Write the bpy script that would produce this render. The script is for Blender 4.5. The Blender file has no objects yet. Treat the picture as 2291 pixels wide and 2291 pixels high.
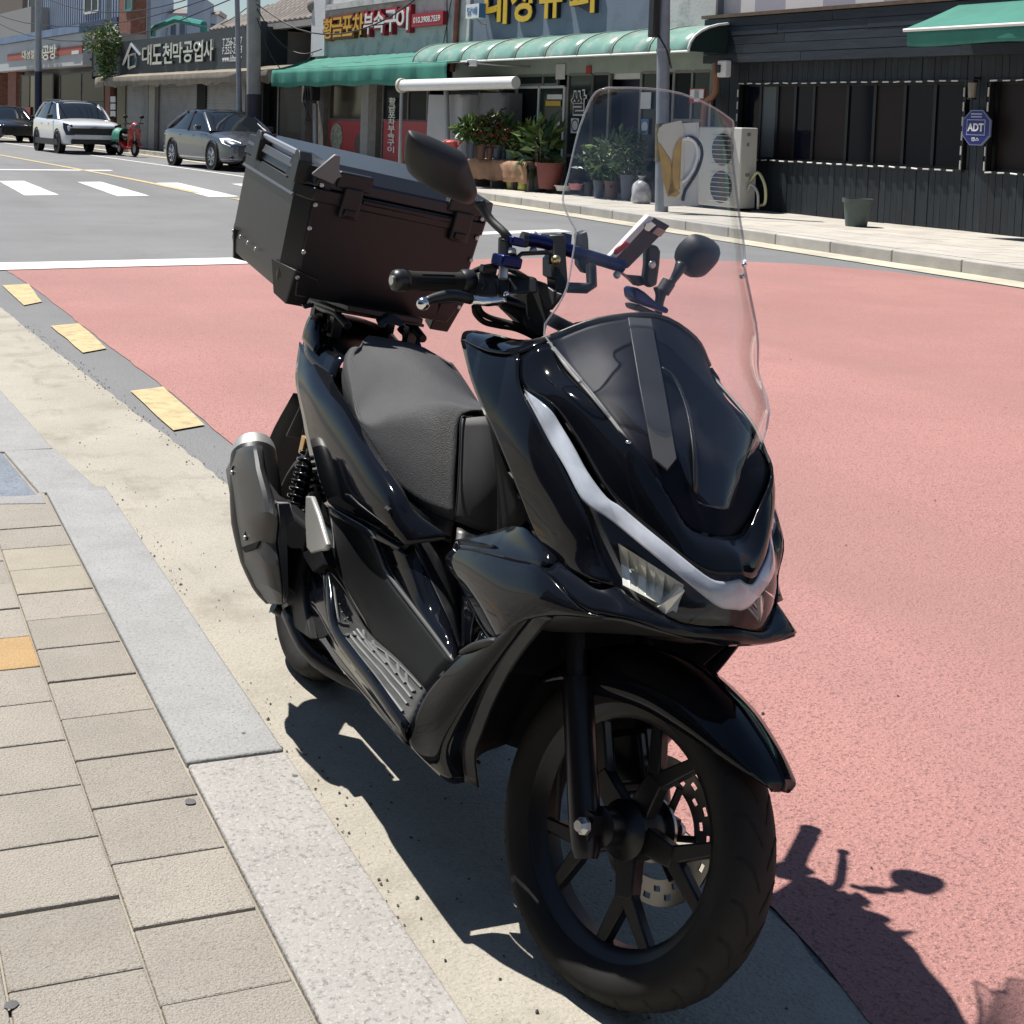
import bpy, bmesh, math, random
from math import sin, cos, tan, radians, pi, atan2, hypot, sqrt
from mathutils import Vector, Matrix
random.seed(7)
scene = bpy.context.scene
COL = scene.collection
# ------------------------------------------------------------------ camera
# world: X to the right (towards the shops), Y along the street (away), Z up, metres
CF, CPX, CPY = 3170.8, 849.4, 492.7          # focal length / principal point in photo pixels (cropped photo)
YAW, PITCH, ROLL, CH = .3610, .0704, .0292, 1.3395
IMG = 2291.0
c_f = Vector((sin(YAW)*cos(PITCH), cos(YAW)*cos(PITCH), -sin(PITCH)))
_r = Vector((cos(YAW), -sin(YAW), 0)); _u = _r.cross(c_f)
c_r = _r*cos(ROLL) + _u*sin(ROLL); c_u = -_r*sin(ROLL) + _u*cos(ROLL)
CAM0 = Vector((0, 0, CH))
cam_d = bpy.data.cameras.new('camera'); cam = bpy.data.objects.new('camera', cam_d); COL.objects.link(cam)
M = Matrix((( c_r.x, c_u.x, -c_f.x, 0), (c_r.y, c_u.y, -c_f.y, 0), (c_r.z, c_u.z, -c_f.z, CH), (0, 0, 0, 1)))
cam.matrix_world = M
cam_d.sensor_fit = 'HORIZONTAL'; cam_d.sensor_width = 36.0; cam_d.lens = CF/IMG*36.0
cam_d.shift_x = (IMG/2-CPX)/IMG; cam_d.shift_y = -(IMG/2-CPY)/IMG
cam_d.clip_start = .05; cam_d.clip_end = 3000
scene.camera = cam
# ------------------------------------------------------------------ light
SUN = Vector((-.196, .364, .91)).normalized()
w = bpy.data.worlds.new('World'); scene.world = w; w.use_nodes = True
nt = w.node_tree; nt.nodes.clear()
sky = nt.nodes.new('ShaderNodeTexSky'); sky.sky_type = 'NISHITA'; sky.sun_disc = False
sky.sun_elevation = math.asin(SUN.z); sky.sun_rotation = atan2(SUN.x, SUN.y)
sky.air_density = 1.0; sky.dust_density = .2; sky.ozone_density = 1.2
bg = nt.nodes.new('ShaderNodeBackground'); bg.inputs['Strength'].default_value = .05
wo = nt.nodes.new('ShaderNodeOutputWorld')
nt.links.new(sky.outputs[0], bg.inputs[0]); nt.links.new(bg.outputs[0], wo.inputs[0])
sl = bpy.data.lights.new('sun', 'SUN'); sl.energy = 4.2; sl.angle = radians(.53); sl.color = (1, .955, .89)
so = bpy.data.objects.new('sun', sl); COL.objects.link(so)
so.rotation_euler = (-SUN).to_track_quat('-Z', 'Y').to_euler(); so.location = (-5, 8, 25)
scene.view_settings.view_transform = 'Standard'; scene.view_settings.look = 'None'
scene.view_settings.exposure = 0.73; scene.view_settings.gamma = 1.0; scene.view_settings.use_curve_mapping = False
try:
    scene.cycles.max_bounces = 8; scene.cycles.transparent_max_bounces = 16; scene.cycles.glossy_bounces = 4
    scene.cycles.transmission_bounces = 6; scene.cycles.caustics_reflective = False; scene.cycles.caustics_refractive = False
except Exception: pass

# ------------------------------------------------------------------ pixel -> place
def pray(u, v): return (c_f + c_r*((u-CPX)/CF) - c_u*((v-CPY)/CF))
def on_ground(u, v, z=0.0):
    d = pray(u, v); return CAM0 + d*((z-CH)/d.z)
# scooter body frame: X forward, Y left, Z up, origin on the ground under the rear axle
SX, SY, HD, LEAN, STEER, RT = 1.1030, 1.8533, -.0274, .1869, .2609, .055
_d = Vector((sin(HD), cos(HD), 0)); _l = Vector((cos(HD), -sin(HD), 0)); _z = Vector((0, 0, 1))
bX = -_d; bY = _l*cos(LEAN) - _z*sin(LEAN); bZ = _l*sin(LEAN) + _z*cos(LEAN)
bO = Vector((SX, SY, 0)) + 1.315*_d + _z*RT - bZ*RT
BODY = Matrix(((bX.x, bY.x, bZ.x, bO.x), (bX.y, bY.y, bZ.y, bO.y), (bX.z, bY.z, bZ.z, bO.z), (0, 0, 0, 1)))
BINV = BODY.inverted(); B3 = BINV.to_3x3(); bcam = BINV @ CAM0
def B(u, v, lat):
    d = B3 @ pray(u, v); return bcam + d*((lat-bcam.y)/d.y)
ZO = {5: (480, 260, .36232), 6: (1000, 180, .5176), 7: (480, 680, .51775), 8: (1000, 700, .41408), 'M': (480, 980, .21742), 'R': (660, 680, 1/6),
      'F': (600, 1150, .33651), '6': (580, 1300, 1/6), 'H': (850, 450, .23292), 'P': (1300, 450, .20704), 'L': (1100, 1350, .48713), 'W': (1120, 1660, 1/3)}
def Z(k, x, y, lat):
    o = ZO[k]; return B(o[0]+x*o[2], o[1]+y*o[2], lat)
AX0 = Vector((1.394, 0, 0)); AXD = Vector((-sin(radians(26.5)), 0, cos(radians(26.5))))
STM = Matrix.Translation(AX0) @ Matrix.Rotation(STEER, 4, AXD) @ Matrix.Translation(-AX0)
STI = STM.inverted()
def st(p): return STM @ Vector(p)
# facade frame of the far side of the street
FA = radians(6.5); FO = Vector((13.3, 16.0, 0)); FT = Vector((-sin(FA), cos(FA), 0)); FN = Vector((cos(FA), sin(FA), 0))
def fac(u, v, off=0.0):
    d = pray(u, v); o = FO - FN*off; k = ((o-CAM0).dot(FN))/d.dot(FN); p = CAM0 + d*k
    return ((p-o).dot(FT), p.z)
def fw(s, z, off=0.0): return FO + FT*s - FN*off + Vector((0, 0, z))
FMAT = Matrix(((FT.x, FN.x, 0, FO.x), (FT.y, FN.y, 0, FO.y), (0, 0, 1, 0), (0, 0, 0, 1)))   # local x = along street (away), y = into the buildings
# ------------------------------------------------------------------ materials
MATS = {}
def mat(name, col, rough=.6, metal=0.0, var=0.0, vscale=8.0, bump=0.0, bscale=60.0, coat=0.0, spec=.5, detail=4.0, col2=None, speck=0.0, sscale=300.0, dirt=None, rvar=0.0, emit=0.0, stretch=None, world=False, orand=0.0, dirt2=None):
    if name in MATS: return MATS[name]
    m = bpy.data.materials.new(name); m.use_nodes = True; n = m.node_tree.nodes; L = m.node_tree.links
    b = n['Principled BSDF']; b.inputs['Roughness'].default_value = rough; b.inputs['Metallic'].default_value = metal
    b.inputs['Specular IOR Level'].default_value = spec
    b.inputs['Base Color'].default_value = (*col, 1)
    if coat: b.inputs['Coat Weight'].default_value = coat; b.inputs['Coat Roughness'].default_value = .04
    if emit: b.inputs['Emission Color'].default_value = (*col, 1); b.inputs['Emission Strength'].default_value = emit
    tc = n.new('ShaderNodeTexCoord'); src = tc.outputs['Object']
    if world:
        ge = n.new('ShaderNodeNewGeometry'); src = ge.outputs['Position']
    if stretch:
        mp = n.new('ShaderNodeMapping'); mp.inputs['Scale'].default_value = stretch; L.new(src, mp.inputs['Vector']); src = mp.outputs[0]
    cur = None
    def noise(scale, det=4.0, rg=.55):
        t = n.new('ShaderNodeTexNoise'); t.inputs['Scale'].default_value = scale; t.inputs['Detail'].default_value = det; t.inputs['Roughness'].default_value = rg
        L.new(src, t.inputs['Vector']); return t
    def mix(a, bcol, fac):
        x = n.new('ShaderNodeMix'); x.data_type = 'RGBA'
        if isinstance(a, tuple): x.inputs['A'].default_value = (*a, 1)
        else: L.new(a, x.inputs['A'])
        x.inputs['B'].default_value = (*bcol, 1); L.new(fac, x.inputs['Factor']); return x.outputs['Result']
    def ramp(f, a, bb, lo=0.0, hi=1.0):
        r = n.new('ShaderNodeMapRange'); r.inputs['From Min'].default_value = a; r.inputs['From Max'].default_value = bb
        r.inputs['To Min'].default_value = lo; r.inputs['To Max'].default_value = hi; L.new(f, r.inputs['Value']); return r.outputs[0]
    if var or col2:
        t = noise(vscale, detail)
        c2 = col2 if col2 else tuple(max(0, x*(1-var)) for x in col)
        c1 = col if col2 else tuple(min(1, x*(1+var)) for x in col)
        cur = mix(c1, c2, ramp(t.outputs['Fac'], .3, .7))
    if speck:
        t = noise(sscale, 2.0, .7)
        base = cur if cur is not None else col
        dk = tuple(x*(1-speck) for x in col); lt = tuple(min(1, x*(1+speck*.6)) for x in col)
        cur = mix(base, dk, ramp(t.outputs['Fac'], .52, .68))
        t2 = noise(sscale*1.3, 2.0, .7); cur = mix(cur, lt, ramp(t2.outputs['Fac'], .55, .7))
    if dirt:
        dc, ds, dlo, dhi = dirt
        t = noise(ds, 6.0, .65); base = cur if cur is not None else col
        cur = mix(base, dc, ramp(t.outputs['Fac'], dlo, dhi))
    if dirt2:
        dc, ds, dlo, dhi, sx = dirt2
        mp2 = n.new('ShaderNodeMapping'); mp2.inputs['Scale'].default_value = sx; mp2.inputs['Location'].default_value = (3.1, 7.7, 1.3); L.new(src, mp2.inputs['Vector'])
        t = n.new('ShaderNodeTexNoise'); t.inputs['Scale'].default_value = ds; t.inputs['Detail'].default_value = 5; t.inputs['Roughness'].default_value = .6; L.new(mp2.outputs[0], t.inputs['Vector'])
        base = cur if cur is not None else col
        cur = mix(base, dc, ramp(t.outputs['Fac'], dlo, dhi, 0, .75))
    if orand:
        oi = n.new('ShaderNodeObjectInfo'); hs = n.new('ShaderNodeHueSaturation')
        L.new(ramp(oi.outputs['Random'], 0, 1, 1-orand, 1+orand), hs.inputs['Value'])
        if cur is None: hs.inputs['Color'].default_value = (*col, 1)
        else: L.new(cur, hs.inputs['Color'])
        cur = hs.outputs[0]
    if cur is not None: L.new(cur, b.inputs['Base Color'])
    if rvar:
        t = noise(vscale*1.7, 5.0, .6); L.new(ramp(t.outputs['Fac'], .3, .7, max(.02, rough-rvar), min(1, rough+rvar)), b.inputs['Roughness'])
    if bump:
        t = noise(bscale, 3.0, .6); bp = n.new('ShaderNodeBump'); bp.inputs['Strength'].default_value = bump; bp.inputs['Distance'].default_value = .01
        L.new(t.outputs['Fac'], bp.inputs['Height']); L.new(bp.outputs[0], b.inputs['Normal'])
    MATS[name] = m; return m
def glassmat(name, tint=(1, 1, 1), ior=1.45, rough=.0, body=None, bodyf=0.0, streak=0.0):
    """clear sheet: straight-through transmission plus Fresnel gloss, optionally a little haze of its own"""
    if name in MATS: return MATS[name]
    m = bpy.data.materials.new(name); m.use_nodes = True; n = m.node_tree.nodes; L = m.node_tree.links; n.clear()
    o = n.new('ShaderNodeOutputMaterial'); tr = n.new('ShaderNodeBsdfTransparent'); tr.inputs[0].default_value = (*tint, 1)
    gl = n.new('ShaderNodeBsdfGlossy'); gl.inputs['Roughness'].default_value = rough; gl.inputs['Color'].default_value = (.95, .97, 1, 1)
    lw = n.new('ShaderNodeLayerWeight'); pw = n.new('ShaderNodeMath'); pw.operation = 'POWER'; pw.inputs[1].default_value = 5.0; L.new(lw.outputs['Facing'], pw.inputs[0])
    f0 = ((ior-1)/(ior+1))**2; fr = n.new('ShaderNodeMath'); fr.operation = 'MULTIPLY_ADD'; fr.inputs[1].default_value = (1-f0)*.8; fr.inputs[2].default_value = f0; L.new(pw.outputs[0], fr.inputs[0])
    mx = n.new('ShaderNodeMixShader'); L.new(fr.outputs[0], mx.inputs[0])
    base = tr.outputs[0]
    if body:
        df = n.new('ShaderNodeBsdfDiffuse'); df.inputs['Color'].default_value = (*body, 1)
        m2 = n.new('ShaderNodeMixShader'); m2.inputs[0].default_value = bodyf
        if streak:
            tc = n.new('ShaderNodeTexCoord'); ns = n.new('ShaderNodeTexNoise'); ns.inputs['Scale'].default_value = 9; ns.inputs['Detail'].default_value = 5
            mr = n.new('ShaderNodeMapRange'); mr.inputs['From Min'].default_value = .45; mr.inputs['From Max'].default_value = .75; mr.inputs['To Min'].default_value = bodyf*.4; mr.inputs['To Max'].default_value = bodyf+streak
            L.new(tc.outputs['Object'], ns.inputs['Vector']); L.new(ns.outputs['Fac'], mr.inputs['Value']); L.new(mr.outputs[0], m2.inputs[0])
        L.new(tr.outputs[0], m2.inputs[1]); L.new(df.outputs[0], m2.inputs[2]); base = m2.outputs[0]
    L.new(base, mx.inputs[1]); L.new(gl.outputs[0], mx.inputs[2]); L.new(mx.outputs[0], o.inputs[0])
    MATS[name] = m; return m
# ------------------------------------------------------------------ geometry helpers
def V(*a): return Vector(a)
def link(name, me, m, parent=None, smooth=None, mods=()):
    o = bpy.data.objects.new(name, me); COL.objects.link(o)
    if m is not None:
        if isinstance(m, (list, tuple)):
            for x in m: me.materials.append(x)
        else: me.materials.append(m)
    if smooth is not None:
        me.polygons.foreach_set('use_smooth', [True]*len(me.polygons))
        if smooth < 179: me.set_sharp_from_angle(angle=radians(smooth))
    if parent is not None: o.parent = parent
    return o
def mesh_py(verts, faces):
    me = bpy.data.meshes.new('m'); me.from_pydata([tuple(v) for v in verts], [], faces); me.validate(); return me
def tag(o, label, cat, group=None, kind=None):
    o['label'] = label
    if cat: o['category'] = cat
    if group: o['group'] = group
    if kind: o['kind'] = kind
    return o
def empty(name, loc=(0, 0, 0), mw=None, rz=0):
    o = bpy.data.objects.new(name, None); COL.objects.link(o); o.empty_display_size = .1
    if mw is not None: o.matrix_world = mw
    else: o.location = loc; o.rotation_euler = (0, 0, rz)
    return o
class MB:
    """collects simple shapes into one mesh"""
    def __init__(s): s.v = []; s.f = []
    def add(s, vs, fs):
        k = len(s.v); s.v += [Vector(a) for a in vs]; s.f += [tuple(i+k for i in f) for f in fs]; return s
    def box(s, a, b):
        x0, y0, z0 = a; x1, y1, z1 = b
        return s.add([(x0,y0,z0),(x1,y0,z0),(x1,y1,z0),(x0,y1,z0),(x0,y0,z1),(x1,y0,z1),(x1,y1,z1),(x0,y1,z1)],
              [(3,2,1,0),(4,5,6,7),(0,1,5,4),(1,2,6,5),(2,3,7,6),(3,0,4,7)])
    def cbox(s, c, size, R=None):
        hx, hy, hz = (q/2 for q in size); vs = [Vector((x, y, z)) for z in (-hz, hz) for x, y in ((-hx,-hy),(hx,-hy),(hx,hy),(-hx,hy))]
        if R is not None: vs = [R @ q for q in vs]
        return s.add([q+Vector(c) for q in vs], [(3,2,1,0),(4,5,6,7),(0,1,5,4),(1,2,6,5),(2,3,7,6),(3,0,4,7)])
    def tube(s, pts, r, n=10, cap=True, sm=0, closed=False, flat=None):
        pts = [Vector(p) for p in pts]; rr = list(r) if isinstance(r, (list, tuple)) else [r]*len(pts)
        if sm: pts, rr = crv(pts, sm), lerp_list(rr, (len(pts)-1)*sm+1)
        N = len(pts); rings = []; up = None
        for i in range(N):
            t = (pts[min(i+1, N-1)]-pts[max(i-1, 0)])
            if t.length < 1e-9: t = Vector((0, 0, 1))
            t.normalize()
            if up is None:
                up = Vector((0, 0, 1)) if abs(t.z) < .9 else Vector((1, 0, 0))
            a = t.cross(up)
            if a.length < 1e-6: a = t.orthogonal()
            a.normalize(); bb = a.cross(t).normalized(); up = bb
            fl = flat if flat else 1
            rings.append([pts[i]+(a*cos(2*pi*k/n)+bb*sin(2*pi*k/n)*fl)*rr[i] for k in range(n)])
        vs = [q for rg in rings for q in rg]; fs = []
        for i in range(N-1):
            for k in range(n):
                fs.append((i*n+k, i*n+(k+1)%n, (i+1)*n+(k+1)%n, (i+1)*n+k))
        if cap: fs.append(tuple(range(n))[::-1]); fs.append(tuple((N-1)*n+k for k in range(n)))
        return s.add(vs, fs)
    def lathe(s, prof, n=48, o=(0, 0, 0), ax=(0, 1, 0), closed=False):
        """prof: list of (axial, radius)"""
        ax = Vector(ax).normalized(); e1 = ax.orthogonal().normalized(); e2 = ax.cross(e1); o = Vector(o)
        if abs(ax.y) > .99: e1 = Vector((1, 0, 0)); e2 = Vector((0, 0, 1))
        vs = []; fs = []; m = len(prof)
        for k in range(n):
            c, q = cos(2*pi*k/n), sin(2*pi*k/n)
            for a, r in prof: vs.append(o+ax*a+(e1*c+e2*q)*r)
        for k in range(n):
            k2 = (k+1) % n
            for j in range(m-1 if not closed else m):
                j2 = (j+1) % m
                fs.append((k*m+j, k*m+j2, k2*m+j2, k2*m+j))
        return s.add(vs, fs)
    def prism(s, poly, t):
        """poly: list of 3d points (planar-ish), extruded by vector t"""
        n = len(poly); t = Vector(t); vs = [Vector(p) for p in poly]+[Vector(p)+t for p in poly]
        fs = [tuple(range(n))[::-1], tuple(range(n, 2*n))]+[(i, (i+1) % n, n+(i+1) % n, n+i) for i in range(n)]
        return s.add(vs, fs)
    def sphere(s, c, r, n=12, m=8, sc=(1, 1, 1)):
        c = Vector(c); vs = [c+Vector((0, 0, r*sc[2]))]
        for i in range(1, m):
            a = pi*i/m
            for k in range(n): vs.append(c+Vector((r*sin(a)*cos(2*pi*k/n)*sc[0], r*sin(a)*sin(2*pi*k/n)*sc[1], r*cos(a)*sc[2])))
        vs.append(c-Vector((0, 0, r*sc[2]))); fs = [(0, 1+k, 1+(k+1) % n) for k in range(n)]
        for i in range(m-2):
            for k in range(n): fs.append((1+i*n+k, 1+(i+1)*n+k, 1+(i+1)*n+(k+1) % n, 1+i*n+(k+1) % n))
        l = len(vs)-1; fs += [(l, l-n+(k+1) % n, l-n+k) for k in range(n)]
        return s.add(vs, fs)
    def xf(s, Mx): s.v = [Mx @ q for q in s.v]; return s
    def build(s, name, m, parent=None, smooth=35, bev=0.0, bseg=2, mir=False, fix=True, rand=False):
        me = mesh_py(s.v, s.f)
        if fix:
            bm = bmesh.new(); bm.from_mesh(me); bmesh.ops.recalc_face_normals(bm, faces=bm.faces); bm.to_mesh(me); bm.free()
        o = link(name, me, m, parent, smooth)
        if bev:
            b = o.modifiers.new('bevel', 'BEVEL'); b.width = bev; b.segments = bseg; b.limit_method = 'ANGLE'; b.angle_limit = radians(35); b.harden_normals = False
        if mir:
            me2 = me.copy()
            for q in me2.vertices: q.co.y = -q.co.y
            me2.flip_normals(); o2 = bpy.data.objects.new(name, me2); COL.objects.link(o2); o2.parent = parent
            if bev:
                b = o2.modifiers.new('bevel', 'BEVEL'); b.width = bev; b.segments = bseg; b.limit_method = 'ANGLE'; b.angle_limit = radians(35)
            return o, o2
        return o
def crp(p0, p1, p2, p3, t):
    return .5*((2*p1)+(p2-p0)*t+(2*p0-5*p1+4*p2-p3)*t*t+(3*p1-p0-3*p2+p3)*t*t*t)
def crv(pts, n):
    pts = [Vector(p) for p in pts]; out = []; N = len(pts)
    for i in range(N-1):
        p0 = pts[i-1] if i > 0 else pts[0]*2-pts[1]; p3 = pts[i+2] if i+2 < N else pts[-1]*2-pts[-2]
        for k in range(n): out.append(crp(p0, pts[i], pts[i+1], p3, k/n))
    out.append(pts[-1]); return out
def lerp_list(a, n):
    N = len(a); out = []
    for i in range(n):
        t = i*(N-1)/(n-1); k = min(int(t), N-2); out.append(a[k]+(a[k+1]-a[k])*(t-k))
    return out
def my(p): return Vector((p[0], -p[1], p[2]))
def surf(rows, nu=3, nv=3, lin_u=False, lin_v=False):
    def f(p, n, lin):
        if lin:
            o = []
            for i in range(len(p)-1):
                for k in range(n): o.append(Vector(p[i])+(Vector(p[i+1])-Vector(p[i]))*(k/n))
            return o+[Vector(p[-1])]
        return crv(p, n)
    R = [f(r, nu, lin_u) for r in rows]
    C = [f([r[j] for r in R], nv, lin_v) for j in range(len(R[0]))]
    return [[C[j][i] for j in range(len(C))] for i in range(len(C[0]))]
def patch(name, rows, m, parent=None, nu=4, nv=4, thick=.004, sym=False, mir=False, smooth=50, lin_u=False, lin_v=False, out=1, refine=True, crease=False):
    """skin through rows of control points; sym: each row runs edge -> centre plane and is completed by its mirror image; mir: adds the mirrored part"""
    if sym and crease:
        G = [r+[my(p) for p in reversed(r[:-1])] for r in surf(rows, nu, nv, lin_u, lin_v)]; refine = None
    elif sym:
        rows = [list(r)+[my(p) for p in reversed(r[:-1])] for r in rows]
    if refine is not None: G = surf(rows, nu, nv, lin_u, lin_v) if refine else rows
    a, b = len(G), len(G[0]); vs = [p for r in G for p in r]
    fs = [(i*b+j, i*b+j+1, (i+1)*b+j+1, (i+1)*b+j) for i in range(a-1) for j in range(b-1)]
    if out < 0: fs = [f[::-1] for f in fs]
    def mk(vs, fs):
        me = mesh_py(vs, fs); o = link(name, me, m, parent, smooth)
        if thick:
            s = o.modifiers.new('solid', 'SOLIDIFY'); s.thickness = thick; s.offset = -1
        return o
    o = mk(vs, fs)
    if mir: return o, mk([my(p) for p in vs], [f[::-1] for f in fs])
    return o
def plate(name, pts, m, parent, t=.005, mir=False, bev=.002, smooth=35, tv=None):
    """flat-ish polygon with thickness, extruded away from its own normal"""
    pts = [Vector(p) for p in pts]; nrm = Vector((0, 0, 0)); c = sum(pts, Vector())/len(pts)
    for i in range(len(pts)): nrm += (pts[i]-c).cross(pts[(i+1) % len(pts)]-c)
    nrm.normalize(); b = MB().prism(pts, tv if tv is not None else -nrm*t)
    return b.build(name, m, parent, smooth, bev=bev, mir=mir)
def text_mesh(s, size, depth=.0, bold=0.0, align='CENTER', res=3):
    cu = bpy.data.curves.new('t', 'FONT'); cu.body = s; cu.size = size; cu.extrude = depth; cu.offset = bold; cu.align_x = align; cu.align_y = 'CENTER'; cu.resolution_u = res
    o = bpy.data.objects.new('t', cu); COL.objects.link(o)
    dg = bpy.context.evaluated_depsgraph_get(); me = bpy.data.meshes.new_from_object(o.evaluated_get(dg)); bpy.data.objects.remove(o); bpy.data.curves.remove(cu)
    return me
def text(name, s, size, loc, xdir, ndir, m, parent=None, depth=.004, bold=0.0, align='CENTER', fit=None, up=None):
    """lettering standing on a plane: xdir = reading direction, ndir = facing direction (world or parent space)"""
    me = text_mesh(s, size, depth, bold, align)
    x = Vector(xdir).normalized(); nn = Vector(ndir).normalized(); y = Vector(up) if up else nn.cross(x)
    Mx = Matrix(((x.x, y.x, nn.x, loc[0]), (x.y, y.y, nn.y, loc[1]), (x.z, y.z, nn.z, loc[2]), (0, 0, 0, 1)))
    if fit and len(me.vertices):
        xs = [v.co.x for v in me.vertices]; ys = [v.co.y for v in me.vertices]; w0 = max(xs)-min(xs); h0 = max(ys)-min(ys)
        cx = (max(xs)+min(xs))/2; cy = (max(ys)+min(ys))/2
        for v in me.vertices: v.co.x = (v.co.x-cx)*fit[0]/max(w0, 1e-6); v.co.y = (v.co.y-cy)*fit[1]/max(h0, 1e-6)
    me.transform(Mx); return link(name, me, m, parent)
# common materials
m_black_gloss = mat('gloss black paint', (.005, .006, .009), .055, coat=0.0, spec=.28, rvar=.02, vscale=3)
m_black_sat = mat('satin black plastic', (.014, .015, .016), .38, bump=.06, bscale=900)
m_black_matte = mat('textured black plastic', (.017, .018, .019), .55, bump=.12, bscale=1400, var=.15, vscale=12)
m_rubber = mat('tyre rubber', (.016, .0155, .015), .75, var=.25, vscale=14, bump=.08, bscale=500, spec=.25)
m_chrome = mat('polished aluminium', (.8, .8, .8), .16, 1.0)
m_alu = mat('cast aluminium', (.55, .55, .54), .42, .85, var=.1)
m_steel = mat('brushed steel', (.5, .48, .44), .35, 1.0)
m_darkmetal = mat('black coated metal', (.012, .012, .014), .32, .2)
m_blue = mat('blue anodised metal', (.012, .022, .11), .3, .75)
# ------------------------------------------------------------------ the setting: ground, road, pavements
def struct(o): o['kind'] = 'structure'; return o
m_asphalt = mat('asphalt', (.19, .192, .195), .85, world=True, var=.14, vscale=.55, speck=.45, sscale=120, bump=.5, bscale=130, detail=6, dirt=((.15, .15, .152), 1.3, .55, .8), dirt2=((.14, .14, .142), .7, .48, .72, (1, .1, 1)))
m_red = mat('red road surfacing', (.398, .198, .178), .85, world=True, dirt2=((.32, .17, .155), .9, .5, .75, (1, .12, 1)), var=.13, vscale=.5, speck=.5, sscale=120, bump=.85, bscale=120, detail=6, dirt=((.33, .155, .14), .6, .5, .85))
m_gutter = mat('pale gutter concrete', (.375, .348, .292), .9, world=True, var=.13, vscale=2.2, speck=.26, sscale=160, bump=.45, bscale=120, detail=8, dirt=((.25, .225, .18), 3.5, .52, .74), dirt2=((.20, .18, .15), 5, .6, .78, (1.5, .5, 1)))
m_walk = mat('pavement mortar', (.30, .27, .22), .95, world=True, var=.2, vscale=6, bump=.4, bscale=150)
m_paver = mat('sandy paver', (.355, .325, .28), .92, world=True, var=.1, vscale=5, speck=.34, sscale=210, bump=.7, bscale=230, orand=.09, detail=5, dirt=((.27, .24, .20), 2.6, .58, .8))
m_paver_o = mat('ochre paver', (.50, .33, .16), .92, world=True, var=.12, vscale=6, speck=.3, sscale=230, bump=.7, bscale=260)
m_paver_l = mat('pale paver', (.40, .36, .29), .92, world=True, var=.12, vscale=6, speck=.3, sscale=230, bump=.7, bscale=260)
m_granite = mat('granite kerb', (.33, .315, .298), .8, world=True, var=.09, vscale=7, speck=.42, sscale=95, bump=.35, bscale=120, orand=.06, detail=5, dirt=((.22, .2, .18), 3.2, .6, .8))
m_granite_b = mat('grey granite kerb', (.30, .30, .296), .8, world=True, var=.10, vscale=7, speck=.30, sscale=120, bump=.3, bscale=150, orand=.06, dirt=((.2, .19, .175), 3.0, .58, .8))
m_white_p = mat('worn white road paint', (.66, .65, .62), .8, world=True, var=.08, vscale=4, bump=.3, bscale=110, dirt=((.40, .40, .39), 3.0, .6, .8))
m_yellow_p = mat('worn yellow road paint', (.52, .41, .22), .8, world=True, var=.12, vscale=7, bump=.5, bscale=110, dirt=((.30, .26, .18), 14.0, .5, .72))
m_farwalk = mat('far pavement', (.46, .43, .38), .9, world=True, var=.14, vscale=1.6, speck=.2, sscale=60, bump=.3, bscale=60, dirt=((.33, .30, .26), 1.1, .55, .8))
def sheet(name, pts, z, m, parent=None):
    me = mesh_py([(p[0], p[1], z) for p in pts], [tuple(range(len(pts)))])
    if me.polygons[0].normal.z < 0: me.flip_normals()
    return link(name, me, m, parent)
def jag(pts, step=.12, amp=.012):
    out = []
    for i in range(len(pts)-1):
        a, b = Vector(pts[i]).to_2d(), Vector(pts[i+1]).to_2d(); n = max(1, int((b-a).length/step)); nn = Vector((-(b-a).y, (b-a).x)).normalized()
        for k in range(n): out.append(a+(b-a)*(k/n)+nn*random.uniform(-amp, amp))
    out.append(Vector(pts[-1]).to_2d()); return [(p.x, p.y) for p in out]
struct(sheet('ground', [(-300, -120), (320, -120), (320, 700), (-300, 700)], -.012, mat('far ground', (.16, .155, .15), .95, world=True, var=.2, vscale=.3)))
road = struct(sheet('road', [(-120, -40), (10.35, -40), (10.35, 30), (10.05, 35), (9.25, 45), (7.05, 70), (-6, 160), (-120, 160)], 0.0, m_asphalt))
redge = [(1.44, -6), (1.45, .5), (1.455, 1.65), (1.50, 1.95), (1.50, 3.5), (1.475, 5.54), (1.46, 6.8), (1.385, 8.96), (1.32, 11), (1.25, 12.05)]
red = struct(sheet('red_road_surface', jag(redge, .15, .006)+jag([(1.25, 12.05), (3.55, 12.4), (7.08, 12.8), (8.13, 12.47), (9.07, 11.98), (9.6, 11.2), (9.85, 9.9), (9.85, 4), (9.85, -6)], .4, .01), .004, m_red))
gin = [(.80, -6), (.80, 4.9), (.76, 5.5), (.66, 6.6), (.40, 8.2), (0.0, 10), (-1.2, 13.5)]
gout = [(-.4, 14), (.70, 12.6), (.90, 11), (.98, 9.82), (1.09, 8.02), (1.21, 6.29), (1.26, 5.64), (1.30, 4.9), (1.34, 4.62), (1.49, 4.45), (1.497, 3.5), (1.497, 1.95), (1.452, 1.65), (1.447, .5), (1.437, -6)]
struct(sheet('gutter', gin+jag(gout, .07, .007), .002, m_gutter))
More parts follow.
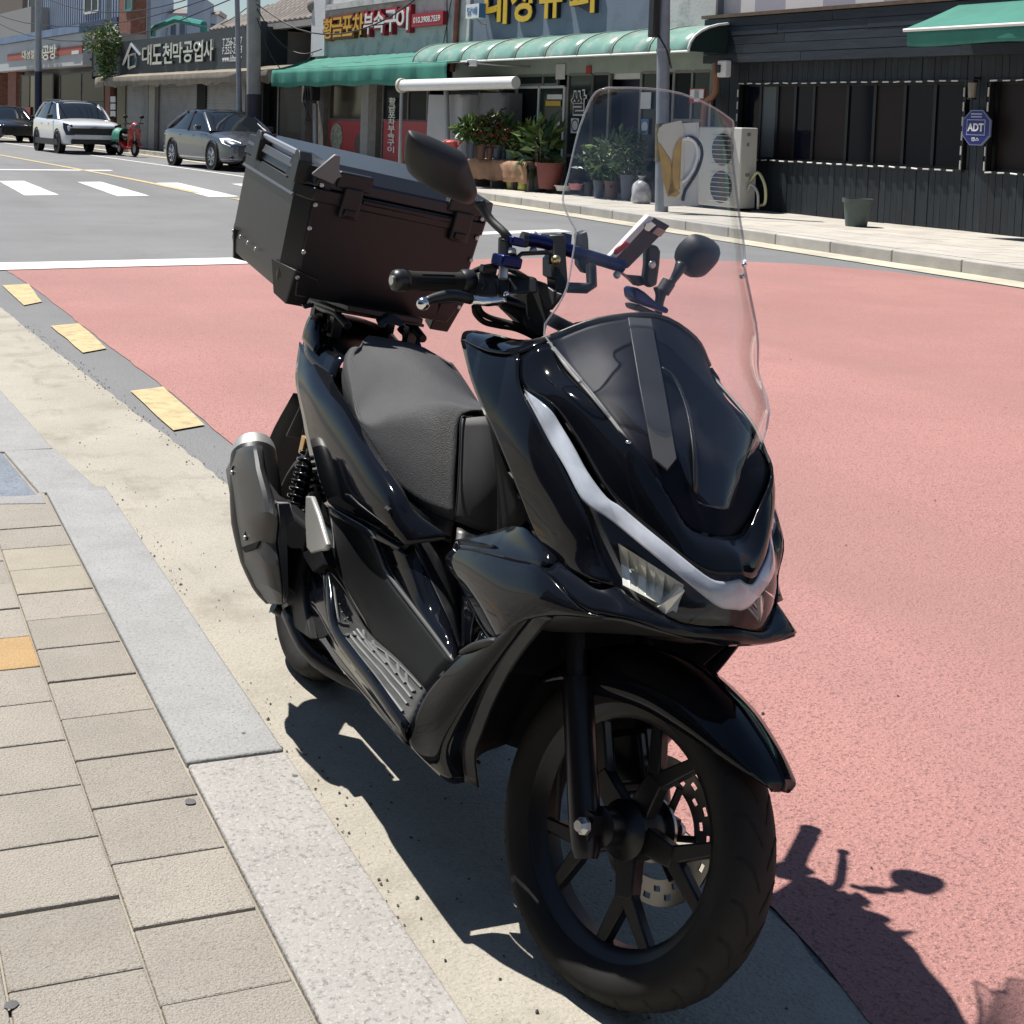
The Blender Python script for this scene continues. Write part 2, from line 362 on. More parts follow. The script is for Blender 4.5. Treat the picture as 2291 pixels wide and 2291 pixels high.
# painted markings
def marking(name, pts, z, m, lab, cat='road marking', grp=None):
    o = struct(sheet(name, jag(pts+[pts[0]], .25, .006)[:-1], z, m)); return o
for q in ([(1.11, 11.01), (1.32, 11.08), (1.28, 10.03), (1.14, 9.85)], [(1.19, 8.88), (1.38, 8.96), (1.38, 7.97), (1.23, 7.85)], [(1.28, 6.72), (1.46, 6.79), (1.45, 5.9), (1.30, 5.83)]):
    o = marking('yellow_kerb_line', q, .008, m_yellow_p, '')
marking('white_stop_line', [(1.15, 12.06), (3.55, 12.42), (4.6, 12.55), (4.6, 13.1), (3.5, 12.95), (1.05, 12.62)], .008, m_white_p, '')
for x in (-1.4, .05, 1.45, 2.9, 4.35, 5.85, 7.35):
    marking('crosswalk_stripe', [(x-.28, 22.7), (x+.28, 22.9), (x+.24, 27.4), (x-.24, 27.2)], .004, m_white_p, '')
marking('white_give_way_line', [(-2, 31.2), (5.75, 32.6), (5.75, 33.1), (-2, 31.7)], .004, m_white_p, '')
for q in ([(6.35, 16.0), (6.50, 16.0), (5.97, 22.3), (5.82, 22.3)], [(5.72, 23.9), (5.58, 27.0), (5.46, 28.9), (5.25, 31.5), (4.3, 42.5), (2.0, 70), (1.84, 70), (4.14, 42.5), (5.1, 31.5), (5.3, 28.9), (5.42, 27), (5.56, 23.9)]):
    marking('yellow_centre_line', q, .0075, m_yellow_p, '')
marking('white_edge_line', [(8.95, 22), (8.15, 32.7), (7.02, 45.6), (5.0, 70), (4.88, 70), (6.9, 45.6), (8.03, 32.7), (8.83, 22)], .004, m_white_p, '')
for q in ([(6.3, 15.2), (8.6, 15.9), (8.6, 16.25), (6.3, 15.55)], [(2.4, 36.4), (3.3, 36.9), (3.3, 37.3), (2.4, 36.8)], [(1.6, 34.2), (2.5, 34.9), (2.5, 35.6), (1.6, 34.9)]):
    marking('white_lane_marking', q, .004, m_white_p, '')
# far pavement with its kerb
FK = [(10.3, -12), (10.3, 4), (10.3, 14), (10.42, 19), (10.4, 24), (10.3, 30), (10.0, 35), (9.2, 45), (7.0, 70), (1, 110)]
struct(sheet('far_gutter', [(x-.42, y) for x, y in FK]+[(x+.05, y) for x, y in reversed(FK)], .009, mat('far gutter', (.50, .46, .36), .9, world=True, var=.18, vscale=1.5, dirt=((.3, .28, .24), 2, .5, .8))))
fwk = struct(sheet('far_pavement', [(x+.12, y) for x, y in FK]+[(12, 112), (17, 70), (17, 30), (19, 14), (21, -12)], .13, m_farwalk))
kb = mat('far kerbstone', (.40, .385, .36), .85, world=True, var=.15, vscale=3, orand=.12, bump=.3, bscale=40)
for i in range(len(FK)-1):
    a, b = Vector(FK[i]), Vector(FK[i+1]); L = (b-a).length; n = max(1, round(L/1.0))
    if a.y < -2 or a.y > 60: continue
    t = (b-a)/L; nn = Vector((t.y, -t.x))
    for k in range(n):
        p, q = a+t*(L*k/n+.006), a+t*(L*(k+1)/n-.006)
        MB().prism([(p.x, p.y, 0), (q.x, q.y, 0), (q.x+nn.x*.16, q.y+nn.y*.16, 0), (p.x+nn.x*.16, p.y+nn.y*.16, 0)], (0, 0, .135)).build('kerbstone', kb, fwk, None, bev=.012)
# paving lines of the far pavement: slabs as a thin relief grid close to the camera side
fs_ = MB()
for iy in range(26):
    for ix in range(9):
        x0, y0 = 10.52+ix*.33, 8.2+iy*.5+(.25 if ix % 2 else 0)
        if x0 > 13.1-(y0-16)*.113: continue
        fs_.box((x0+.004, y0+.004, .128), (x0+.326, y0+.496, .134+random.uniform(0, .002)))
o = fs_.build('paving_slab', m_farwalk, fwk, None); o['kind'] = 'stuff'
# near pavement: base, pavers one by one, granite kerb
walk = struct(sheet('near_pavement', [(-60, -20), (.70, -20), (.70, 4.85), (.62, 5.6), (.5, 6.6), (.25, 8.2), (-.15, 10), (-1.35, 13.5), (-60, 30)], .052, m_walk))
def pv(x0, y0, x1, y1, z): 
    b = MB().prism([(x0, y0, .03), (x1, y0, .03), (x1, y1, .03), (x0, y1, .03)], (0, 0, z-.03)); return b
rows_y = 31
for ci in range(7):
    x1 = .628-ci*.2035
    for r in range(-4, 19):
        y0 = .93+r*.2035+(.1 if ci % 2 else 0)-.02
        if y0 > 4.62: continue
        dz = .0605+random.uniform(-.0018, .0018)
        m = m_paver
        if ci == 1 and abs(y0-3.27) < .1: m = m_paver_o
        elif ci == 0 and 3.75 < y0 < 4.0: m = m_paver_l
        elif random.random() < .05 and y0 > 3.6: m = m_paver_l
        g = .0022
        pv(x1-.2035+g, y0+g, x1-g, y0+.2035-g, dz).build('paver', m, walk, None, bev=.0035, bseg=2)
def gp(x, y, z=.065):     # zoom of the kerb corner in the photograph -> ground
    return on_ground(x*.46574, 560+y*.46574, z)
def kstone(pts, z0, z1, m, bev=.006):
    return MB().prism([(p[0], p[1], z0) for p in pts], (0, 0, z1-z0)).build('kerbstone', m, walk, 40, bev=bev, bseg=3)
KX0, KX1 = .632, .832
for y0, y1, m in ((-1.5, .58, m_granite), (.58, 2.655, m_granite), (2.66, 4.79, m_granite_b)):
    kstone([(KX0, y0+.003), (KX1, y0+.003), (KX1, y1-.003), (KX0, y1-.003)], -.02, .066, m)
q = [gp(20, 960), gp(262, 948), gp(470, 1136), gp(192, 1160)]
kstone(q, -.02, .062, m_granite_b)
kstone([gp(-420, 960), gp(14, 960), gp(255, 943), gp(-20, 640), gp(-420, 330)], -.02, .060, m_granite_b)
kstone([gp(-600, 330), gp(-425, 330), gp(-25, 636), gp(-160, 520), gp(-520, 260)], -.02, .058, m_granite_b)
m_gpatch = mat('dark polished granite', (.22, .24, .27), .35, world=True, speck=.6, sscale=140, var=.15, vscale=8)
kstone([gp(-420, 968), gp(10, 968), gp(180, 1172), gp(-100, 1180), gp(-420, 1180)], 0, .061, m_gpatch, .004)
kstone([gp(-200, 1186), gp(200, 1170), gp(222, 1210), gp(-200, 1216)], 0, .0625, m_granite_b, .004)
# grit in the gutter and against the kerb
db = MB(); m_grit = mat('grit', (.09, .08, .07), .95, var=.5, vscale=30)
def grit(x, y, r, z=.004):
    vs = []; 
    for k in range(5):
        a = 2*pi*k/5+random.random(); q = r*random.uniform(.6, 1.2); vs.append((x+cos(a)*q, y+sin(a)*q, z))
    vs.append((x+random.uniform(-.3, .3)*r, y, z+r*random.uniform(.5, 1)))
    db.add(vs, [(0, 1, 5), (1, 2, 5), (2, 3, 5), (3, 4, 5), (4, 0, 5)])
for k in range(260):
    y = random.choice([random.gauss(4.3, .35), random.gauss(2.45, .25), random.uniform(1.3, 7), random.uniform(1.6, 4)])
    grit(.838+abs(random.gauss(0, .05))+(.12 if random.random() < .15 else 0), y, random.uniform(.001, .004)*(1.6 if random.random() < .1 else 1))
for k in range(160): grit(random.uniform(.86, 1.45), random.uniform(1.3, 6), random.uniform(.001, .0035))
for k in range(200):
    y = random.uniform(4.5, 9); grit(1.33-(y-4.5)*.065+random.gauss(0, .03), y, random.uniform(.002, .006))
for k in range(60): grit(random.uniform(1.6, 6), random.uniform(2, 9), random.uniform(.003, .006), .006)
o = db.build('gutter_grit', m_grit, None, None); tag(o, 'dark grit and crumbs lying along the pale gutter', 'grit', kind='stuff')

m_gum = mat('old chewing gum', (.10, .10, .10), .7, world=True, var=.2, vscale=40)
for u, v, r_, gz in ((426, 1793, .011, .0626), (25, 2247, .010, .0626), (660, 1735, .006, .0664), (545, 1640, .005, .0664)):
    q = on_ground(u, v, gz); b = MB(); b.add([(q.x, q.y, gz+.0006)]+[(q.x+cos(a*.7)*r_*random.uniform(.8, 1.2), q.y+sin(a*.7)*r_*random.uniform(.8, 1.2), gz) for a in range(9)], [(0, k+1, (k+1) % 9+1) for k in range(9)])
    b.build('gum_spot', m_gum, walk, None)
# ------------------------------------------------------------------ the big black scooter
def BXp(k, x, y, X):
    o = ZO[k]; d = B3 @ pray(o[0]+x*o[2], o[1]+y*o[2]); return bcam + d*((X-bcam.x)/d.x)
def BZp(k, x, y, Zv):
    o = ZO[k]; d = B3 @ pray(o[0]+x*o[2], o[1]+y*o[2]); return bcam + d*((Zv-bcam.z)/d.z)
from mathutils.bvhtree import BVHTree
def hit(o, k, x, y, lift=.013, fall=0.0):
    '''point of a scooter panel seen at a photo pixel, lifted a little off the panel'''
    zo = ZO[k]; d = (B3 @ pray(zo[0]+x*zo[2], zo[1]+y*zo[2])).normalized()
    t = BVHTree.FromPolygons([v.co for v in o.data.vertices], [tuple(p.vertices) for p in o.data.polygons])
    loc, nrm, idx, dist = t.ray_cast(bcam, d)
    return loc-d*lift if loc is not None else Z(k, x, y, fall)
SC = empty('maxi_scooter', mw=BODY)
tag(SC, 'glossy black scooter with tall clear windshield and black top box, parked beside the granite kerb', 'scooter')
m_cover = mat('dark grey silencer cover', (.045, .046, .047), .42, .3, var=.1, vscale=10, bump=.05, bscale=600)
m_seat = mat('black seat vinyl', (.052, .053, .056), .55, bump=.45, bscale=520, var=.12, vscale=9, spec=.55)
m_seat2 = mat('perforated seat vinyl', (.040, .041, .043), .58, bump=.2, bscale=1600)
m_stitch = mat('grey seat stitching', (.09, .09, .09), .7)
m_floor = mat('grey rubber footboard', (.075, .078, .08), .55, var=.25, vscale=14, bump=.2, bscale=500, dirt=((.16, .155, .15), 10, .52, .8))
m_dust = mat('dusty black plastic', (.020, .021, .024), .34, var=.3, vscale=22, bump=.1, bscale=700, dirt=((.075, .075, .078), 26, .55, .8))
m_garn = mat('matt grey garnish', (.16, .16, .155), .5, var=.06)
m_lens = glassmat('clear headlight lens', (.97, .98, .98), 1.5)
m_ws = glassmat('clear windshield', (.985, .988, .99), 1.5, .0, (.8, .8, .82), .010, .03)
m_drl = mat('frosted sky pale light guide', (.46, .49, .55), .10, var=.3, vscale=14, coat=.8)
m_hous = mat('headlight housing', (.007, .007, .008), .7, spec=.12)
m_refl = mat('whitened reflector', (.95, .95, .86), .22, .35)  # reflected brightness put into a near-white, barely metallic colour
GL, SAT, MT = m_black_gloss, m_black_sat, m_black_matte
# --- front cowl, right and left
r = lambda *q: [Z(8, *p) for p in q]
fsc, _ = patch('front_side_cowl', [
    r((82, 150, -.205), (200, 205, -.209), (310, 225, -.207), (398, 222, -.203)),
    r((140, 370, -.225), (230, 400, -.224), (330, 400, -.218), (402, 395, -.212)),
    r((250, 640, -.228), (350, 640, -.226), (430, 620, -.219), (505, 600, -.209)),
    r((340, 860, -.222), (450, 850, -.219), (540, 840, -.211), (622, 820, -.199)),
    r((440, 1110, -.20), (540, 1120, -.201), (640, 1130, -.197), (760, 1100, -.184)),
    r((500, 1230, -.19), (620, 1290, -.189), (730, 1320, -.181), (830, 1300, -.165)),
    r((600, 1340, -.185), (720, 1410, -.18), (810, 1450, -.172), (908, 1482, -.148))], GL, SC, mir=True)
patch('cowl_top', [r((150, 104, -.165), (270, 128, -.165), (385, 155, -.165), (560, 150, -.165)),
                   r((95, 112, -.192), (220, 160, -.195), (340, 190, -.195), (470, 195, -.19)),
                   r((82, 150, -.205), (200, 205, -.214), (310, 225, -.212), (398, 222, -.203))], GL, SC, mir=True)
_st = mat('sparkling dark film', (.06, .058, .07), .35, .3, speck=.8, sscale=260, bump=.4, bscale=500)
sp_ = [hit(fsc, 8, *p, lift=.002) for p in ((335, 236), (394, 238), (392, 262), (386, 292), (335, 285), (290, 268), (305, 236))]
plate('cowl_sticker', sp_, _st, SC, t=.002, bev=0)
U = [(415, 388, -.211), (560, 490, -.196), (620, 570, -.186), (700, 700, -.174), (780, 850, -.163), (880, 1000, -.149), (960, 1080, -.134), (1150, 1230, -.10), (1400, 1400, -.045), (1592, 1412, 0)]
LO = [(410, 402, -.212), (505, 600, -.209), (560, 710, -.204), (640, 850, -.198), (720, 1010, -.189), (790, 1180, -.178), (880, 1430, -.152), (1000, 1545, -.128), (1260, 1687, -.075), (1550, 1706, 0)]
Up = [Z(8, *p) for p in U]; Lp = [Z(8, *p) for p in LO]
def lensrows(f, bul=.0, inn=0.0, lo=0.0, hi=1.0):
    rows = []
    for t in (0, .33, .67, 1):
        tt = lo+(hi-lo)*t; row = []
        for a, b in zip(Up, Lp):
            p = a.lerp(b, tt); k = 4*tt*(1-tt)*bul
            cdir = Vector((.8, p.y*2.2, .1)).normalized(); row.append(p+cdir*k-Vector((.95, p.y*1.5, .1)).normalized()*inn)
        row[-1].y = 0; rows.append(row)
    return rows
lens = patch('headlight_lens', lensrows(0, .012), m_lens, SC, sym=True, crease=True, thick=.0, nu=4, nv=4)
patch('headlight_housing', lensrows(0, -.02, .055), mat('reflection grey housing', (.06, .06, .064), .45), SC, sym=True, thick=.003, nu=3, nv=3)  # pavement reflection put into the grey of the housing
# light guide: ribbon just under the lens, widened and paled to carry sky reflection
DU = [(432, 418, -.209), (556, 512, -.1975), (614, 595, -.188), (690, 725, -.1775), (768, 868, -.167), (874, 1005, -.1515), (960, 1062, -.136), (1150, 1222, -.102), (1400, 1420, -.046), (1500, 1455, -.022), (1585, 1440, 0)]
DL = [(440, 445, -.208), (514, 592, -.2075), (570, 702, -.2025), (648, 838, -.196), (722, 985, -.187), (775, 1045, -.176), (900, 1125, -.15), (1150, 1330, -.106), (1380, 1515, -.05), (1480, 1588, -.022), (1550, 1600, 0)]
inn = Vector((-.006, 0, -.001))
da = [Z(8, *p)+inn for p in DU]; dl_ = [Z(8, *p)+inn for p in DL]; da[-1].y = 0; dl_[-1].y = 0
patch('light_guide', [da, [a.lerp(b, .5)+Vector((.003, 0, 0)) for a, b in zip(da, dl_)], dl_], m_drl, SC, sym=True, crease=True, thick=.004)
# reflector bowls with vertical flutes, set back behind the lens
for sgn in (1, -1):
    b = MB(); n = 7
    for k in range(n):
        ta, tb = k/n, (k+1)/n
        hh = lambda x, y, lf: hit(lens, 8, x, y, lift=lf, fall=-.13)
        t0, t1 = hh(925+ta*355, 1245+ta*225, -.016), hh(925+tb*355, 1245+tb*225, -.016)
        m0, m1 = hh(940+ta*320, 1355+ta*195, -.040-.006*(k % 2)), hh(940+tb*320, 1355+tb*195, -.036)
        b0, b1 = hh(950+ta*290, 1470+ta*150, -.014), hh(950+tb*290, 1470+tb*150, -.014)
        b.add([t0, t1, m0, m1, b0, b1], [(0, 1, 3, 2), (2, 3, 5, 4)])
    lr = [hit(lens, 8, x, y, lift=-.012, fall=-.09) for x, y in ((1180, 1560), (1262, 1478), (1285, 1500), (1235, 1600), (1180, 1628), (1140, 1590))]
    b2 = MB().prism(lr, (-.008, 0, 0))
    if sgn < 0: b.v = [my(p) for p in b.v]; b2.v = [my(p) for p in b2.v]
    b.build('reflector', m_refl, SC, None, fix=False); b2.build('lower_reflector', m_refl, SC, None)
# centre panel between the lamps and the windshield
oU = [(398, 222, -.203), (402, 385, -.211), (560, 488, -.196), (700, 698, -.174), (880, 998, -.149), (1150, 1228, -.10), (1400, 1398, -.045), (1592, 1411, 0)]
oI = [(560, 160, -.165), (630, 300, -.162), (760, 440, -.158), (900, 600, -.146), (1040, 760, -.127), (1200, 980, -.085), (1310, 1150, -.05), (1480, 1210, 0)]
pu = [Z(8, *p) for p in oU]; pi_ = [Z(8, *p) for p in oI]
mid = [a.lerp(b, .5)+Vector((.006, -.005, .004)) for a, b in zip(pu, pi_)]; mid[-1].y = 0
patch('front_panel', [pi_, mid, pu], GL, SC, sym=True, crease=True, out=-1)
# grey garnish strip under the windshield edge
patch('cowl_garnish', [[Z(8, *p) for p in ((392, 152, -.172), (560, 190, -.168), (640, 300, -.165), (800, 480, -.158), (975, 700, -.138))],
                       [Z(8, *p) for p in ((555, 143, -.160), (575, 172, -.160), (700, 320, -.158), (830, 480, -.152), (990, 692, -.134))]], m_garn, SC, mir=True, thick=.004)
# black visor and instrument hood behind the windshield
qv = [p+Vector((-.006, .002, -.005)) for p in pi_]
vt = Z(6, 655, 1034, -.098); vc = Z(6, 905, 1017, 0)
def vrow(e, k, cz, cx): return [e, Vector((e.x+(cx-e.x)*.64, e.y*.58, e.z+(cz-e.z)*.64)), Vector((cx, 0, cz))]
vis = [[Z(6, 448, 1108, -.163), vt, vc], vrow(qv[1], 0, vc.z-.035, vc.x+.045), vrow(qv[3], 0, vc.z-.085, vc.x+.10), vrow(qv[4], 0, .865, 1.325), vrow(qv[5], 0, .80, 1.362), vrow(qv[6], 0, .758, 1.385), [Vector((1.392, -.02, .735)), Vector((1.394, -.01, .733)), Vector((1.394, 0, .732))]]
visor = patch('instrument_visor', vis, mat('smoked black visor', (.006, .007, .014), .5, spec=.12), SC, sym=True, out=-1)
patch('instrument_hood', [[Z(6, 448, 1108, -.163), vt+V(-.004, 0, -.001), vc+V(-.004, 0, -.001)], [V(.96, -.175, .945), V(.98, -.1, .965), V(1.0, 0, .97)], [V(.80, -.175, .925), V(.82, -.1, .93), V(.84, 0, .93)]], MT, SC, sym=True)
patch('leg_shield', [[V(.815, -.20, .922), V(.83, -.1, .93), V(.84, 0, .93)], [V(.95, -.222, .86), V(.87, -.12, .80), V(.86, 0, .78)],
                     [V(1.055, -.223, .80), V(.93, -.12, .68), V(.90, 0, .66)], [V(1.17, -.2, .685), V(.96, -.12, .56), V(.90, 0, .55)]], m_hous, SC, sym=True)
# windshield
wsE = [B(1360, 197, -.132), B(1334, 206, -.1455), B(1314, 240, -.153), B(1293, 299, -.165), B(1273, 385, -.178), B(1259, 446, -.188), B(1274, 490, -.181), B(1288, 520, -.174), B(1280, 580, -.182), B(1268, 645, -.192), B(1245, 690, -.204), B(1218, 748, -.216),
       B(1300, 850, -.185), B(1404, 987, -.123), B(1497, 1101, -.062), B(1560, 1132, -.03)]
def wsc(z):   # centre line of the sheet
    t = [(1.425, 1.052), (1.33, 1.082), (1.20, 1.135), (1.08, 1.195), (.98, 1.258), (.88, 1.325), (.80, 1.378), (.772, 1.395)]
    for (z0, x0), (z1, x1) in zip(t, t[1:]):
        if z >= z1: return x0+(x1-x0)*(z0-z)/(z0-z1)
    return t[-1][1]
rows = []
zc = [1.425, 1.412, 1.385, 1.33, 1.255, 1.205, 1.168, 1.14, 1.10, 1.055, 1.02, .975, .905, .845, .80, .782]
for e, z_ in zip(wsE, zc):
    c = Vector((wsc(z_), 0, z_)); row = [e]
    for t in (.75, .5, .25):
        row.append(Vector((c.x+(e.x-c.x)*t**2.2, e.y*t, c.z+(e.z-c.z)*t**1.7)))
    row.append(c); rows.append(row)
patch('windshield', rows, m_ws, SC, sym=True, thick=.003, nu=4, nv=3, smooth=180, out=-1)
# bright moulded edge of the sheet
ed = crv(wsE, 3); top = [rows[0][k] for k in range(5)]
full = list(reversed(ed))+crv(top, 3)[1:]
eg = full+[my(p) for p in reversed(full[:-1])]
MB().tube(eg, .0017, 6).build('windshield_edge', glassmat('polished edge', (.8, .82, .85), 1.5, .05, (.6, .62, .65), .35), SC, 180)
for q in (my(wsE[7])+V(0, -.006, .006), my(wsE[7])+V(0, -.006, -.014)):
    MB().sphere(q+Vector((.004, 0, 0)), .005, 10, 6).build('windshield_bolt', m_chrome, SC, 60)
MB().sphere(Z(8, 980, 697, -.133)+Vector((.004, -.002, 0)), .0055, 10, 6, (1, 1, .6)).build('windshield_bolt', m_chrome, SC, 60)
MB().prism([Z(8, 1555, 930, .05), Z(8, 1575, 930, .05), Z(8, 1572, 1050, .045), Z(8, 1552, 1055, .045)], (-.006, 0, 0)).build('windshield_bolt', m_chrome, SC, None, bev=.002)
# stay behind the sheet
stay = [(780, 1030, -.06), (880, 1035, -.025), (940, 1350, -.04), (990, 1640, -.045), (950, 1690, -.055), (890, 1640, -.07), (830, 1330, -.07)]
plate('windshield_stay', [hit(visor, 6, *p[:2], fall=p[2]) for p in stay], mat('grey stay plastic', (.05, .052, .055), .4, var=.1), SC, t=.004, bev=.001)
MB().tube([hit(visor, 6, *p[:2], fall=p[2]) for p in ((930, 1240, -.02), (985, 1290, -.012), (1040, 1420, -.01), (1070, 1600, -.014), (1075, 1780, -.02))], .006, 8, sm=4, flat=.4).build('visor_rim', m_dust, SC, 180)
MB().tube([vis[0][0], vt, vc, my(vt), my(vis[0][0])], .0045, 8, sm=4).build('visor_rim', SAT, SC, 180)
# --- chin / beak under the lamps
bt = [(600, 1342, -.185), (730, 1430, -.176), (908, 1486, -.148), (1000, 1549, -.128), (1260, 1692, -.075), (1550, 1711, 0)]
bb = [(520, 1382, -.205), (720, 1592, -.190), (880, 1642, -.168), (985, 1668, -.150), (1190, 1722, -.10), (1500, 1768, 0)]
bu = [Z(8, *p) for p in bt]; bl = [Z(8, *p) for p in bb]
bl[3] = V(1.425, -.150, .612); bl[4] = V(1.447, -.085, .604); bl[5] = V(1.462, 0, .600); bl[2] = V(1.395, -.168, .606)
patch('chin_cowl', [bu, [a.lerp(b, .5)+Vector((.006, 0, .002)) for a, b in zip(bu, bl)], bl], GL, SC, sym=True, crease=True, nv=3, smooth=40)
patch('beak_underside', [bl, [V(1.20, -.205, .575), V(1.30, -.185, .578), V(1.34, -.165, .58), V(1.35, -.14, .58), V(1.36, -.08, .575), V(1.36, 0, .575)],
                         [V(1.12, -.19, .52), V(1.18, -.17, .52), V(1.2, -.14, .52), V(1.2, -.11, .52), V(1.19, -.06, .52), V(1.18, 0, .52)]], SAT, SC, sym=True, thick=.003)
# --- outer leg shield panel below the cowl
g = lambda *q: [Z('F', *p) for p in q]
r2 = lambda *q: [Z(8, *p) for p in q]
patch('leg_panel_ledge', [r2((440, 1112, -.17), (400, 1120, -.17), (300, 1175, -.17), (150, 1215, -.172), (45, 1237, -.175)),
                          r2((510, 1240, -.19), (430, 1190, -.19), (330, 1235, -.188), (180, 1255, -.186), (50, 1246, -.18)),
                          r2((600, 1342, -.187), (530, 1330, -.203), (400, 1310, -.202), (200, 1275, -.196), (52, 1255, -.186)),
                          r2((520, 1381, -.206), (480, 1370, -.207), (360, 1335, -.206), (200, 1292, -.2), (58, 1270, -.19))], GL, SC, mir=True, out=-1, smooth=30)
patch('leg_panel', [r2((55, 1268, -.189), (200, 1290, -.2), (360, 1333, -.206), (520, 1382, -.206), (720, 1592, -.191), (880, 1642, -.169)),
                    r2((0, 1335, -.196), (160, 1400, -.214), (330, 1470, -.220), (520, 1530, -.216), (680, 1610, -.196), (840, 1640, -.174)),
                    r2((70, 1450, -.200), (180, 1510, -.216), (320, 1570, -.222), (480, 1600, -.215), (620, 1620, -.199), (760, 1632, -.182)),
                    r2((150, 1600, -.198), (230, 1640, -.212), (330, 1665, -.218), (440, 1640, -.214), (560, 1623, -.203), (680, 1625, -.190)),
                    r2((235, 1735, -.195), (270, 1760, -.205), (310, 1740, -.212), (380, 1665, -.213), (470, 1632, -.208), (600, 1622, -.198))], GL, SC, mir=True, smooth=40)
# inner edge of the leg panel towards the tunnel
patch('leg_panel_edge', [g((1185, 325, -.196), (1262, 420, -.2), (1335, 600, -.199), (1465, 800, -.196)),
                         g((1245, 172, -.165), (1300, 420, -.15), (1400, 640, -.155), (1480, 805, -.165))], GL, SC, mir=True, out=-1)
# --- front lower fairing (wheel arch side)
patch('lower_fairing', [g((1550, 850, -.206), (1600, 780, -.213), (1690, 668, -.213), (1783, 655, -.208)),
                        g((1310, 928, -.216), (1440, 905, -.219), (1600, 830, -.212), (1720, 720, -.200)),
                        g((1180, 1045, -.230), (1300, 1070, -.228), (1430, 1080, -.212), (1540, 960, -.195)),
                        g((1058, 1180, -.238), (1180, 1240, -.234), (1310, 1260, -.215), (1410, 1210, -.188)),
                        g((985, 1320, -.244), (1100, 1410, -.234), (1220, 1440, -.212), (1330, 1420, -.18)),
                        g((945, 1490, -.243), (1040, 1560, -.222), (1170, 1600, -.20), (1285, 1570, -.168)),
                        g((965, 1545, -.232), (1080, 1665, -.20), (1210, 1775, -.165), (1305, 1775, -.145))], GL, SC, mir=True, smooth=45)
MB().tube(g((1310, 925, -.212), (1400, 880, -.214), (1500, 855, -.212), (1545, 850, -.208)), [.012, .015, .015, .010], 10, sm=3, flat=.55).build('footboard_pad', MT, SC, 180, mir=True)
# wheel-arch lip and inner mudguard
aL = g((1783, 655, -.208), (1700, 745, -.198), (1540, 960, -.193), (1410, 1210, -.186), (1330, 1420, -.178), (1285, 1570, -.166), (1305, 1775, -.143))
aI = [p+Vector((.014, .022, -.004)) for p in aL]
patch('arch_lip', [aL, aI], m_dust, SC, mir=True, thick=.003)
patch('inner_mudguard', [[p.copy() for p in aI], [Vector((p.x-.10, p.y*.62, p.z+.01)) for p in aI], [Vector((p.x-.14, 0, p.z+.02)) for p in aI]], m_hous, SC, mir=True, thick=.003)
# --- floorboards
fo = g((400, 390, -.236), (425, 600, -.246), (450, 770, -.252), (560, 930, -.254), (700, 1110, -.256), (820, 1280, -.255), (930, 1432, -.250))
fi = g((415, 393, -.222), (500, 500, -.175), (600, 670, -.155), (690, 800, -.140), (860, 950, -.133), (970, 1060, -.131), (1062, 1165, -.130))
fl = [fo, [a.lerp(b, .33)+Vector((0, 0, .001)) for a, b in zip(fo, fi)], [a.lerp(b, .67)+Vector((0, 0, .001)) for a, b in zip(fo, fi)], fi]
f1, f2 = patch('footboard', fl, m_floor, SC, mir=True, thick=.012, out=1, smooth=30)
def flp(a, b, up=.003):   # point on the floor: a along 0..1, b across 0 outer..1 inner
    A = crv(fo, 4); Bq = crv(fi, 4); i = a*(len(A)-1); k = min(int(i), len(A)-2); t = i-k
    return A[k].lerp(A[k+1], t).lerp(Bq[k].lerp(Bq[k+1], t), b)+Vector((0, 0, up))
for par, sg in ((f1, 1), (f2, -1)):
    b = MB(); ribs = []
    for bo in (.10, .30, .48, .64):
        ribs.append([flp(a/12, bo+(.02 if a > 9 else 0)) for a in range(5, 12)])
    ribs.append([flp(.40, .12), flp(.42, .35), flp(.5, .62), flp(.62, .80), flp(.80, .84), flp(.95, .86)])
    for k in range(5): ribs.append([flp(.45+.085*k, .80), flp(.50+.085*k, .62+.01*k), flp(.57+.085*k, .55+.02*k)])
    ribs.append([flp(.08, .35), flp(.2, .2), flp(.31, .18), flp(.36, .45)])
    for rb in ribs: b.tube(rb, .0035, 6, sm=3, flat=.7)
    for i in range(3):
        for j in range(5): b.sphere(flp(.12+.05*j, .42+.12*i), .0025, 6, 4)
    if sg < 0: b.v = [my(p) for p in b.v]
    b.build('tread_rib', mat('worn rib rubber', (.13, .135, .138), .5, var=.2, vscale=20), par, 60)
# raised gloss rim of the footboard and the sill under it
rim = g((372, 412, -.238), (398, 600, -.250), (432, 775, -.257), (545, 945, -.260), (690, 1130, -.262), (810, 1300, -.260), (915, 1450, -.254))
patch('footboard_rim', [[a+Vector((0, 0, .006)) for a in fo], [a.lerp(b, .5)+Vector((0, -.001, .008)) for a, b in zip(fo, rim)], rim, [p+Vector((0, .006, -.012)) for p in rim]], GL, SC, mir=True, smooth=30)
sl0 = [p+Vector((0, .006, -.011)) for p in rim]
sl1 = g((262, 300, -.225), (262, 520, -.228), (345, 640, -.236), (430, 800, -.243), (600, 1020, -.247), (760, 1240, -.248), (925, 1470, -.245))
sl2 = g((330, 600, -.215), (345, 830, -.205), (420, 920, -.205), (500, 1020, -.205), (640, 1180, -.205), (790, 1350, -.21), (962, 1540, -.228))
patch('sill_panel', [sl0, [a.lerp(b, .5) for a, b in zip(sl0, sl1)], sl1], GL, SC, mir=True, smooth=45)
patch('under_cowl', [sl1, [a.lerp(b, .5)+Vector((0, -.003, 0)) for a, b in zip(sl1, sl2)], sl2, [Vector((p.x+.02, p.y*.45, p.z-.015)) for p in sl2]], GL, SC, mir=True, smooth=45)
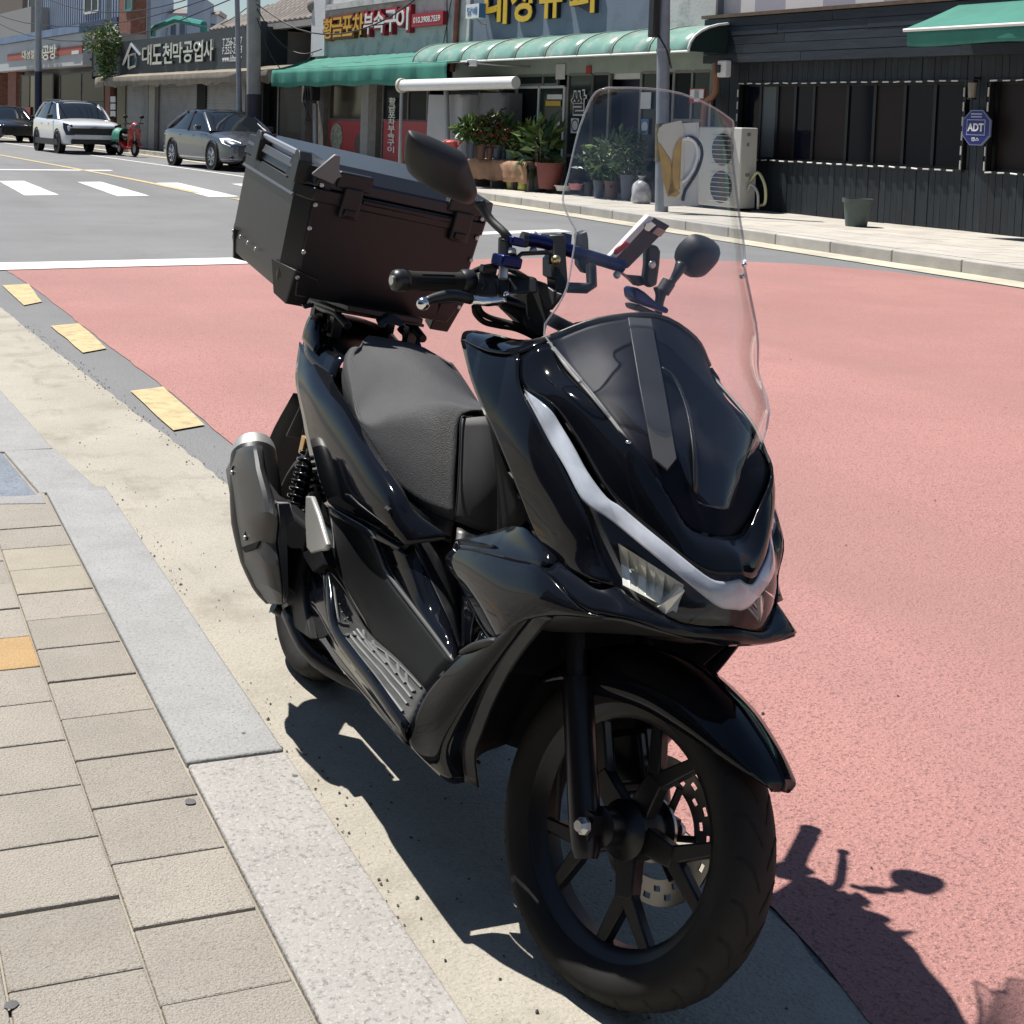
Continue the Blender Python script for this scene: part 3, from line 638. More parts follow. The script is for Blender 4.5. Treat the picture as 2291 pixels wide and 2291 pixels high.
# --- tunnel sides
patch('tunnel_lower_panel', [g((405, -60, -.178), (450, -10, -.176), (560, 35, -.176), (690, 155, -.166), (745, 280, -.158), (795, 395, -.151), (950, 600, -.150), (1110, 810, -.150), (1240, 990, -.150)),
                             g((415, 60, -.185), (450, 140, -.18), (520, 220, -.172), (600, 330, -.160), (680, 460, -.150), (750, 570, -.146), (890, 760, -.143), (1030, 920, -.142), (1160, 1070, -.143)),
                             g((430, 230, -.195), (440, 300, -.186), (480, 400, -.172), (560, 540, -.158), (640, 670, -.147), (720, 780, -.141), (870, 930, -.137), (980, 1050, -.136), (1080, 1150, -.137)),
                             g((405, 385, -.222), (440, 410, -.205), (505, 498, -.177), (605, 668, -.157), (690, 798, -.142), (760, 860, -.138), (860, 948, -.134), (970, 1058, -.132), (1065, 1163, -.131))], m_black_matte, SC, mir=True, nu=3, smooth=60)
MB().tube(g((580, 50, -.178), (690, 157, -.168), (745, 280, -.160), (795, 396, -.153), (950, 601, -.152), (1110, 811, -.152), (1240, 991, -.152)), [.002, .003, .004, .0045, .0045, .004, .003], 8, sm=4).build('panel_lip', mat('highlight grey lip', (.10, .10, .098), .3, var=.1), SC, 180, mir=True)  # silvery edge highlight put into the grey of the lip
patch('tunnel_gloss_panel', [g((690, 150, -.164), (760, 170, -.166), (830, 205, -.164), (900, 242, -.158), (972, 207, -.147)),
                             g((745, 285, -.156), (830, 330, -.160), (910, 370, -.157), (990, 410, -.148), (1060, 400, -.130)),
                             g((850, 470, -.149), (930, 540, -.153), (1000, 590, -.150), (1080, 630, -.140), (1150, 590, -.118)),
                             g((1050, 735, -.149), (1100, 780, -.150), (1150, 800, -.146), (1200, 800, -.136), (1225, 760, -.112)),
                             g((1238, 985, -.150), (1250, 970, -.146), (1262, 955, -.138), (1272, 935, -.125), (1280, 912, -.104))], GL, SC, mir=True, smooth=60, out=-1)
patch('tunnel_top_cover', [g((845, -10, -.150), (960, -5, -.115), (1050, 90, -.070), (1120, 150, -.03), (1160, 150, 0)),
                           g((972, 207, -.147), (1070, 200, -.11), (1160, 215, -.075), (1245, 172, -.04), (1270, 170, 0)),
                           g((1060, 400, -.130), (1120, 400, -.108), (1180, 420, -.082), (1230, 420, -.045), (1270, 420, 0)),
                           g((1150, 590, -.118), (1190, 600, -.103), (1230, 620, -.083), (1260, 640, -.045), (1280, 640, 0)),
                           g((1225, 760, -.112), (1245, 770, -.100), (1262, 780, -.085), (1280, 800, -.045), (1290, 800, 0)),
                           g((1280, 912, -.104), (1285, 905, -.096), (1290, 900, -.085), (1300, 900, -.045), (1310, 900, 0))], m_dust, SC, sym=True, smooth=50, out=-1)
patch('tunnel_front_fill', [[V(.95, -.12, .37), V(.96, -.06, .37), V(.96, 0, .37)], [V(1.0, -.16, .45), V(.97, -.08, .48), V(.95, 0, .48)], [V(1.06, -.19, .56), V(1.0, -.1, .57), V(.95, 0, .57)]], GL, SC, sym=True)
patch('tunnel_corner', [g((1285, 905, -.11), (1380, 870, -.15), (1500, 850, -.19)), g((1285, 700, -.12), (1370, 700, -.15), (1440, 790, -.185)), g((1290, 540, -.12), (1330, 600, -.15), (1380, 700, -.18))], GL, SC, mir=True)
# --- seat
s7 = lambda *p: Z(7, *p)
crest = [s7(1064, 498, -.085), s7(950, 458, -.122), s7(800, 470, -.148), s7(700, 505, -.158), s7(640, 470, -.157), s7(618, 370, -.152), s7(598, 240, -.136), s7(625, 185, -.115)]
bot = [s7(1038, 938, -.088), s7(900, 880, -.126), s7(760, 760, -.152), s7(680, 650, -.160), s7(632, 550, -.162), s7(596, 420, -.158), s7(562, 290, -.145), s7(570, 225, -.125)]
cen = [V(.672, 0, .772), V(.58, 0, .768), V(.46, 0, .764), V(.36, 0, .778), V(.28, 0, .80), V(.16, 0, .822), V(.02, 0, .828), V(-.03, 0, .822)]
rows = []
for c, b_, q in zip(crest, bot, cen):
    c2 = Vector((c.x*.55+q.x*.45, c.y*.6, max(c.z, q.z)*.55+min(c.z, q.z)*.45+.012))
    m1 = c.lerp(b_, .45)+Vector((.003, -.006, .004))
    rows.append([b_, m1, c, c2, q])
seat = patch('seat', rows, m_seat, SC, sym=True, thick=.004, nu=5, nv=5, smooth=180, out=-1)
fr = [[s7(1064, 498, -.085), V(.682, -.045, .770), V(.688, 0, .774)], [s7(1058, 640, -.087), V(.72, -.045, .70), V(.728, 0, .70)], [s7(1050, 800, -.089), V(.745, -.045, .63), V(.755, 0, .63)], [s7(1038, 938, -.088), V(.752, -.045, .562), V(.762, 0, .560)]]
patch('seat_front', fr, m_seat2, SC, sym=True, thick=.004, nu=4, nv=4, smooth=180)
MB().tube([p+Vector((.003, -.002, .001)) for p in (s7(1180, 488, -.03), s7(1100, 490, -.07), s7(1066, 500, -.0865), s7(1060, 640, -.0885), s7(1052, 800, -.0905), s7(1040, 936, -.0895))], .0016, 6, sm=5).build('seat_seam', m_black_matte, seat, 180, mir=False)
MB().tube([p+Vector((.002, -.003, .002)) for p in (s7(780, 745, -.150), s7(690, 630, -.162), s7(652, 560, -.164), s7(612, 420, -.160), s7(590, 310, -.150), s7(596, 250, -.14))], .0013, 5, sm=4).build('seat_seam', m_stitch, seat, 180)
patch('seat_skirt', [[p+Vector((0, -.002, 0)) for p in bot], [Vector((p.x-.002, p.y*1.015, p.z-.02)) for p in bot], [Vector((p.x-.004, p.y*.96, p.z-.045)) for p in bot]], m_black_matte, SC, mir=True, thick=.003)
patch('seat_base_front', [[V(.735, -.088, .558), V(.755, 0, .555)], [V(.77, -.10, .525), V(.78, 0, .525)], [V(.80, -.10, .52), V(.80, 0, .53)], [V(.88, -.13, .56), V(.88, 0, .56)]], SAT, SC, sym=True)
# --- side cowl below the seat
patch('side_cowl', [[s7(372, 165, -.118), s7(405, 205, -.135), s7(440, 235, -.138), s7(485, 215, -.112)],
                    [s7(355, 320, -.165), s7(415, 350, -.178), s7(478, 372, -.175), s7(522, 350, -.155)],
                    [s7(385, 480, -.18), s7(450, 470, -.192), s7(540, 470, -.188), s7(590, 450, -.165)],
                    [s7(415, 640, -.185), s7(520, 640, -.2), s7(640, 640, -.195), s7(690, 620, -.168)],
                    [s7(480, 860, -.18), s7(600, 830, -.2), s7(745, 830, -.19), s7(800, 780, -.165)],
                    [s7(640, 955, -.17), s7(720, 950, -.185), s7(800, 950, -.178), s7(870, 900, -.15)],
                    [s7(808, 1062, -.155), s7(835, 1055, -.16), s7(862, 1040, -.157), s7(1030, 1015, -.105)]], GL, SC, mir=True, nu=5, smooth=35, lin_u=False)
MB().tube([s7(745, 882, -.191), s7(762, 896, -.1905)], .006, 6).build('cowl_clip', MT, SC, 60)
plate('side_cowl_trim', [s7(490, 868, -.188), s7(640, 950, -.182), s7(812, 1055, -.166), s7(800, 1066, -.166), s7(690, 1015, -.178), s7(560, 935, -.186)], GL, SC, t=.006)
# tail
patch('tail_cowl', [[V(.12, -.15, .72), V(.10, -.12, .78), V(.06, 0, .79)], [V(-.06, -.155, .745), V(-.08, -.11, .80), V(-.10, 0, .81)],
                    [V(-.17, -.13, .775), V(-.19, -.10, .835), V(-.2, 0, .845)], [V(-.29, -.08, .79), V(-.30, -.06, .835), V(-.31, 0, .845)], [V(-.34, -.05, .76), V(-.35, -.03, .79), V(-.36, 0, .80)]], GL, SC, sym=True, smooth=40)
rr6 = lambda *p: Z('R', *p)
patch('grab_rail', [[rr6(90, 470, -.150), rr6(150, 540, -.152), rr6(260, 660, -.150)], [rr6(130, 300, -.147), rr6(240, 330, -.147), rr6(330, 520, -.140)],
                    [rr6(210, 150, -.135), rr6(330, 200, -.132), rr6(380, 380, -.122)], [rr6(430, 120, -.10), rr6(450, 200, -.10), rr6(460, 380, -.10)]], GL, SC, mir=True, thick=.012, smooth=40)
patch('tail_side', [[V(-.19, -.12, .78), V(-.05, -.15, .74)], [V(-.2, -.11, .66), V(.0, -.15, .62)], [V(-.12, -.10, .58), V(.1, -.14, .5)]], SAT, SC, mir=True)
# rack
rk = MB()
for sg in (1, -1):
    rk.tube([V(-.34, sg*.10, .865), V(-.05, sg*.105, .862), V(.02, sg*.10, .845)], .011, 8)
    rk.cbox((-.20, sg*.10, .845), (.03, .025, .05)); rk.cbox((-.06, sg*.10, .835), (.03, .025, .06))
rk.cbox((-.18, 0, .873), (.30, .24, .008)); rk.cbox((-.10, 0, .885), (.20, .2, .014))
rk.prism([rr6(1110, 240, -.02), rr6(1260, 150, 0), rr6(1330, 140, .02), rr6(1470, 245, .05), rr6(1470, 280, .05), rr6(1430, 295, .04), rr6(1240, 265, 0), rr6(1150, 330, -.02)], (-.02, 0, .004))
rk.prism([rr6(95, 0, -.19), rr6(260, -10, -.15), rr6(260, 40, -.15), rr6(135, 70, -.18)], (-.012, .0, .0))
rk.build('luggage_rack', m_darkmetal, SC, 30, bev=.002)
# --- top box
BT = radians(7.2)
bxM = Matrix.Translation(V(-.055, 0, 1.035)) @ Matrix.Rotation(-BT, 4, 'Y').inverted()
def bp(x, y, z): return bxM @ V(x, y, z)      # x forward from the front face, z up from mid height
m_box = mat('powder coated box', (.020, .019, .021), .36, .25, bump=.06, bscale=1500, var=.08, vscale=4)
m_boxp = mat('black box corner plastic', (.012, .012, .013), .42)
def oct(hw, d0, d1, ch, z):
    hw += .012; cy = ch*.62; ch *= 1.2
    return [bp(d1, -hw+cy, z), bp(d1, hw-cy, z), bp(d1-ch, hw, z), bp(d0+ch, hw, z), bp(d0, hw-cy, z), bp(d0, -hw+cy, z), bp(d0+ch, -hw, z), bp(d1-ch, -hw, z)]
def loft(rings, b=None):
    b = b or MB(); n = len(rings[0]); vs = [p for rg in rings for p in rg]; fs = []
    for i in range(len(rings)-1):
        for k in range(n): fs.append((i*n+k, i*n+(k+1) % n, (i+1)*n+(k+1) % n, (i+1)*n+k))
    fs.append(tuple(range(n))[::-1]); fs.append(tuple((len(rings)-1)*n+k for k in range(n))); return b.add(vs, fs)
D0 = -.555
box = loft([oct(.226, D0+.02, -.014, .05, -.152), oct(.236, D0, 0, .05, -.115), oct(.246, D0, 0, .05, .095)]).build('top_box', m_box, SC, 25, bev=.004)
loft([oct(.250, D0-.004, .005, .052, .085), oct(.251, D0-.004, .006, .052, .118)]).build('box_rim', m_boxp, box, 25, bev=.004)
loft([oct(.249, D0-.003, .004, .05, .121), oct(.247, D0, .002, .05, .150), oct(.205, D0+.05, -.045, .03, .180)]).build('lid', mat('box lid aluminium', (.030, .034, .042), .28, .45, bump=.05, bscale=1500), box, 25, bev=.004)
for sy in (-1, 1):
    for sx in (0, 1):
        x0 = .004 if sx else D0-.004; dx = -1 if sx else 1
        loft([[bp(x0+dx*.045, sy*.266, .118), bp(x0+dx*.14, sy*.266, .118), bp(x0+dx*.14, sy*.215, .118), bp(x0+dx*.0, sy*.19, .118), bp(x0, sy*.205, .118)],
              [bp(x0+dx*.045, sy*.262, .168), bp(x0+dx*.13, sy*.262, .172), bp(x0+dx*.13, sy*.215, .19), bp(x0+dx*.02, sy*.18, .172), bp(x0+dx*.005, sy*.200, .166)]]).build('lid_corner', m_boxp, box, 30, bev=.003)
        loft([[bp(x0+dx*.03, sy*.222, -.178), bp(x0+dx*.09, sy*.238, -.168), bp(x0+dx*.09, sy*.18, -.172), bp(x0+dx*.03, sy*.17, -.178)],
              [bp(x0-dx*.006, sy*.230, -.085), bp(x0+dx*.10, sy*.262, -.085), bp(x0+dx*.10, sy*.18, -.1), bp(x0-dx*.004, sy*.165, -.1)]]).build('corner_guard', m_boxp, box, 30, bev=.003)
# rivets
rv = []
for sy in (-1, 1):
    rv += [(.004, sy*.219, z) for z in (.078, .02, -.04, -.102)] + [(.009, sy*.217, .128)]
rv += [(-.025, y, -.120) for y in (-.12, -.07, .02, .10, .14)]
for p in rv: MB().sphere(bp(*p), .0062, 10, 5, (.45, 1, 1)).build('rivet', m_alu, box, 60)
for k in range(4): MB().sphere(bp(D0+.08+.075*k, -.2565, -.10+.004), .0055, 10, 5, (1, .45, 1)).build('rivet', m_alu, box, 60)
MB().sphere(bp(-.045, -.268, .128), .007, 10, 5, (1, .5, 1)).build('rivet', m_chrome, box, 60)
# bright carrying bar on the right end, ribs, buckles
MB().tube([bp(-.39, -.258, .180), bp(-.065, -.258, .182)], .008, 10).build('carry_bar', mat('anodised bar', (.45, .46, .48), .35, .9), box, 60)
for xx in (-.40, -.06):
    MB().prism([bp(xx-.02, -.274, .115), bp(xx+.03, -.274, .115), bp(xx+.03, -.274, .17), bp(xx+.01, -.274, .192), bp(xx-.015, -.274, .192), bp(xx-.02, -.274, .17)], bp(0, .035, 0)-bp(0, 0, 0)).build('bar_bracket', m_boxp, box, 30, bev=.003)
for zz, th in ((.152, .010), (.088, .006)):
    MB().prism([bp(D0+.05, -.267, zz-th), bp(-.05, -.267, zz-th), bp(-.05, -.259, zz+th), bp(D0+.05, -.259, zz+th)], bp(0, .01, 0)-bp(0, 0, 0)).build('side_rib', mat('dull rib', (.12, .12, .125), .4, .5), box, 30, bev=.002)
tr = [bp(.012, -.245, .140), bp(.012, -.196, .133), bp(.012, -.203, .170), bp(-.01, -.195, .205)]
MB().prism([bp(.014, -.250, .148), bp(.014, -.190, .135), bp(.014, -.184, .152), bp(.014, -.172, .158), bp(.014, -.184, .168), bp(.014, -.190, .205), bp(.014, -.205, .207)], bp(-.012, 0, 0)-bp(0, 0, 0)).build('tie_down_loop', mat('grey cast loop', (.20, .20, .20), .5, .1), box, 30, bev=.004)
for y in (-.135, .165):
    MB().cbox((0, 0, 0), (.016, .05, .075)).xf(bxM @ Matrix.Translation(V(.010, y, .098))).build('buckle', m_boxp, box, 30, bev=.004)
    MB().cbox((0, 0, 0), (.012, .032, .018)).xf(bxM @ Matrix.Translation(V(.018, y, .075))).build('buckle_hook', m_darkmetal, box, 30, bev=.003)
    MB().cbox((0, 0, 0), (.030, .09, .04)).xf(bxM @ Matrix.Translation(V(-.004, y, .150))).build('buckle_seat', m_boxp, box, 30, bev=.005)
MB().cbox((0, 0, 0), (.01, .24, .012)).xf(bxM @ Matrix.Translation(V(.006, .015, .108))).build('seal_strip', m_darkmetal, box, 30, bev=.003)
# --- wheels
def tyre_mesh(w_, R, name, par, grooves=True):
    h = w_/2
    prof = [(-h*.70, R-.064), (-h*.92, R-.050), (-h, R-.034), (-h*.93, R-.020), (-h*.72, R-.009), (-h*.38, R-.002), (0, R), (h*.38, R-.002), (h*.72, R-.009), (h*.93, R-.020), (h, R-.034), (h*.92, R-.050), (h*.70, R-.064)]
    return prof
def wheel(name, cx, cz, w_, R, rr, xf, spokes):
    root = MB().lathe([(-.034, rr), (-.030, rr-.004), (-.026, rr-.014), (-.015, rr-.024), (.015, rr-.024), (.026, rr-.014), (.030, rr-.004), (.034, rr), (.028, rr+.001), (0, rr-.012), (-.028, rr+.001)], 72, (cx, 0, cz), closed=True)
    root.v = [xf(p) for p in root.v]; root = root.build(name, m_darkmetal, SC, 40)
    t = MB().lathe(tyre_mesh(w_, R, '', None), 80, (cx, 0, cz)); t.v = [xf(p) for p in t.v]; t.build('tyre', m_rubber, root, 60)
    g_ = MB()
    for k in range(26):           # curved tread grooves
        a0 = 2*pi*k/26
        for sg in (1, -1):
            pts = []
            for j in range(7):
                q = j/6; y = sg*w_/2*(.10+.78*q); da = .17*q+.05*sin(q*pi)+(.12 if sg < 0 else 0)
                q_ = abs(y)/(w_/2); tt = [(0, 0), (.38, .002), (.72, .009), (.93, .020), (1, .034)]
                rad = R+.0009-next(a1+(b1-a1)*(q_-a0_)/(b0_-a0_) for (a0_, a1), (b0_, b1) in zip(tt, tt[1:]) if q_ <= b0_)
                pts.append((a0+da, y, rad))
            vs = []
            for j, (a, y, rad) in enumerate(pts):
                wd = .0045*(1-.6*abs(j-2)/5)
                vs += [V(cx+cos(a-wd/R)*rad, y, cz+sin(a-wd/R)*rad), V(cx+cos(a+wd/R)*rad, y, cz+sin(a+wd/R)*rad)]
            if k % 2 and sg > 0 or not k % 2 and sg < 0 or True:
                g_.add(vs, [(2*j, 2*j+1, 2*j+3, 2*j+2) for j in range(6)])
    g_.v = [xf(p) for p in g_.v]; g_.build('tread_groove', mat('tread groove', (.004, .004, .004), .9), root, None)
    hb = MB().lathe([(-.05, .0), (-.05, .026), (-.035, .03), (-.02, .045), (.02, .045), (.05, .04), (.05, 0)], 32, (cx, 0, cz)); hb.v = [xf(p) for p in hb.v]; hb.build('hub', m_darkmetal, root, 40)
    for k in range(spokes):
        a = 2*pi*k/spokes+radians(-70)
        def pt(rad, da, y): return V(cx+cos(a+da)*rad, y, cz+sin(a+da)*rad)
        b = MB()
        def bar(p, q, w0, w1, th):
            d = (q-p).normalized(); s = d.cross(V(0, 1, 0)).normalized()
            vs = [p+s*w0-V(0, th, 0), p-s*w0-V(0, th, 0), p-s*w0+V(0, th, 0), p+s*w0+V(0, th, 0), q+s*w1-V(0, th, 0), q-s*w1-V(0, th, 0), q-s*w1+V(0, th, 0), q+s*w1+V(0, th, 0)]
            b.add(vs, [(0, 1, 2, 3), (7, 6, 5, 4), (0, 4, 5, 1), (1, 5, 6, 2), (2, 6, 7, 3), (3, 7, 4, 0)])
        bar(pt(.035, 0, 0), pt(.098, 0, -.004), .021, .016, .012)
        bar(pt(.088, 0, -.004), pt(rr-.018, .27, -.006), .0135, .010, .010)
        bar(pt(.088, 0, -.004), pt(rr-.018, -.27, -.006), .0135, .010, .010)
        b.v = [xf(p) for p in b.v]; b.build('spoke', m_darkmetal, root, 30, bev=.003)
    return root
fw_ = wheel('front_wheel', 1.315, .2515, .106, .2505, .189, st, 5)
rw_ = wheel('rear_wheel', 0, .256, .132, .2565, .180, lambda p: Vector(p), 5)
# front brake disc with drilled holes (left side of the wheel)
def disc(cx, cz, y, ro, ri, par, xf):
    b = MB(); nr, na = 9, 90; hole = set()
    for k in range(na):
        for j in range(1, nr-1):
            if (j in (2, 3) and k % 6 in (0, 1)) or (j in (5, 6) and k % 6 in (3, 4)): hole.add((k, j))
    vs = []; 
    for yy in (y-.002, y+.002):
        for k in range(na):
            for j in range(nr+1):
                rad = ri+(ro-ri)*j/nr; vs.append(V(cx+cos(2*pi*k/na)*rad, yy, cz+sin(2*pi*k/na)*rad))
    off = na*(nr+1); fs = []
    for k in range(na):
        for j in range(nr):
            if (k, j) in hole: continue
            k2 = (k+1) % na; f = (k*(nr+1)+j, k*(nr+1)+j+1, k2*(nr+1)+j+1, k2*(nr+1)+j)
            fs.append(f); fs.append(tuple(i+off for i in reversed(f)))
    b.add(vs, fs); b.v = [xf(p) for p in b.v]; return b.build('brake_disc', m_steel, par, None, fix=False)
disc(1.315, .255, .062, .112, .074, fw_, st)
b = MB()
for k in range(6):
    a = 2*pi*k/6; p = V(1.315+cos(a)*.03, .06, .255+sin(a)*.03); q = V(1.315+cos(a+.25)*.078, .061, .255+sin(a+.25)*.078)
    b.tube([p, q], .006, 6)
b.lathe([(.03, .03), (.062, .03), (.066, .022), (.066, .0)], 24, (1.315, 0, .255)); b.v = [st(p) for p in b.v]; b.build('disc_carrier', m_darkmetal, fw_, 40)
b = MB().lathe([(.044, .036), (.050, .036), (.050, .050), (.044, .050)], 60, (1.315, 0, .255), closed=True); b.v = [st(p) for p in b.v]; b.build('speed_sensor_ring', m_steel, fw_, 40)
# fork
for sg in (-1, 1):
    a = V(1.315, sg*.086, .255); L0 = a-AXD*.055+V(-.022, 0, 0); L1 = a+AXD*.21+V(-.024, 0, 0); L2 = a+AXD*.36+V(-.024, 0, 0)
    b = MB().tube([L0, L0+AXD*.015, L0+AXD*.05, L1-AXD*.02, L1], [.018, .023, .025, .025, .022], 16); b.tube([L1, L2], .017, 14)
    b.cbox(a+V(-.008, 0, 0), (.034, .034, .04)); b.v = [st(p) for p in b.v]; b.build('fork_leg', mat('satin black fork', (.012, .012, .015), .3, .3), SC, 40)
    b = MB().lathe([(0, 0), (0, .008), (.006, .0095), (.010, .0135), (.016, .0135), (.016, 0)], 8 if sg < 0 else 16, a+V(0, sg*.038, 0), (0, -sg, 0)); b.v = [st(p) for p in b.v]; b.build('axle_nut', m_alu, SC, 30)
b = MB().cbox((1.235, .075, .33), (.075, .05, .10), Matrix.Rotation(radians(-30), 3, 'Y')); b.cbox((1.24, .045, .335), (.06, .02, .08), Matrix.Rotation(radians(-30), 3, 'Y')); b.v = [st(p) for p in b.v]; b.build('brake_caliper', m_darkmetal, SC, 30, bev=.006)
b = MB().lathe([(0, .028), (-.004, .03), (-.03, .03), (-.034, .022), (-.034, 0)], 20, (1.315, -.045, .255)); b.v = [st(p) for p in b.v]; b.build('wheel_spacer', m_darkmetal, SC, 40)
MB().tube([st(V(1.315-.08, -.086, .255+.15)), st(V(1.315-.085, -.10, .255+.05)), st(V(1.315-.06, -.10, .255-.02))], .004, 6).build('sensor_cable', m_rubber, SC, 180)
# front mudguard (turns with the wheel)
def fd(th, r0, re, hw, k=.92):
    c, s_ = cos(radians(th)), sin(radians(th)); f = lambda rad, y: st(V(1.315+c*rad, y, .255+s_*rad))
    return f, [(re, -hw), ((r0*.45+re*.55), -hw*1.0), (r0*.985, -hw*.62), (r0, -hw*.01)]
tab = [(35.5, .288, .286, .020), (38, .294, .282, .040), (43, .291, .262, .057), (51, .284, .238, .068), (65, .277, .210, .074), (85, .274, .192, .076), (105, .273, .188, .077), (118, .273, .195, .077), (130, .273, .225, .074), (145, .273, .25, .07)]
rows = []
for th, r0, re, hw in tab:
    f, q = fd(th, r0, re, hw); row = [f(a, y) for a, y in q]+[f(r0, 0)]+[f(a, -y) for a, y in reversed(q)]; rows.append(row)
patch('front_mudguard', rows, GL, SC, thick=.0035, nu=2, nv=4, smooth=50)
# rear end: swingarm, engine, rear mudguard, plate bracket, shocks
MB().cbox((.30, 0, .30), (.46, .21, .20)).build('engine_case', m_darkmetal, SC, 30, bev=.02, bseg=3)
MB().cbox((.12, .13, .27), (.36, .05, .13)).build('belt_case', m_darkmetal, SC, 30, bev=.02, bseg=3)
MB().cbox((.06, -.125, .29), (.22, .03, .08)).build('swingarm', m_darkmetal, SC, 30, bev=.012)
MB().cbox((.30, 0, .52), (.54, .22, .22)).build('under_seat_box', m_hous, SC, 30, bev=.02)
MB().cbox((.02, 0, .66), (.30, .24, .14)).build('tail_box', m_hous, SC, 30, bev=.02)
MB().cbox((.16, 0, .50), (.30, .27, .18)).build('light_gap_box', m_hous, SC, 30, bev=.02)  # box added inside to close a light gap under the tail
MB().cbox((1.0, 0, .48), (.06, .2, .2)).build('frame_tunnel', m_hous, SC, 30, bev=.02)
MB().cbox((1.02, 0, .80), (.10, .26, .2)).build('frame_head', m_hous, SC, 30, bev=.02)
rows = []
for th, r0, hw in ((40, .292, .07), (70, .29, .085), (100, .29, .088), (135, .295, .088), (165, .30, .085), (190, .31, .08)):
    c, s_ = cos(radians(th)), sin(radians(th)); rows.append([V(c*r0*.92, -hw, .256+s_*r0*.92), V(c*r0, -hw*.8, .256+s_*r0), V(c*r0*1.01, 0, .256+s_*r0*1.01), V(c*r0, hw*.8, .256+s_*r0), V(c*r0*.92, hw, .256+s_*r0*.92)])
patch('rear_mudguard', rows, MT, SC, thick=.003)
plate('plate_bracket', [s7(308, 574, -.09), s7(372, 582, -.06), s7(392, 500, -.06), s7(372, 440, -.09)], SAT, SC, t=.008)
patch('tail_extension', [[V(-.33, -.07, .62), V(-.34, .07, .62)], [V(-.40, -.085, .48), V(-.40, .085, .48)], [V(-.44, -.08, .33), V(-.44, .08, .33)]], MT, SC, thick=.004)
MB().cbox(s7(392, 612, -.13), (.03, .02, .045)).build('rear_reflector', mat('amber reflector', (.40, .22, .05), .2, coat=.6), SC, 30, bev=.004)
for sg in (1, -1):
    a = Z(7, 352, 890, -.172); c = Z(7, 420, 630, -.160); a.y *= sg; c.y *= sg
    MB().tube([a, a.lerp(c, .3), c], [.013, .016, .012], 12).build('shock_absorber', m_darkmetal, SC, 60)
    ax = (c-a); n1 = ax.orthogonal().normalized(); n2 = ax.normalized().cross(n1); h_ = []
    for k in range(12*8+1):
        q = k/(12*8); an = q*2*pi*7.5; h_.append(a+ax*(.02+.9*q)+(n1*cos(an)+n2*sin(an))*.024)
    MB().tube(h_, .0052, 6).build('shock_spring', mat('black spring', (.012, .012, .014), .2, .3, coat=.6), SC, 180)
# silencer
zm = lambda *p: Z('M', *p)
sp = [zm(400, 130, -.252), zm(405, 230, -.254), zm(420, 500, -.256), zm(450, 850, -.252), zm(510, 1200, -.245), zm(590, 1500, -.235), zm(640, 1660, -.225)]
MB().tube(sp, [.050, .056, .060, .062, .056, .042, .026], 24, sm=3).build('silencer', mat('black silencer', (.022, .022, .023), .45, .5, bump=.05), SC, 60)
ax = (sp[0]-sp[1]).normalized()
MB().lathe([(0, .0), (0, .030), (.004, .046), (-.012, .052), (-.030, .0545), (-.030, 0)], 32, sp[0]+ax*.014, ax).build('silencer_end_cap', mat('dull end cap', (.40, .40, .39), .5, .6), SC, 40)
cr_ = lambda *q: [zm(*p) for p in q]
patch('silencer_cover', [cr_((238, 132, -.300), (320, 96, -.318), (405, 88, -.318), (488, 92, -.300)), cr_((132, 330, -.296), (250, 330, -.326), (440, 330, -.328), (508, 340, -.306)),
                         cr_((180, 620, -.296), (300, 620, -.328), (512, 600, -.330), (600, 640, -.308)), cr_((215, 850, -.296), (340, 850, -.328), (540, 760, -.330), (660, 850, -.312)),
                         cr_((262, 1080, -.292), (380, 1080, -.318), (492, 1060, -.318), (638, 1090, -.302)), cr_((302, 1300, -.286), (455, 1200, -.316), (560, 1290, -.310), (670, 1300, -.296)),
                         cr_((400, 1530, -.262), (520, 1500, -.288), (610, 1540, -.288), (706, 1600, -.268)), cr_((590, 1700, -.248), (640, 1694, -.256), (670, 1696, -.256), (702, 1692, -.252))], m_cover, SC, thick=.004, smooth=16, lin_v=True)
plate('silencer_bracket', [zm(632, 672, -.306), zm(770, 662, -.285), zm(815, 850, -.285), zm(735, 930, -.285), zm(750, 1600, -.26), zm(705, 1690, -.26), zm(668, 1300, -.292), zm(640, 1090, -.30), zm(668, 850, -.31)], m_cover, SC, t=.01, bev=.003)
plate('silencer_bracket', [zm(490, 92, -.300), zm(500, 330, -.305), zm(530, 560, -.306), zm(640, 660, -.306), zm(770, 660, -.285), zm(760, 640, -.280), zm(570, 545, -.29), zm(520, 330, -.29), zm(500, 100, -.285)], m_cover, SC, t=.008)
for x, y in ((200, 335), (335, 1005)):
    q = zm(x, y, -.3215); MB().lathe([(0, .011), (.003, .011), (.003, .0)], 16, q+V(0, -.003, 0)).build('cover_bolt', m_darkmetal, SC, 40); MB().sphere(q+V(0, -.004, -.005), .005, 8, 5).build('cover_bolt', m_alu, SC, 60)
plate('cover_slot', [zm(292, 1128, -.316), zm(480, 1062, -.322), zm(440, 1140, -.322), zm(330, 1180, -.318)], m_hous, SC, t=.004, bev=0)
MB().cbox((.28, -.222, .37), (.20, .045, .15)).build('light_gap_block', m_hous, SC, 30, bev=.01)  # dark box added to block light leaking beside the silencer
MB().tube([V(.34, -.228, .25), V(.46, -.20, .20), V(.60, -.10, .19), V(.66, -.02, .24)], .022, 10, sm=4).build('exhaust_pipe', m_darkmetal, SC, 180)  # pipe run added to fill the same light gap
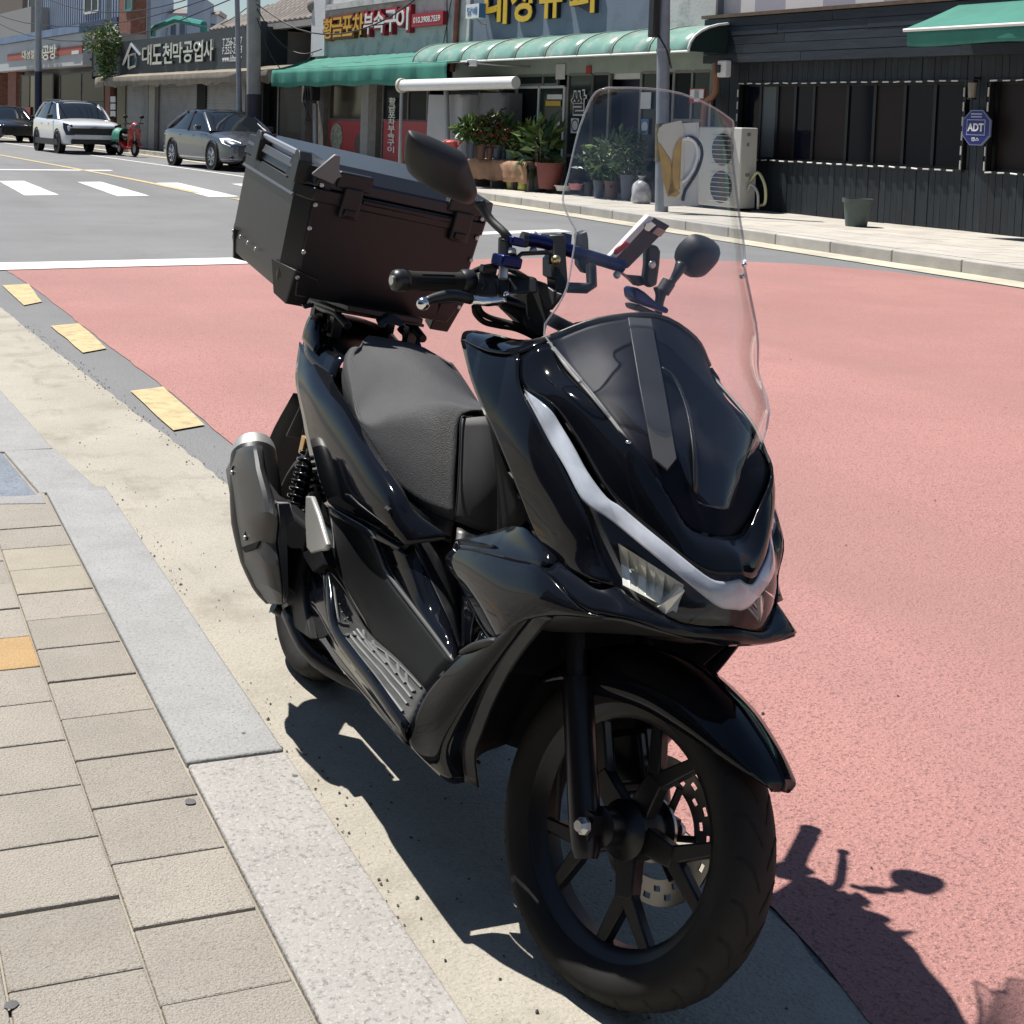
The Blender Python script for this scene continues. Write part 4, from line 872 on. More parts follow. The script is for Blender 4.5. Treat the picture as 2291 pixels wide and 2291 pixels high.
# passenger foot peg and hanger
plate('foot_peg_plate', [zm(990, 598, -.232), zm(1046, 602, -.236), zm(1120, 800, -.24), zm(1210, 1100, -.242), zm(1195, 1155, -.242), zm(1045, 1200, -.236), zm(1000, 1140, -.232), zm(985, 850, -.230)], mat('matt silver cast peg', (.42, .42, .40), .42, .4, var=.08), SC, t=.012, bev=.004)
plate('foot_peg_web', [zm(985, 930, -.237), zm(1080, 985, -.246), zm(1078, 1042, -.246), zm(980, 965, -.237)], mat('matt silver cast peg', (.42, .42, .40)), SC, t=.004, bev=.002)
MB().tube([zm(790, 905, -.22), zm(860, 935, -.222), zm(990, 950, -.23)], [.010, .008, .007], 8).build('foot_peg_hanger', m_alu, SC, 60)
MB().lathe([(0, 0), (0, .016), (.01, .018), (.03, .018), (.03, 0)], 16, zm(960, 1130, -.215), (0, 1, 0)).build('peg_pivot', m_alu, SC, 40)
# radiator / belt cover grille with fins
gr = [zm(770, 1340, -.212), zm(960, 1240, -.214), zm(1010, 1700, -.22), zm(1080, 2080, -.22), zm(870, 1930, -.215)]
rad = plate('radiator_cover', gr, MT, SC, t=.02, bev=.004)
for k in range(4):
    MB().tube([zm(850+45*k, 1420-20*k, -.2155), zm(880+42*k, 1650, -.2165), zm(930+40*k, 1930+15*k, -.2175)], .0035, 6, flat=.7).build('fin', SAT, rad, 60)
MB().prism([Z('6', 560, 640, -.215), Z('6', 830, 815, -.22), Z('6', 800, 770, -.22), Z('6', 650, 690, -.215), Z('6', 575, 610, -.213)], (0, .01, 0)).build('radiator_cover_lip', mat('dusty grey lip', (.10, .1, .095), .6), SC, 30)
patch('rear_lower_cover', [[Z('6', 300, 330, -.19), Z('6', 430, 300, -.2), Z('6', 540, 560, -.212)], [Z('6', 350, 500, -.18), Z('6', 480, 600, -.195), Z('6', 580, 700, -.21)], [Z('6', 470, 680, -.16), Z('6', 650, 830, -.18), Z('6', 850, 1000, -.2)], [Z('6', 600, 800, -.12), Z('6', 800, 1000, -.15), Z('6', 1000, 1130, -.18)]], SAT, SC, thick=.004, out=-1)
MB().tube([Z('6', 190, 340, -.19), Z('6', 290, 400, -.17)], .014, 10).build('exhaust_joint', m_darkmetal, SC, 60)
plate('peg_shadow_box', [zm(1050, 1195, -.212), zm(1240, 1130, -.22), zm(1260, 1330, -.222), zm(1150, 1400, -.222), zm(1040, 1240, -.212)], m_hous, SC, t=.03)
# side stand on the left
MB().tube([V(.52, .16, .24), V(.50, .22, .12), V(.47, .275, .012)], .012, 10, sm=3).build('side_stand', m_darkmetal, SC, 60)
MB().cbox((.46, .285, .012), (.06, .03, .01)).build('side_stand_foot', m_darkmetal, SC, 30, bev=.003)
# --- handlebar and controls (turned to the left)
zh = lambda *p: Z('H', *p)
gi, ge = zh(800, 775, -.236), zh(262, 763, -.348)
gx = (ge-gi).normalized()
grip = MB().tube([gi, gi.lerp(ge, .06), gi.lerp(ge, .12), gi.lerp(ge, .9), ge], [.0185, .0185, .0168, .0172, .0185], 20).build('grip', m_rubber, SC, 60)
MB().lathe([(0, .015), (.003, .0195), (.014, .020), (.022, .0185), (.026, .014), (.026, 0)], 24, ge+gx*.004, gx).build('bar_end', SAT, SC, 40)
MB().lathe([(0, .0085), (.003, .0085), (.003, 0)], 16, ge+gx*.029, gx).build('bar_end_cap', m_alu, SC, 40)
for an in (0, 1.1, 2.2, 3.3, 4.4, 5.5):
    n1 = gx.orthogonal().normalized(); n2 = gx.cross(n1); dd = n1*cos(an)+n2*sin(an)
    MB().tube([gi.lerp(ge, .22)+dd*.0166, gi.lerp(ge, .80)+dd*.0168], .0025, 6, flat=.5).build('grip_pad', m_rubber, grip, 60)
MB().lathe([(0, .02), (.006, .023), (.02, .023), (.026, .02)], 20, gi-gx*.02, gx).build('throttle_flange', SAT, SC, 40)
swp = [zh(*p) for p in ((890, 700, -.222), (930, 685, -.215), (1110, 685, -.198), (1140, 720, -.195), (1125, 920, -.2), (950, 920, -.217))]
MB().prism(swp, (-.045, 0, 0)).build('switch_housing', MT, SC, 40, bev=.006, bseg=3)
MB().cbox(zh(1000, 815, -.21)+V(.002, 0, 0), (.008, .012, .014)).build('switch_button', SAT, SC, 30, bev=.002)
MB().prism([zh(*p) for p in ((1225, 705, -.18), (1520, 735, -.135), (1525, 890, -.135), (1235, 895, -.18))], (-.045, 0, 0)).build('brake_reservoir', SAT, SC, 30, bev=.005)
MB().prism([zh(*p) for p in ((1135, 730, -.2), (1250, 730, -.185), (1250, 900, -.185), (1140, 920, -.2))], (-.03, 0, 0)).build('bar_clamp', m_darkmetal, SC, 30, bev=.004)
MB().tube([zh(1200, 950, -.195), zh(1040, 965, -.225), zh(880, 945, -.252)], [.0075, .0088, .0075], 12, sm=3).build('brake_lever', m_chrome, SC, 180)
MB().tube([zh(880, 945, -.252), zh(760, 915, -.276), zh(640, 910, -.30), zh(520, 935, -.322), zh(440, 965, -.338)], [.009, .0105, .0105, .0095, .008], 12, sm=3).build('lever_sleeve', SAT, SC, 180)
MB().sphere(zh(415, 985, -.342), .0118, 16, 10).build('lever_ball', m_chrome, SC, 180)
MB().prism([zh(*p) for p in ((1075, 885, -.2), (1125, 875, -.197), (1140, 920, -.197), (1065, 930, -.203))], (.01, 0, 0)).build('lever_pivot', m_alu, SC, 30, bev=.002)
MB().sphere(zh(1185, 885, -.19)+V(.012, 0, 0), .006, 10, 6).build('lever_bolt', m_chrome, SC, 60)
plate('handlebar_cover', [zh(*p)+V(.0, 0, 0) for p in ((1230, 895, -.15), (1530, 745, -.12), (1620, 850, -.11), (1650, 1050, -.10), (1590, 1310, -.10), (1500, 1335, -.11), (1390, 1190, -.13), (1230, 1040, -.15))], MT, SC, tv=(-.09, .02, 0), bev=.008)
plate('handlebar_trim', [zh(*p) for p in ((1530, 765, -.118), (1600, 790, -.11), (1700, 870, -.10), (1780, 900, -.095), (1660, 1050, -.10), (1610, 1030, -.105))], mat('grey bar trim', (.05, .052, .055), .45), SC, t=.01)
MB().tube([st(V(.80, -.22, .985)), st(V(.86, -.12, .99)), st(V(.90, 0, .975)), st(V(.86, .12, .99)), st(V(.80, .22, .985)), st(V(.775, .34, .965))], .0125, 12, sm=3).build('handlebar', m_darkmetal, SC, 180)
MB().tube([st(V(.90, 0, .99)), st(V(1.05, 0, .69)), st(V(1.14, 0, .51))], .03, 14).build('steering_column', m_darkmetal, SC, 60)
gl0, gl1 = st(V(.79, .215, .985)), st(V(.765, .352, .96))
MB().tube([gl0, gl0.lerp(gl1, .1), gl1], [.0185, .0172, .0178], 18).build('grip', m_rubber, SC, 60)
MB().lathe([(0, .016), (.003, .0195), (.02, .0195), (.026, .014), (.026, 0)], 20, gl1, (gl1-gl0).normalized()).build('bar_end', SAT, SC, 40)
MB().cbox(st(V(.80, .185, .985)), (.045, .07, .05)).build('switch_housing', MT, SC, 30, bev=.008)
MB().tube([st(V(.86, .17, .975)), st(V(.90, .22, .965)), st(V(.88, .30, .95)), st(V(.86, .345, .945))], [.008, .009, .009, .007], 10, sm=3).build('brake_lever', m_chrome, SC, 180)
MB().sphere(st(V(.858, .352, .944)), .0115, 12, 8).build('lever_ball', m_chrome, SC, 180)
for q in (((905, 1010, -.21), (920, 1080, -.20), (1000, 1160, -.18), (1130, 1195, -.155), (1300, 1225, -.13), (1450, 1290, -.11), (1530, 1340, -.09)),
          ((940, 1000, -.205), (975, 1070, -.19), (1060, 1120, -.17), (1200, 1160, -.145), (1390, 1215, -.12), (1500, 1290, -.10)),
          ((1180, 1010, -.18), (1300, 1090, -.15), (1390, 1180, -.125), (1440, 1240, -.11)),
          ((860, 700, -.225), (960, 650, -.21), (1100, 625, -.195), (1220, 645, -.18), (1340, 700, -.165), (1500, 800, -.13))):
    MB().tube([zh(*p) for p in q], .0055, 8, sm=4).build('control_cable', m_rubber, SC, 180)
MB().cbox(zh(1040, 660, -.205), (.02, .028, .016)).build('cable_guide', SAT, SC, 30, bev=.003)
# right mirror with risers
MB().tube([zh(1182, 745, -.204), zh(1190, 600, -.204)], .0085, 12).build('mirror_post', m_alu, SC, 60)
MB().cbox(zh(1218, 578, -.2), (.035, .045, .021), Matrix.Rotation(.2, 3, 'Z')).build('mirror_clamp', m_blue, SC, 30, bev=.004)
MB().tube([zh(1200, 545, -.203), zh(1205, 360, -.203)], .0125, 14).build('mirror_post_sleeve', SAT, SC, 60)
MB().tube([zh(1210, 375, -.203), zh(1212, 345, -.204), zh(1185, 295, -.21), zh(1070, 185, -.222), zh(990, 70, -.235), zh(960, 20, -.24)], [.0125, .011, .0075, .0075, .009, .012], 12, sm=3).build('mirror_stem', MT, SC, 180)
MB().cbox(zh(1288, 385, -.19), (.03, .03, .016), Matrix.Rotation(.2, 3, 'Z')).build('crossbar_clamp', m_blue, SC, 30, bev=.003)
MB().tube([zh(1310, 410, -.185), zh(1420, 425, -.165)], .004, 6).build('crossbar_bracket', m_darkmetal, SC, 60)
MB().tube([zh(1255, 470, -.195), zh(1260, 520, -.195)], .010, 10).build('clamp_knob', m_alu, SC, 40)
def mirror(name, k, pts, X, par_c, bulge=.035):
    P = [BXp(k, x, y, X) for x, y in pts]; c = sum(P, Vector())/len(P); nv_ = V(cos(.5), 0, -sin(.5)); zo = ZO[k]; Q_ = []
    for x, y in pts:      # the housing leans: its glass looks up at the rider
        d = B3 @ pray(zo[0]+x*zo[2], zo[1]+y*zo[2]); Q_.append(bcam+d*((c-bcam).dot(nv_)/d.dot(nv_)))
    P = Q_; b = MB(); n = len(P)
    rings = [(1.0, -.012), (1.02, .0), (.93, bulge*.35), (.72, bulge*.75), (.42, bulge*.96), (.0, bulge)]
    P = crv(P+[P[0]], 3)[:-1]; n = len(P); vs = []; fs = []
    for s_, dx in rings[:-1]: vs += [c+(p-c)*s_+nv_*dx for p in P]
    vs.append(c+nv_*bulge); m_ = len(rings)-1
    for i in range(m_-1):
        for j in range(n): fs.append((i*n+j, i*n+(j+1) % n, (i+1)*n+(j+1) % n, (i+1)*n+j))
    fs += [((m_-1)*n+j, (m_-1)*n+(j+1) % n, len(vs)-1) for j in range(n)]
    b.add(vs, fs); o = b.build(name, MT, SC, 60)
    bm = MB(); bm.add([c+(p-c)*.96-nv_*.0125 for p in P], [tuple(range(n))]); bm.build('mirror_glass', m_chrome, o, None, fix=False); return o
mirror('mirror', 5, [(1182, 290), (1186, 190), (1200, 125), (1225, 108), (1330, 140), (1460, 200), (1545, 245), (1568, 300), (1600, 400), (1618, 470), (1590, 530), (1520, 528), (1400, 475), (1280, 412), (1205, 350)], .845, None)
mirror('mirror', 'P', [(1032, 640), (1050, 560), (1110, 475), (1215, 398), (1320, 400), (1440, 448), (1492, 505), (1478, 565), (1400, 660), (1290, 765), (1200, 796), (1125, 790), (1060, 720)], .80, None, .036)
zp = lambda x, y, X=.80: BXp('P', x, y, X)
MB().tube([zp(1085, 690, .815), zp(1050, 760, .82), zp(1000, 845, .82), zp(975, 880, .82)], [.013, .010, .0075, .0075], 12, sm=3).build('mirror_stem', SAT, SC, 180)
MB().tube([zp(950, 870, .82), zp(880, 980, .82)], .014, 12).build('mirror_joint', MT, SC, 60)
MB().tube([zp(890, 960, .82), zp(850, 1090, .82), zp(830, 1240, .82)], .008, 10).build('mirror_post', MT, SC, 60)
# blue crossbar, phone cradle and lamp arm
MB().tube([Z(6, 335, 688, -.155), Z(6, 420, 700, -.115), Z(6, 560, 745, -.05), Z(6, 680, 780, .005), Z(6, 760, 805, .045)], [.0125, .0125, .0125, .012, .012], 14, sm=2).build('crossbar', m_blue, SC, 60)
MB().tube([Z(6, 322, 686, -.162), Z(6, 345, 690, -.152)], .0145, 14).build('crossbar_cap', SAT, SC, 60)
for x, y, l in ((376, 668, -.135), (735, 840, .03), (372, 735, -.135)): MB().sphere(Z(6, x, y, l), .0075, 8, 6).build('crossbar_bolt', m_alu, SC, 40)
MB().prism([zh(*p) for p in ((1625, 325, -.11), (1780, 318, -.085), (1795, 400, -.085), (1790, 520, -.085), (1810, 780, -.085), (1770, 905, -.09), (1700, 900, -.10), (1690, 750, -.105), (1650, 740, -.11), (1645, 560, -.11), (1670, 540, -.105), (1660, 400, -.105))], (-.035, 0, 0)).build('phone_cradle', SAT, SC, 30, bev=.004)
MB().tube([zh(*p) for p in ((1290, 545, -.19), (1320, 540, -.185), (1360, 505, -.175), (1600, 492, -.125), (1640, 510, -.115), (1640, 600, -.115))], .0042, 8).build('cradle_bracket', m_darkmetal, SC, 60)
MB().sphere(zh(1665, 558, -.11)+V(.01, 0, 0), .009, 10, 6).build('cradle_bolt', mat('brass bolt', (.6, .5, .25), .3, 1.0), SC, 60)
MB().prism([Z(6, x, y, l) for x, y, l in ((570, 662, -.045), (608, 648, -.035), (612, 690, -.035), (620, 830, -.03), (600, 838, -.035), (572, 800, -.045))], (-.02, 0, 0)).build('cradle_jaw', SAT, SC, 30, bev=.003)
MB().tube([Z(6, 622, 800, -.03), Z(6, 626, 885, -.03), Z(6, 600, 898, -.04), Z(6, 520, 895, -.075)], .010, 8).build('cradle_arm', SAT, SC, 60)
MB().prism([Z(6, x, y, -.06) for x, y in ((525, 665), (545, 660), (540, 720), (515, 725))], (-.03, 0, 0)).build('crossbar_clamp', m_blue, SC, 30, bev=.003)
MB().prism([zp(x, y, .88) for x, y in ((715, 455), (845, 485), (870, 545), (860, 690), (830, 915), (745, 945), (690, 870), (715, 690))], (-.02, 0, 0)).build('lamp_arm', SAT, SC, 30, bev=.006)
MB().sphere(zp(770, 685, .885), .008, 10, 6, (.4, 1, 1)).build('arm_bolt', m_alu, SC, 60)
MB().prism([zp(x, y, .87) for x, y in ((568, 960), (610, 930), (700, 985), (820, 1090), (960, 1165), (945, 1225), (840, 1180), (640, 1110), (580, 1060))], (-.04, 0, 0)).build('arm_clamp', m_blue, SC, 30, bev=.005)
MB().prism([zp(x, y, .865) for x, y in ((420, 745), (500, 800), (700, 815), (720, 900), (620, 920), (560, 860))], (-.02, 0, 0)).build('arm_clamp', SAT, SC, 30, bev=.004)
MB().prism([zp(x, y, .86) for x, y in ((580, 1120), (640, 1120), (800, 1190), (835, 1250), (770, 1240), (600, 1180))], (-.04, 0, 0)).build('clamp_foot', SAT, SC, 30, bev=.004)
MB().tube([zp(800, 930, .86), zp(825, 1010, .86), zp(815, 1120, .86)], .004, 6, sm=3).build('control_cable', m_rubber, SC, 180)
# phone in its cradle: a thing of its own
PH = empty('mobile_phone', mw=BODY); tag(PH, 'white mobile phone in the cradle behind the windshield, camera side showing', 'phone')
ph = [zp(x, y, .90) for x, y in ((350, 620), (775, 165), (970, 268), (505, 735))]
MB().prism(ph, (-.008, 0, 0)).build('back_cover', mat('dark phone back', (.035, .018, .022), .25), PH, 30, bev=.003)
MB().prism([zp(x, y, .902) for x, y in ((308, 602), (735, 146), (800, 178), (372, 632))], (-.016, 0, 0)).build('case_edge', mat('white phone case', (.8, .77, .78), .4), PH, 30, bev=.003)
MB().prism([zp(x, y, .906) for x, y in ((770, 345), (830, 280), (925, 322), (862, 392))], (-.006, 0, 0)).build('camera_module', mat('pale camera glass', (.55, .33, .28), .1, coat=.5), PH, 30, bev=.002)
MB().prism([zp(x, y, .904) for x, y in ((690, 240), (760, 210), (820, 260), (745, 330), (690, 320))], (-.004, 0, 0)).build('cradle_claw', m_chrome, PH, 30, bev=.002)
MB().prism([zp(x, y, .906) for x, y in ((358, 572), (380, 520), (480, 432), (535, 455), (520, 490), (400, 580))], (-.008, 0, 0)).build('side_button_strip', mat('red strip', (.35, .02, .025), .35), PH, 30, bev=.003)
# number: small decals
# ------------------------------------------------------------------ far side of the street: shops
def FL(u, v, off=0.0):
    s, z = fac(u, v, off); return Vector((s, -off, z))
def rect(uL, uR, uref, vT, vB, off=0.0):
    """s0 < s1 (s grows to the left of the picture), z0 < z1"""
    vm = (vT+vB)/2; a = fac(uL, vm, off)[0]; b = fac(uR, vm, off)[0]
    return min(a, b), max(a, b), fac(uref, vB, off)[1], fac(uref, vT, off)[1]
def bld(name, label, cat='building'):
    o = empty(name, mw=FMAT); tag(o, label, cat); return o
def fbox(name, r, y0, y1, m, par, bev=0.0, smooth=None):
    return MB().box((r[0], y0, r[2]), (r[1], y1, r[3])).build(name, m, par, smooth, bev=bev)
def pane_set(par, r, y, cols, m_f, m_g, fw_=.045, rows=(), depth=.05, names=('window_frame', 'pane')):
    """framed glazing: cols / rows are fractions of mullions"""
    xs = [r[0]]+[r[0]+(r[1]-r[0])*c for c in cols]+[r[1]]; zs = [r[2]]+[r[2]+(r[3]-r[2])*c for c in rows]+[r[3]]
    f = MB()
    for i, x in enumerate(xs):
        w0 = fw_ if 0 < i < len(xs)-1 else fw_*1.2
        f.box((x-w0/2, y-depth, r[2]), (x+w0/2, y, r[3]))
    for z in zs:
        for i in range(len(xs)-1): f.box((xs[i]+fw_*.6, y-depth*.9, z-fw_/2), (xs[i+1]-fw_*.6, y-.002, z+fw_/2))
    fo_ = f.build(names[0], m_f, par, None)
    for i in range(len(xs)-1):
        for j in range(len(zs)-1):
            g_ = m_g[(i+j) % len(m_g)] if isinstance(m_g, (list, tuple)) else m_g
            MB().box((xs[i]+fw_*.5, y-.025, zs[j]+fw_*.4), (xs[i+1]-fw_*.5, y-.017, zs[j+1]-fw_*.4)).build(names[1], g_, fo_, None)
    return fo_
LX, LN = (-1, 0, 0), (0, -1, 0)      # reading direction and facing of lettering on this side of the street (facade frame)
def ftext(s, r, y, m, par, bold=.0, depth=.01, name='lettering'):
    return text(name, s, .5, ((r[0]+r[1])/2, y, (r[2]+r[3])/2), LX, LN, m, par, depth, bold, fit=(r[1]-r[0], r[3]-r[2]), up=(0, 0, 1))
m_glassd = mat('dark shop glass', (.012, .015, .018), .2, spec=.05)
m_glassg = mat('green tinted shop glass', (.02, .035, .032), .12, spec=.22)
m_glassn = mat('navy shop glass', (.006, .008, .016), .12, spec=.18)
m_plaster = mat('stained white plaster', (.52, .51, .50), .9, var=.12, vscale=1.5, bump=.4, bscale=18, dirt=((.24, .25, .24), 1.8, .52, .72))
m_bluewall = mat('blue grey paint', (.16, .19, .25), .8, var=.07, vscale=1.2, bump=.2, bscale=25, dirt=((.11, .13, .17), 1.1, .55, .8))
m_alufr = mat('weathered aluminium frame', (.20, .19, .175), .5, .4, var=.1)
m_whitefr = mat('white painted frame', (.62, .63, .60), .6, var=.05)
m_green = mat('green awning cloth', (.035, .19, .145), .8, var=.14, vscale=2.5, bump=.5, bscale=9, stretch=(1, 1, .5))
m_poly = mat('green polycarbonate', (.20, .36, .30), .25, var=.15, vscale=2.5, dirt=((.45, .47, .42), 3.5, .5, .75), spec=.6)
m_plank = mat('dark blue stained plank', (.014, .020, .026), .6, var=.25, vscale=6, bump=.4, bscale=35, stretch=(3, 3, .4), orand=.25, dirt=((.04, .046, .05), 5, .55, .85))
m_plankh = mat('dark stained board', (.012, .019, .028), .55, var=.3, vscale=5, bump=.4, bscale=40, stretch=(.4, 3, 3), orand=.3, dirt=((.05, .058, .065), 4, .55, .85))
m_conc = mat('grey concrete', (.30, .295, .28), .9, var=.12, vscale=3, bump=.3, bscale=30, dirt=((.2, .19, .18), 4, .55, .8))
m_galv = mat('galvanised steel', (.33, .335, .34), .45, .5, var=.1, vscale=6)
m_dark = mat('dark interior', (.012, .012, .013), .9)
m_red = None
m_redp = mat('red poster', (.35, .02, .025), .45, var=.08)
m_silver = mat('silver lettering', (.62, .62, .60), .25, .8)
m_wht = mat('white sign face', (.75, .75, .73), .5, var=.04)
# ---- pub with dark planks -----------------------------------------------------------------
PB = bld('pub', 'dark blue plank clad pub with a long window and green awning')
sL = fac(1597, 300)[0]; sR = -13.0
zb = .12
W1 = rect(1654, 2156, 1905, 187, 366); W2 = (sR, fac(2215, 280)[0], W1[2], W1[3])
MB().box((sR, .22, .0), (sL, 6.5, 3.05)).build('wall', m_dark, PB, None)
pk = (sL-sR)/round((sL-sR)/.105); n = round((sL-sR)/pk); zt = 2.46
for i in range(n):
    x0 = sR+i*pk; x1 = x0+pk-.006; y = random.uniform(-.004, .004)
    segs = [(zb, zt)]
    for W in (W1, W2):
        if x1 > W[0]-.02 and x0 < W[1]+.02: segs = [(zb, W[2]), (W[3], zt)]
    for a, b in segs:
        if b < 5: MB().box((x0, y, a), (x1, .07+y, b)).build('plank', m_plank, PB, None)
zf0, zf1 = fac(1850, 133, .25)[1], fac(1850, 23, .25)[1]; nb = 5
for j in range(nb):
    z0 = zf0+(zf1-zf0)*j/nb; x = sR
    while x < sL:
        L = random.uniform(1.6, 3.2); x1 = min(x+L, sL+.05)
        MB().box((x, -.25+random.uniform(-.004, .004), z0), (x1-.006, -.21, z0+(zf1-zf0)/nb-.008)).build('fascia_board', m_plankh, PB, None); x = x1
MB().box((sR, -.205, zf0+.003), (sL, .2, zf1)).build('fascia_core', m_dark, PB, None)
MB().box((sR, -.29, zf1+.004), (sL+.08, .3, zf1+.055)).build('fascia_capping', mat('brown flashing', (.11, .075, .05), .7, var=.2), PB, None)
for W in (W1, W2):
    MB().box((W[0], .16, W[2]), (W[1], .20, W[3])).build('window_back', m_dark, PB, None)
c1 = [1-q for q in (.08, .165, .255, .345, .50, .62, .745, .865)]
m_gp = [m_glassn, mat('pale blind behind glass', (.13, .15, .15), .4, spec=.2), m_glassn, mat('brown blind behind glass', (.022, .016, .016), .4, spec=.2)]
pane_set(PB, W1, .15, sorted(c1), mat('black window frame', (.008, .009, .011), .4), [m_glassn, m_glassn, m_gp[3], m_glassn, m_gp[3], m_glassn, m_gp[3], m_gp[1], m_glassn], .05, (.0,)[:0])
pane_set(PB, W2, .15, [i/8 for i in range(1, 8)], mat('black window frame', (.008, .009, .011)), [m_glassn, m_gp[3]], .05)
m_rope = mat('white rope light', (.72, .72, .70), .4); m_black_tr = mat('black trim', (.01, .01, .011), .5)
for W in (W1, W2):
    fr_ = MB(); t = .035
    fr_.box((W[0]-t, -.03, W[3]), (W[1]+t, .05, W[3]+t)); fr_.box((W[0]-t, -.03, W[2]-t), (W[1]+t, .05, W[2])); fr_.box((W[0]-t, -.03, W[2]+.001), (W[0], .05, W[3]-.001)); fr_.box((W[1], -.03, W[2]+.001), (W[1]+t, .05, W[3]-.001))
    f_ = fr_.build('window_surround', m_black_tr, PB, None)
    def dash(p, q):
        b = MB(); b.tube([p, q], .011, 6); b.build('rope_light_segment', m_rope, f_, 60)
    L = W[1]-W[0]; k = max(1, int(L/.19)); k = min(k, 26)
    xs = [W[1]-L*i/k for i in range(k)] if W is W1 else [W[1]-.19*i for i in range(k)]
    for zz in (W[3]+t*.5, W[2]-t*.5):
        for x in xs: dash(V(x, -.042, zz+random.uniform(-.006, .006)), V(x-.10, -.042, zz+random.uniform(-.006, .006)))
    for xx in (W[1]+t*.5,)+((W[0]-t*.5,) if W is W1 else ()):
        for i in range(6): dash(V(xx, -.042, W[2]+(W[3]-W[2])*i/6), V(xx, -.042, W[2]+(W[3]-W[2])*(i+.62)/6))
# upper storey of the pub with alternating white and lilac grey panels
z2 = 6.2; x = sL+.3; k = 0
us = [1591, 1689, 1757, 1841, 1913, 1977, 2060, 2140, 2230, 2330]
edges = [fac(u, 15, -.1)[0] for u in us]+[sR]; edges[0] = sL+.2
for i in range(len(edges)-1):
    MB().box((edges[i+1], .10, zf1+.056), (edges[i]-.002, 6.4, z2)).build('upper_wall_panel', mat('white render', (.66, .65, .65), .8, var=.05, vscale=2) if i % 2 == 0 else mat('lilac grey render', (.36, .36, .42), .8, var=.05, vscale=2), PB, None)
# wall lamp
lp = FL(1591+1612*.36232, 560*.36232, .12)
MB().cbox(lp+V(0, .06, .16), (.03, .12, .03)).cbox(lp+V(0, 0, .12), (.09, .09, .03)).cbox(lp+V(0, 0, -.10), (.08, .08, .02)).build('lantern_frame', m_black_tr, PB, None)
MB().lathe([(-.09, .045), (.1, .06)], 8, lp, (0, 0, 1)).build('lantern_glass', mat('lantern glass', (.22, .20, .17), .2), PB, 60)
# awning over the right end
a0 = fac(1591+1190*.36232, 185*.36232, 1.1)[0]; zA = fac(2024, 66, 1.1)[1]; aT = fac(1591+1530*.36232, 12, .28)
rows = [[V(sR, -.28, aT[1]), V(aT[0]-.9, -.28, aT[1]), V(aT[0], -.28, aT[1])], [V(sR, -.7, (aT[1]+zA)/2-.015), V((aT[0]+a0)/2-.9, -.7, (aT[1]+zA)/2-.015), V((aT[0]+a0)/2, -.7, (aT[1]+zA)/2-.01)], [V(sR, -1.1, zA), V(a0-.9, -1.1, zA), V(a0, -1.1, zA)]]
aw = patch('awning_cloth', rows, m_green, PB, thick=.004, lin_u=True, smooth=40)
MB().tube([V(sR, -1.1, zA-.01), V(a0, -1.1, zA-.01)], .022, 8).build('awning_bar', m_wht, PB, 60)
vr = [[], [], []]; nn_ = 46
for i in range(nn_+1):
    x = a0-.05+(sR-a0)*i/nn_; w_ = .025*sin(i*1.9)+.012*sin(i*.7)
    vr[0].append(V(x, -1.1, zA-.03)); vr[1].append(V(x, -1.09+w_*.5, zA-.12)); vr[2].append(V(x, -1.08+w_, zA-.21-.012*sin(i*.9)))
patch('awning_valance', vr, m_green, PB, thick=.003, nu=1, nv=2, smooth=180)
# alarm sign
AD = bld('alarm_sign', 'blue octagonal ADT alarm sign with white letters on the dark plank wall', 'sign')
q = rect(1591+1562*.36232, 1591+1732*.36232, 2185, 680*.36232, 898*.36232, .05); cx, cz, hx, hz = (q[0]+q[1])/2, (q[2]+q[3])/2, (q[1]-q[0])/2, (q[3]-q[2])/2
def octa(k, y): return [V(cx+hx*k*a, y, cz+hz*k*b) for a, b in ((-.42, -1), (.42, -1), (1, -.45), (1, .45), (.42, 1), (-.42, 1), (-1, .45), (-1, -.45))]
MB().prism(octa(1, -.03), (0, .03, 0)).build('plate', mat('pale sign border', (.25, .28, .45), .4), AD, None); MB().prism(octa(.94, -.034), (0, .003, 0)).build('face', mat('alarm blue', (.012, .022, .17), .35), AD, None)
MB().box((cx-hx*.66, -.037, cz-hz*.42), (cx+hx*.66, -.0345, cz+hz*.46)).build('letter_border', m_wht, AD, None); MB().box((cx-hx*.63, -.040, cz-hz*.39), (cx+hx*.63, -.0375, cz+hz*.43)).build('letter_field', mat('alarm blue', (.012, .022, .17)), AD, None)
ftext('ADT', (cx-hx*.58, cx+hx*.58, cz-hz*.20, cz+hz*.25), -.042, m_wht, AD, .015, .002); ftext('캡스', (cx-hx*.28, cx+hx*.28, cz-hz*.76, cz-hz*.54), -.036, m_wht, AD, .005, .002)
for k in range(2): MB().box((cx-hx*.4, -.0365, cz+hz*(.58+.16*k)), (cx+hx*.4, -.0345, cz+hz*(.66+.16*k))).build('small_print', mat('small print', (.35, .37, .5), .5), AD, None)
for c in AD.children: c.location.y = -.05
# ---- corner shop --------------------------------------------------------------------------
SU = bld('corner_shop', 'blue grey corner shop with yellow letters and a curved green canopy')
s0, s1 = sL+.02, fac(1010, 300)[0]
MB().box((s0, .9, 0), (s1, 7, 3.0)).build('wall', m_dark, SU, None)
zc_ = fac(1320, 97)[1]
up = rect(1000+155*.36232, 1000+1370*.36232, 1300, -60, 95)
MB().box((s0, -.02, 2.62), (s1, 6.8, 6.5)).build('upper_wall', m_bluewall, SU, None)
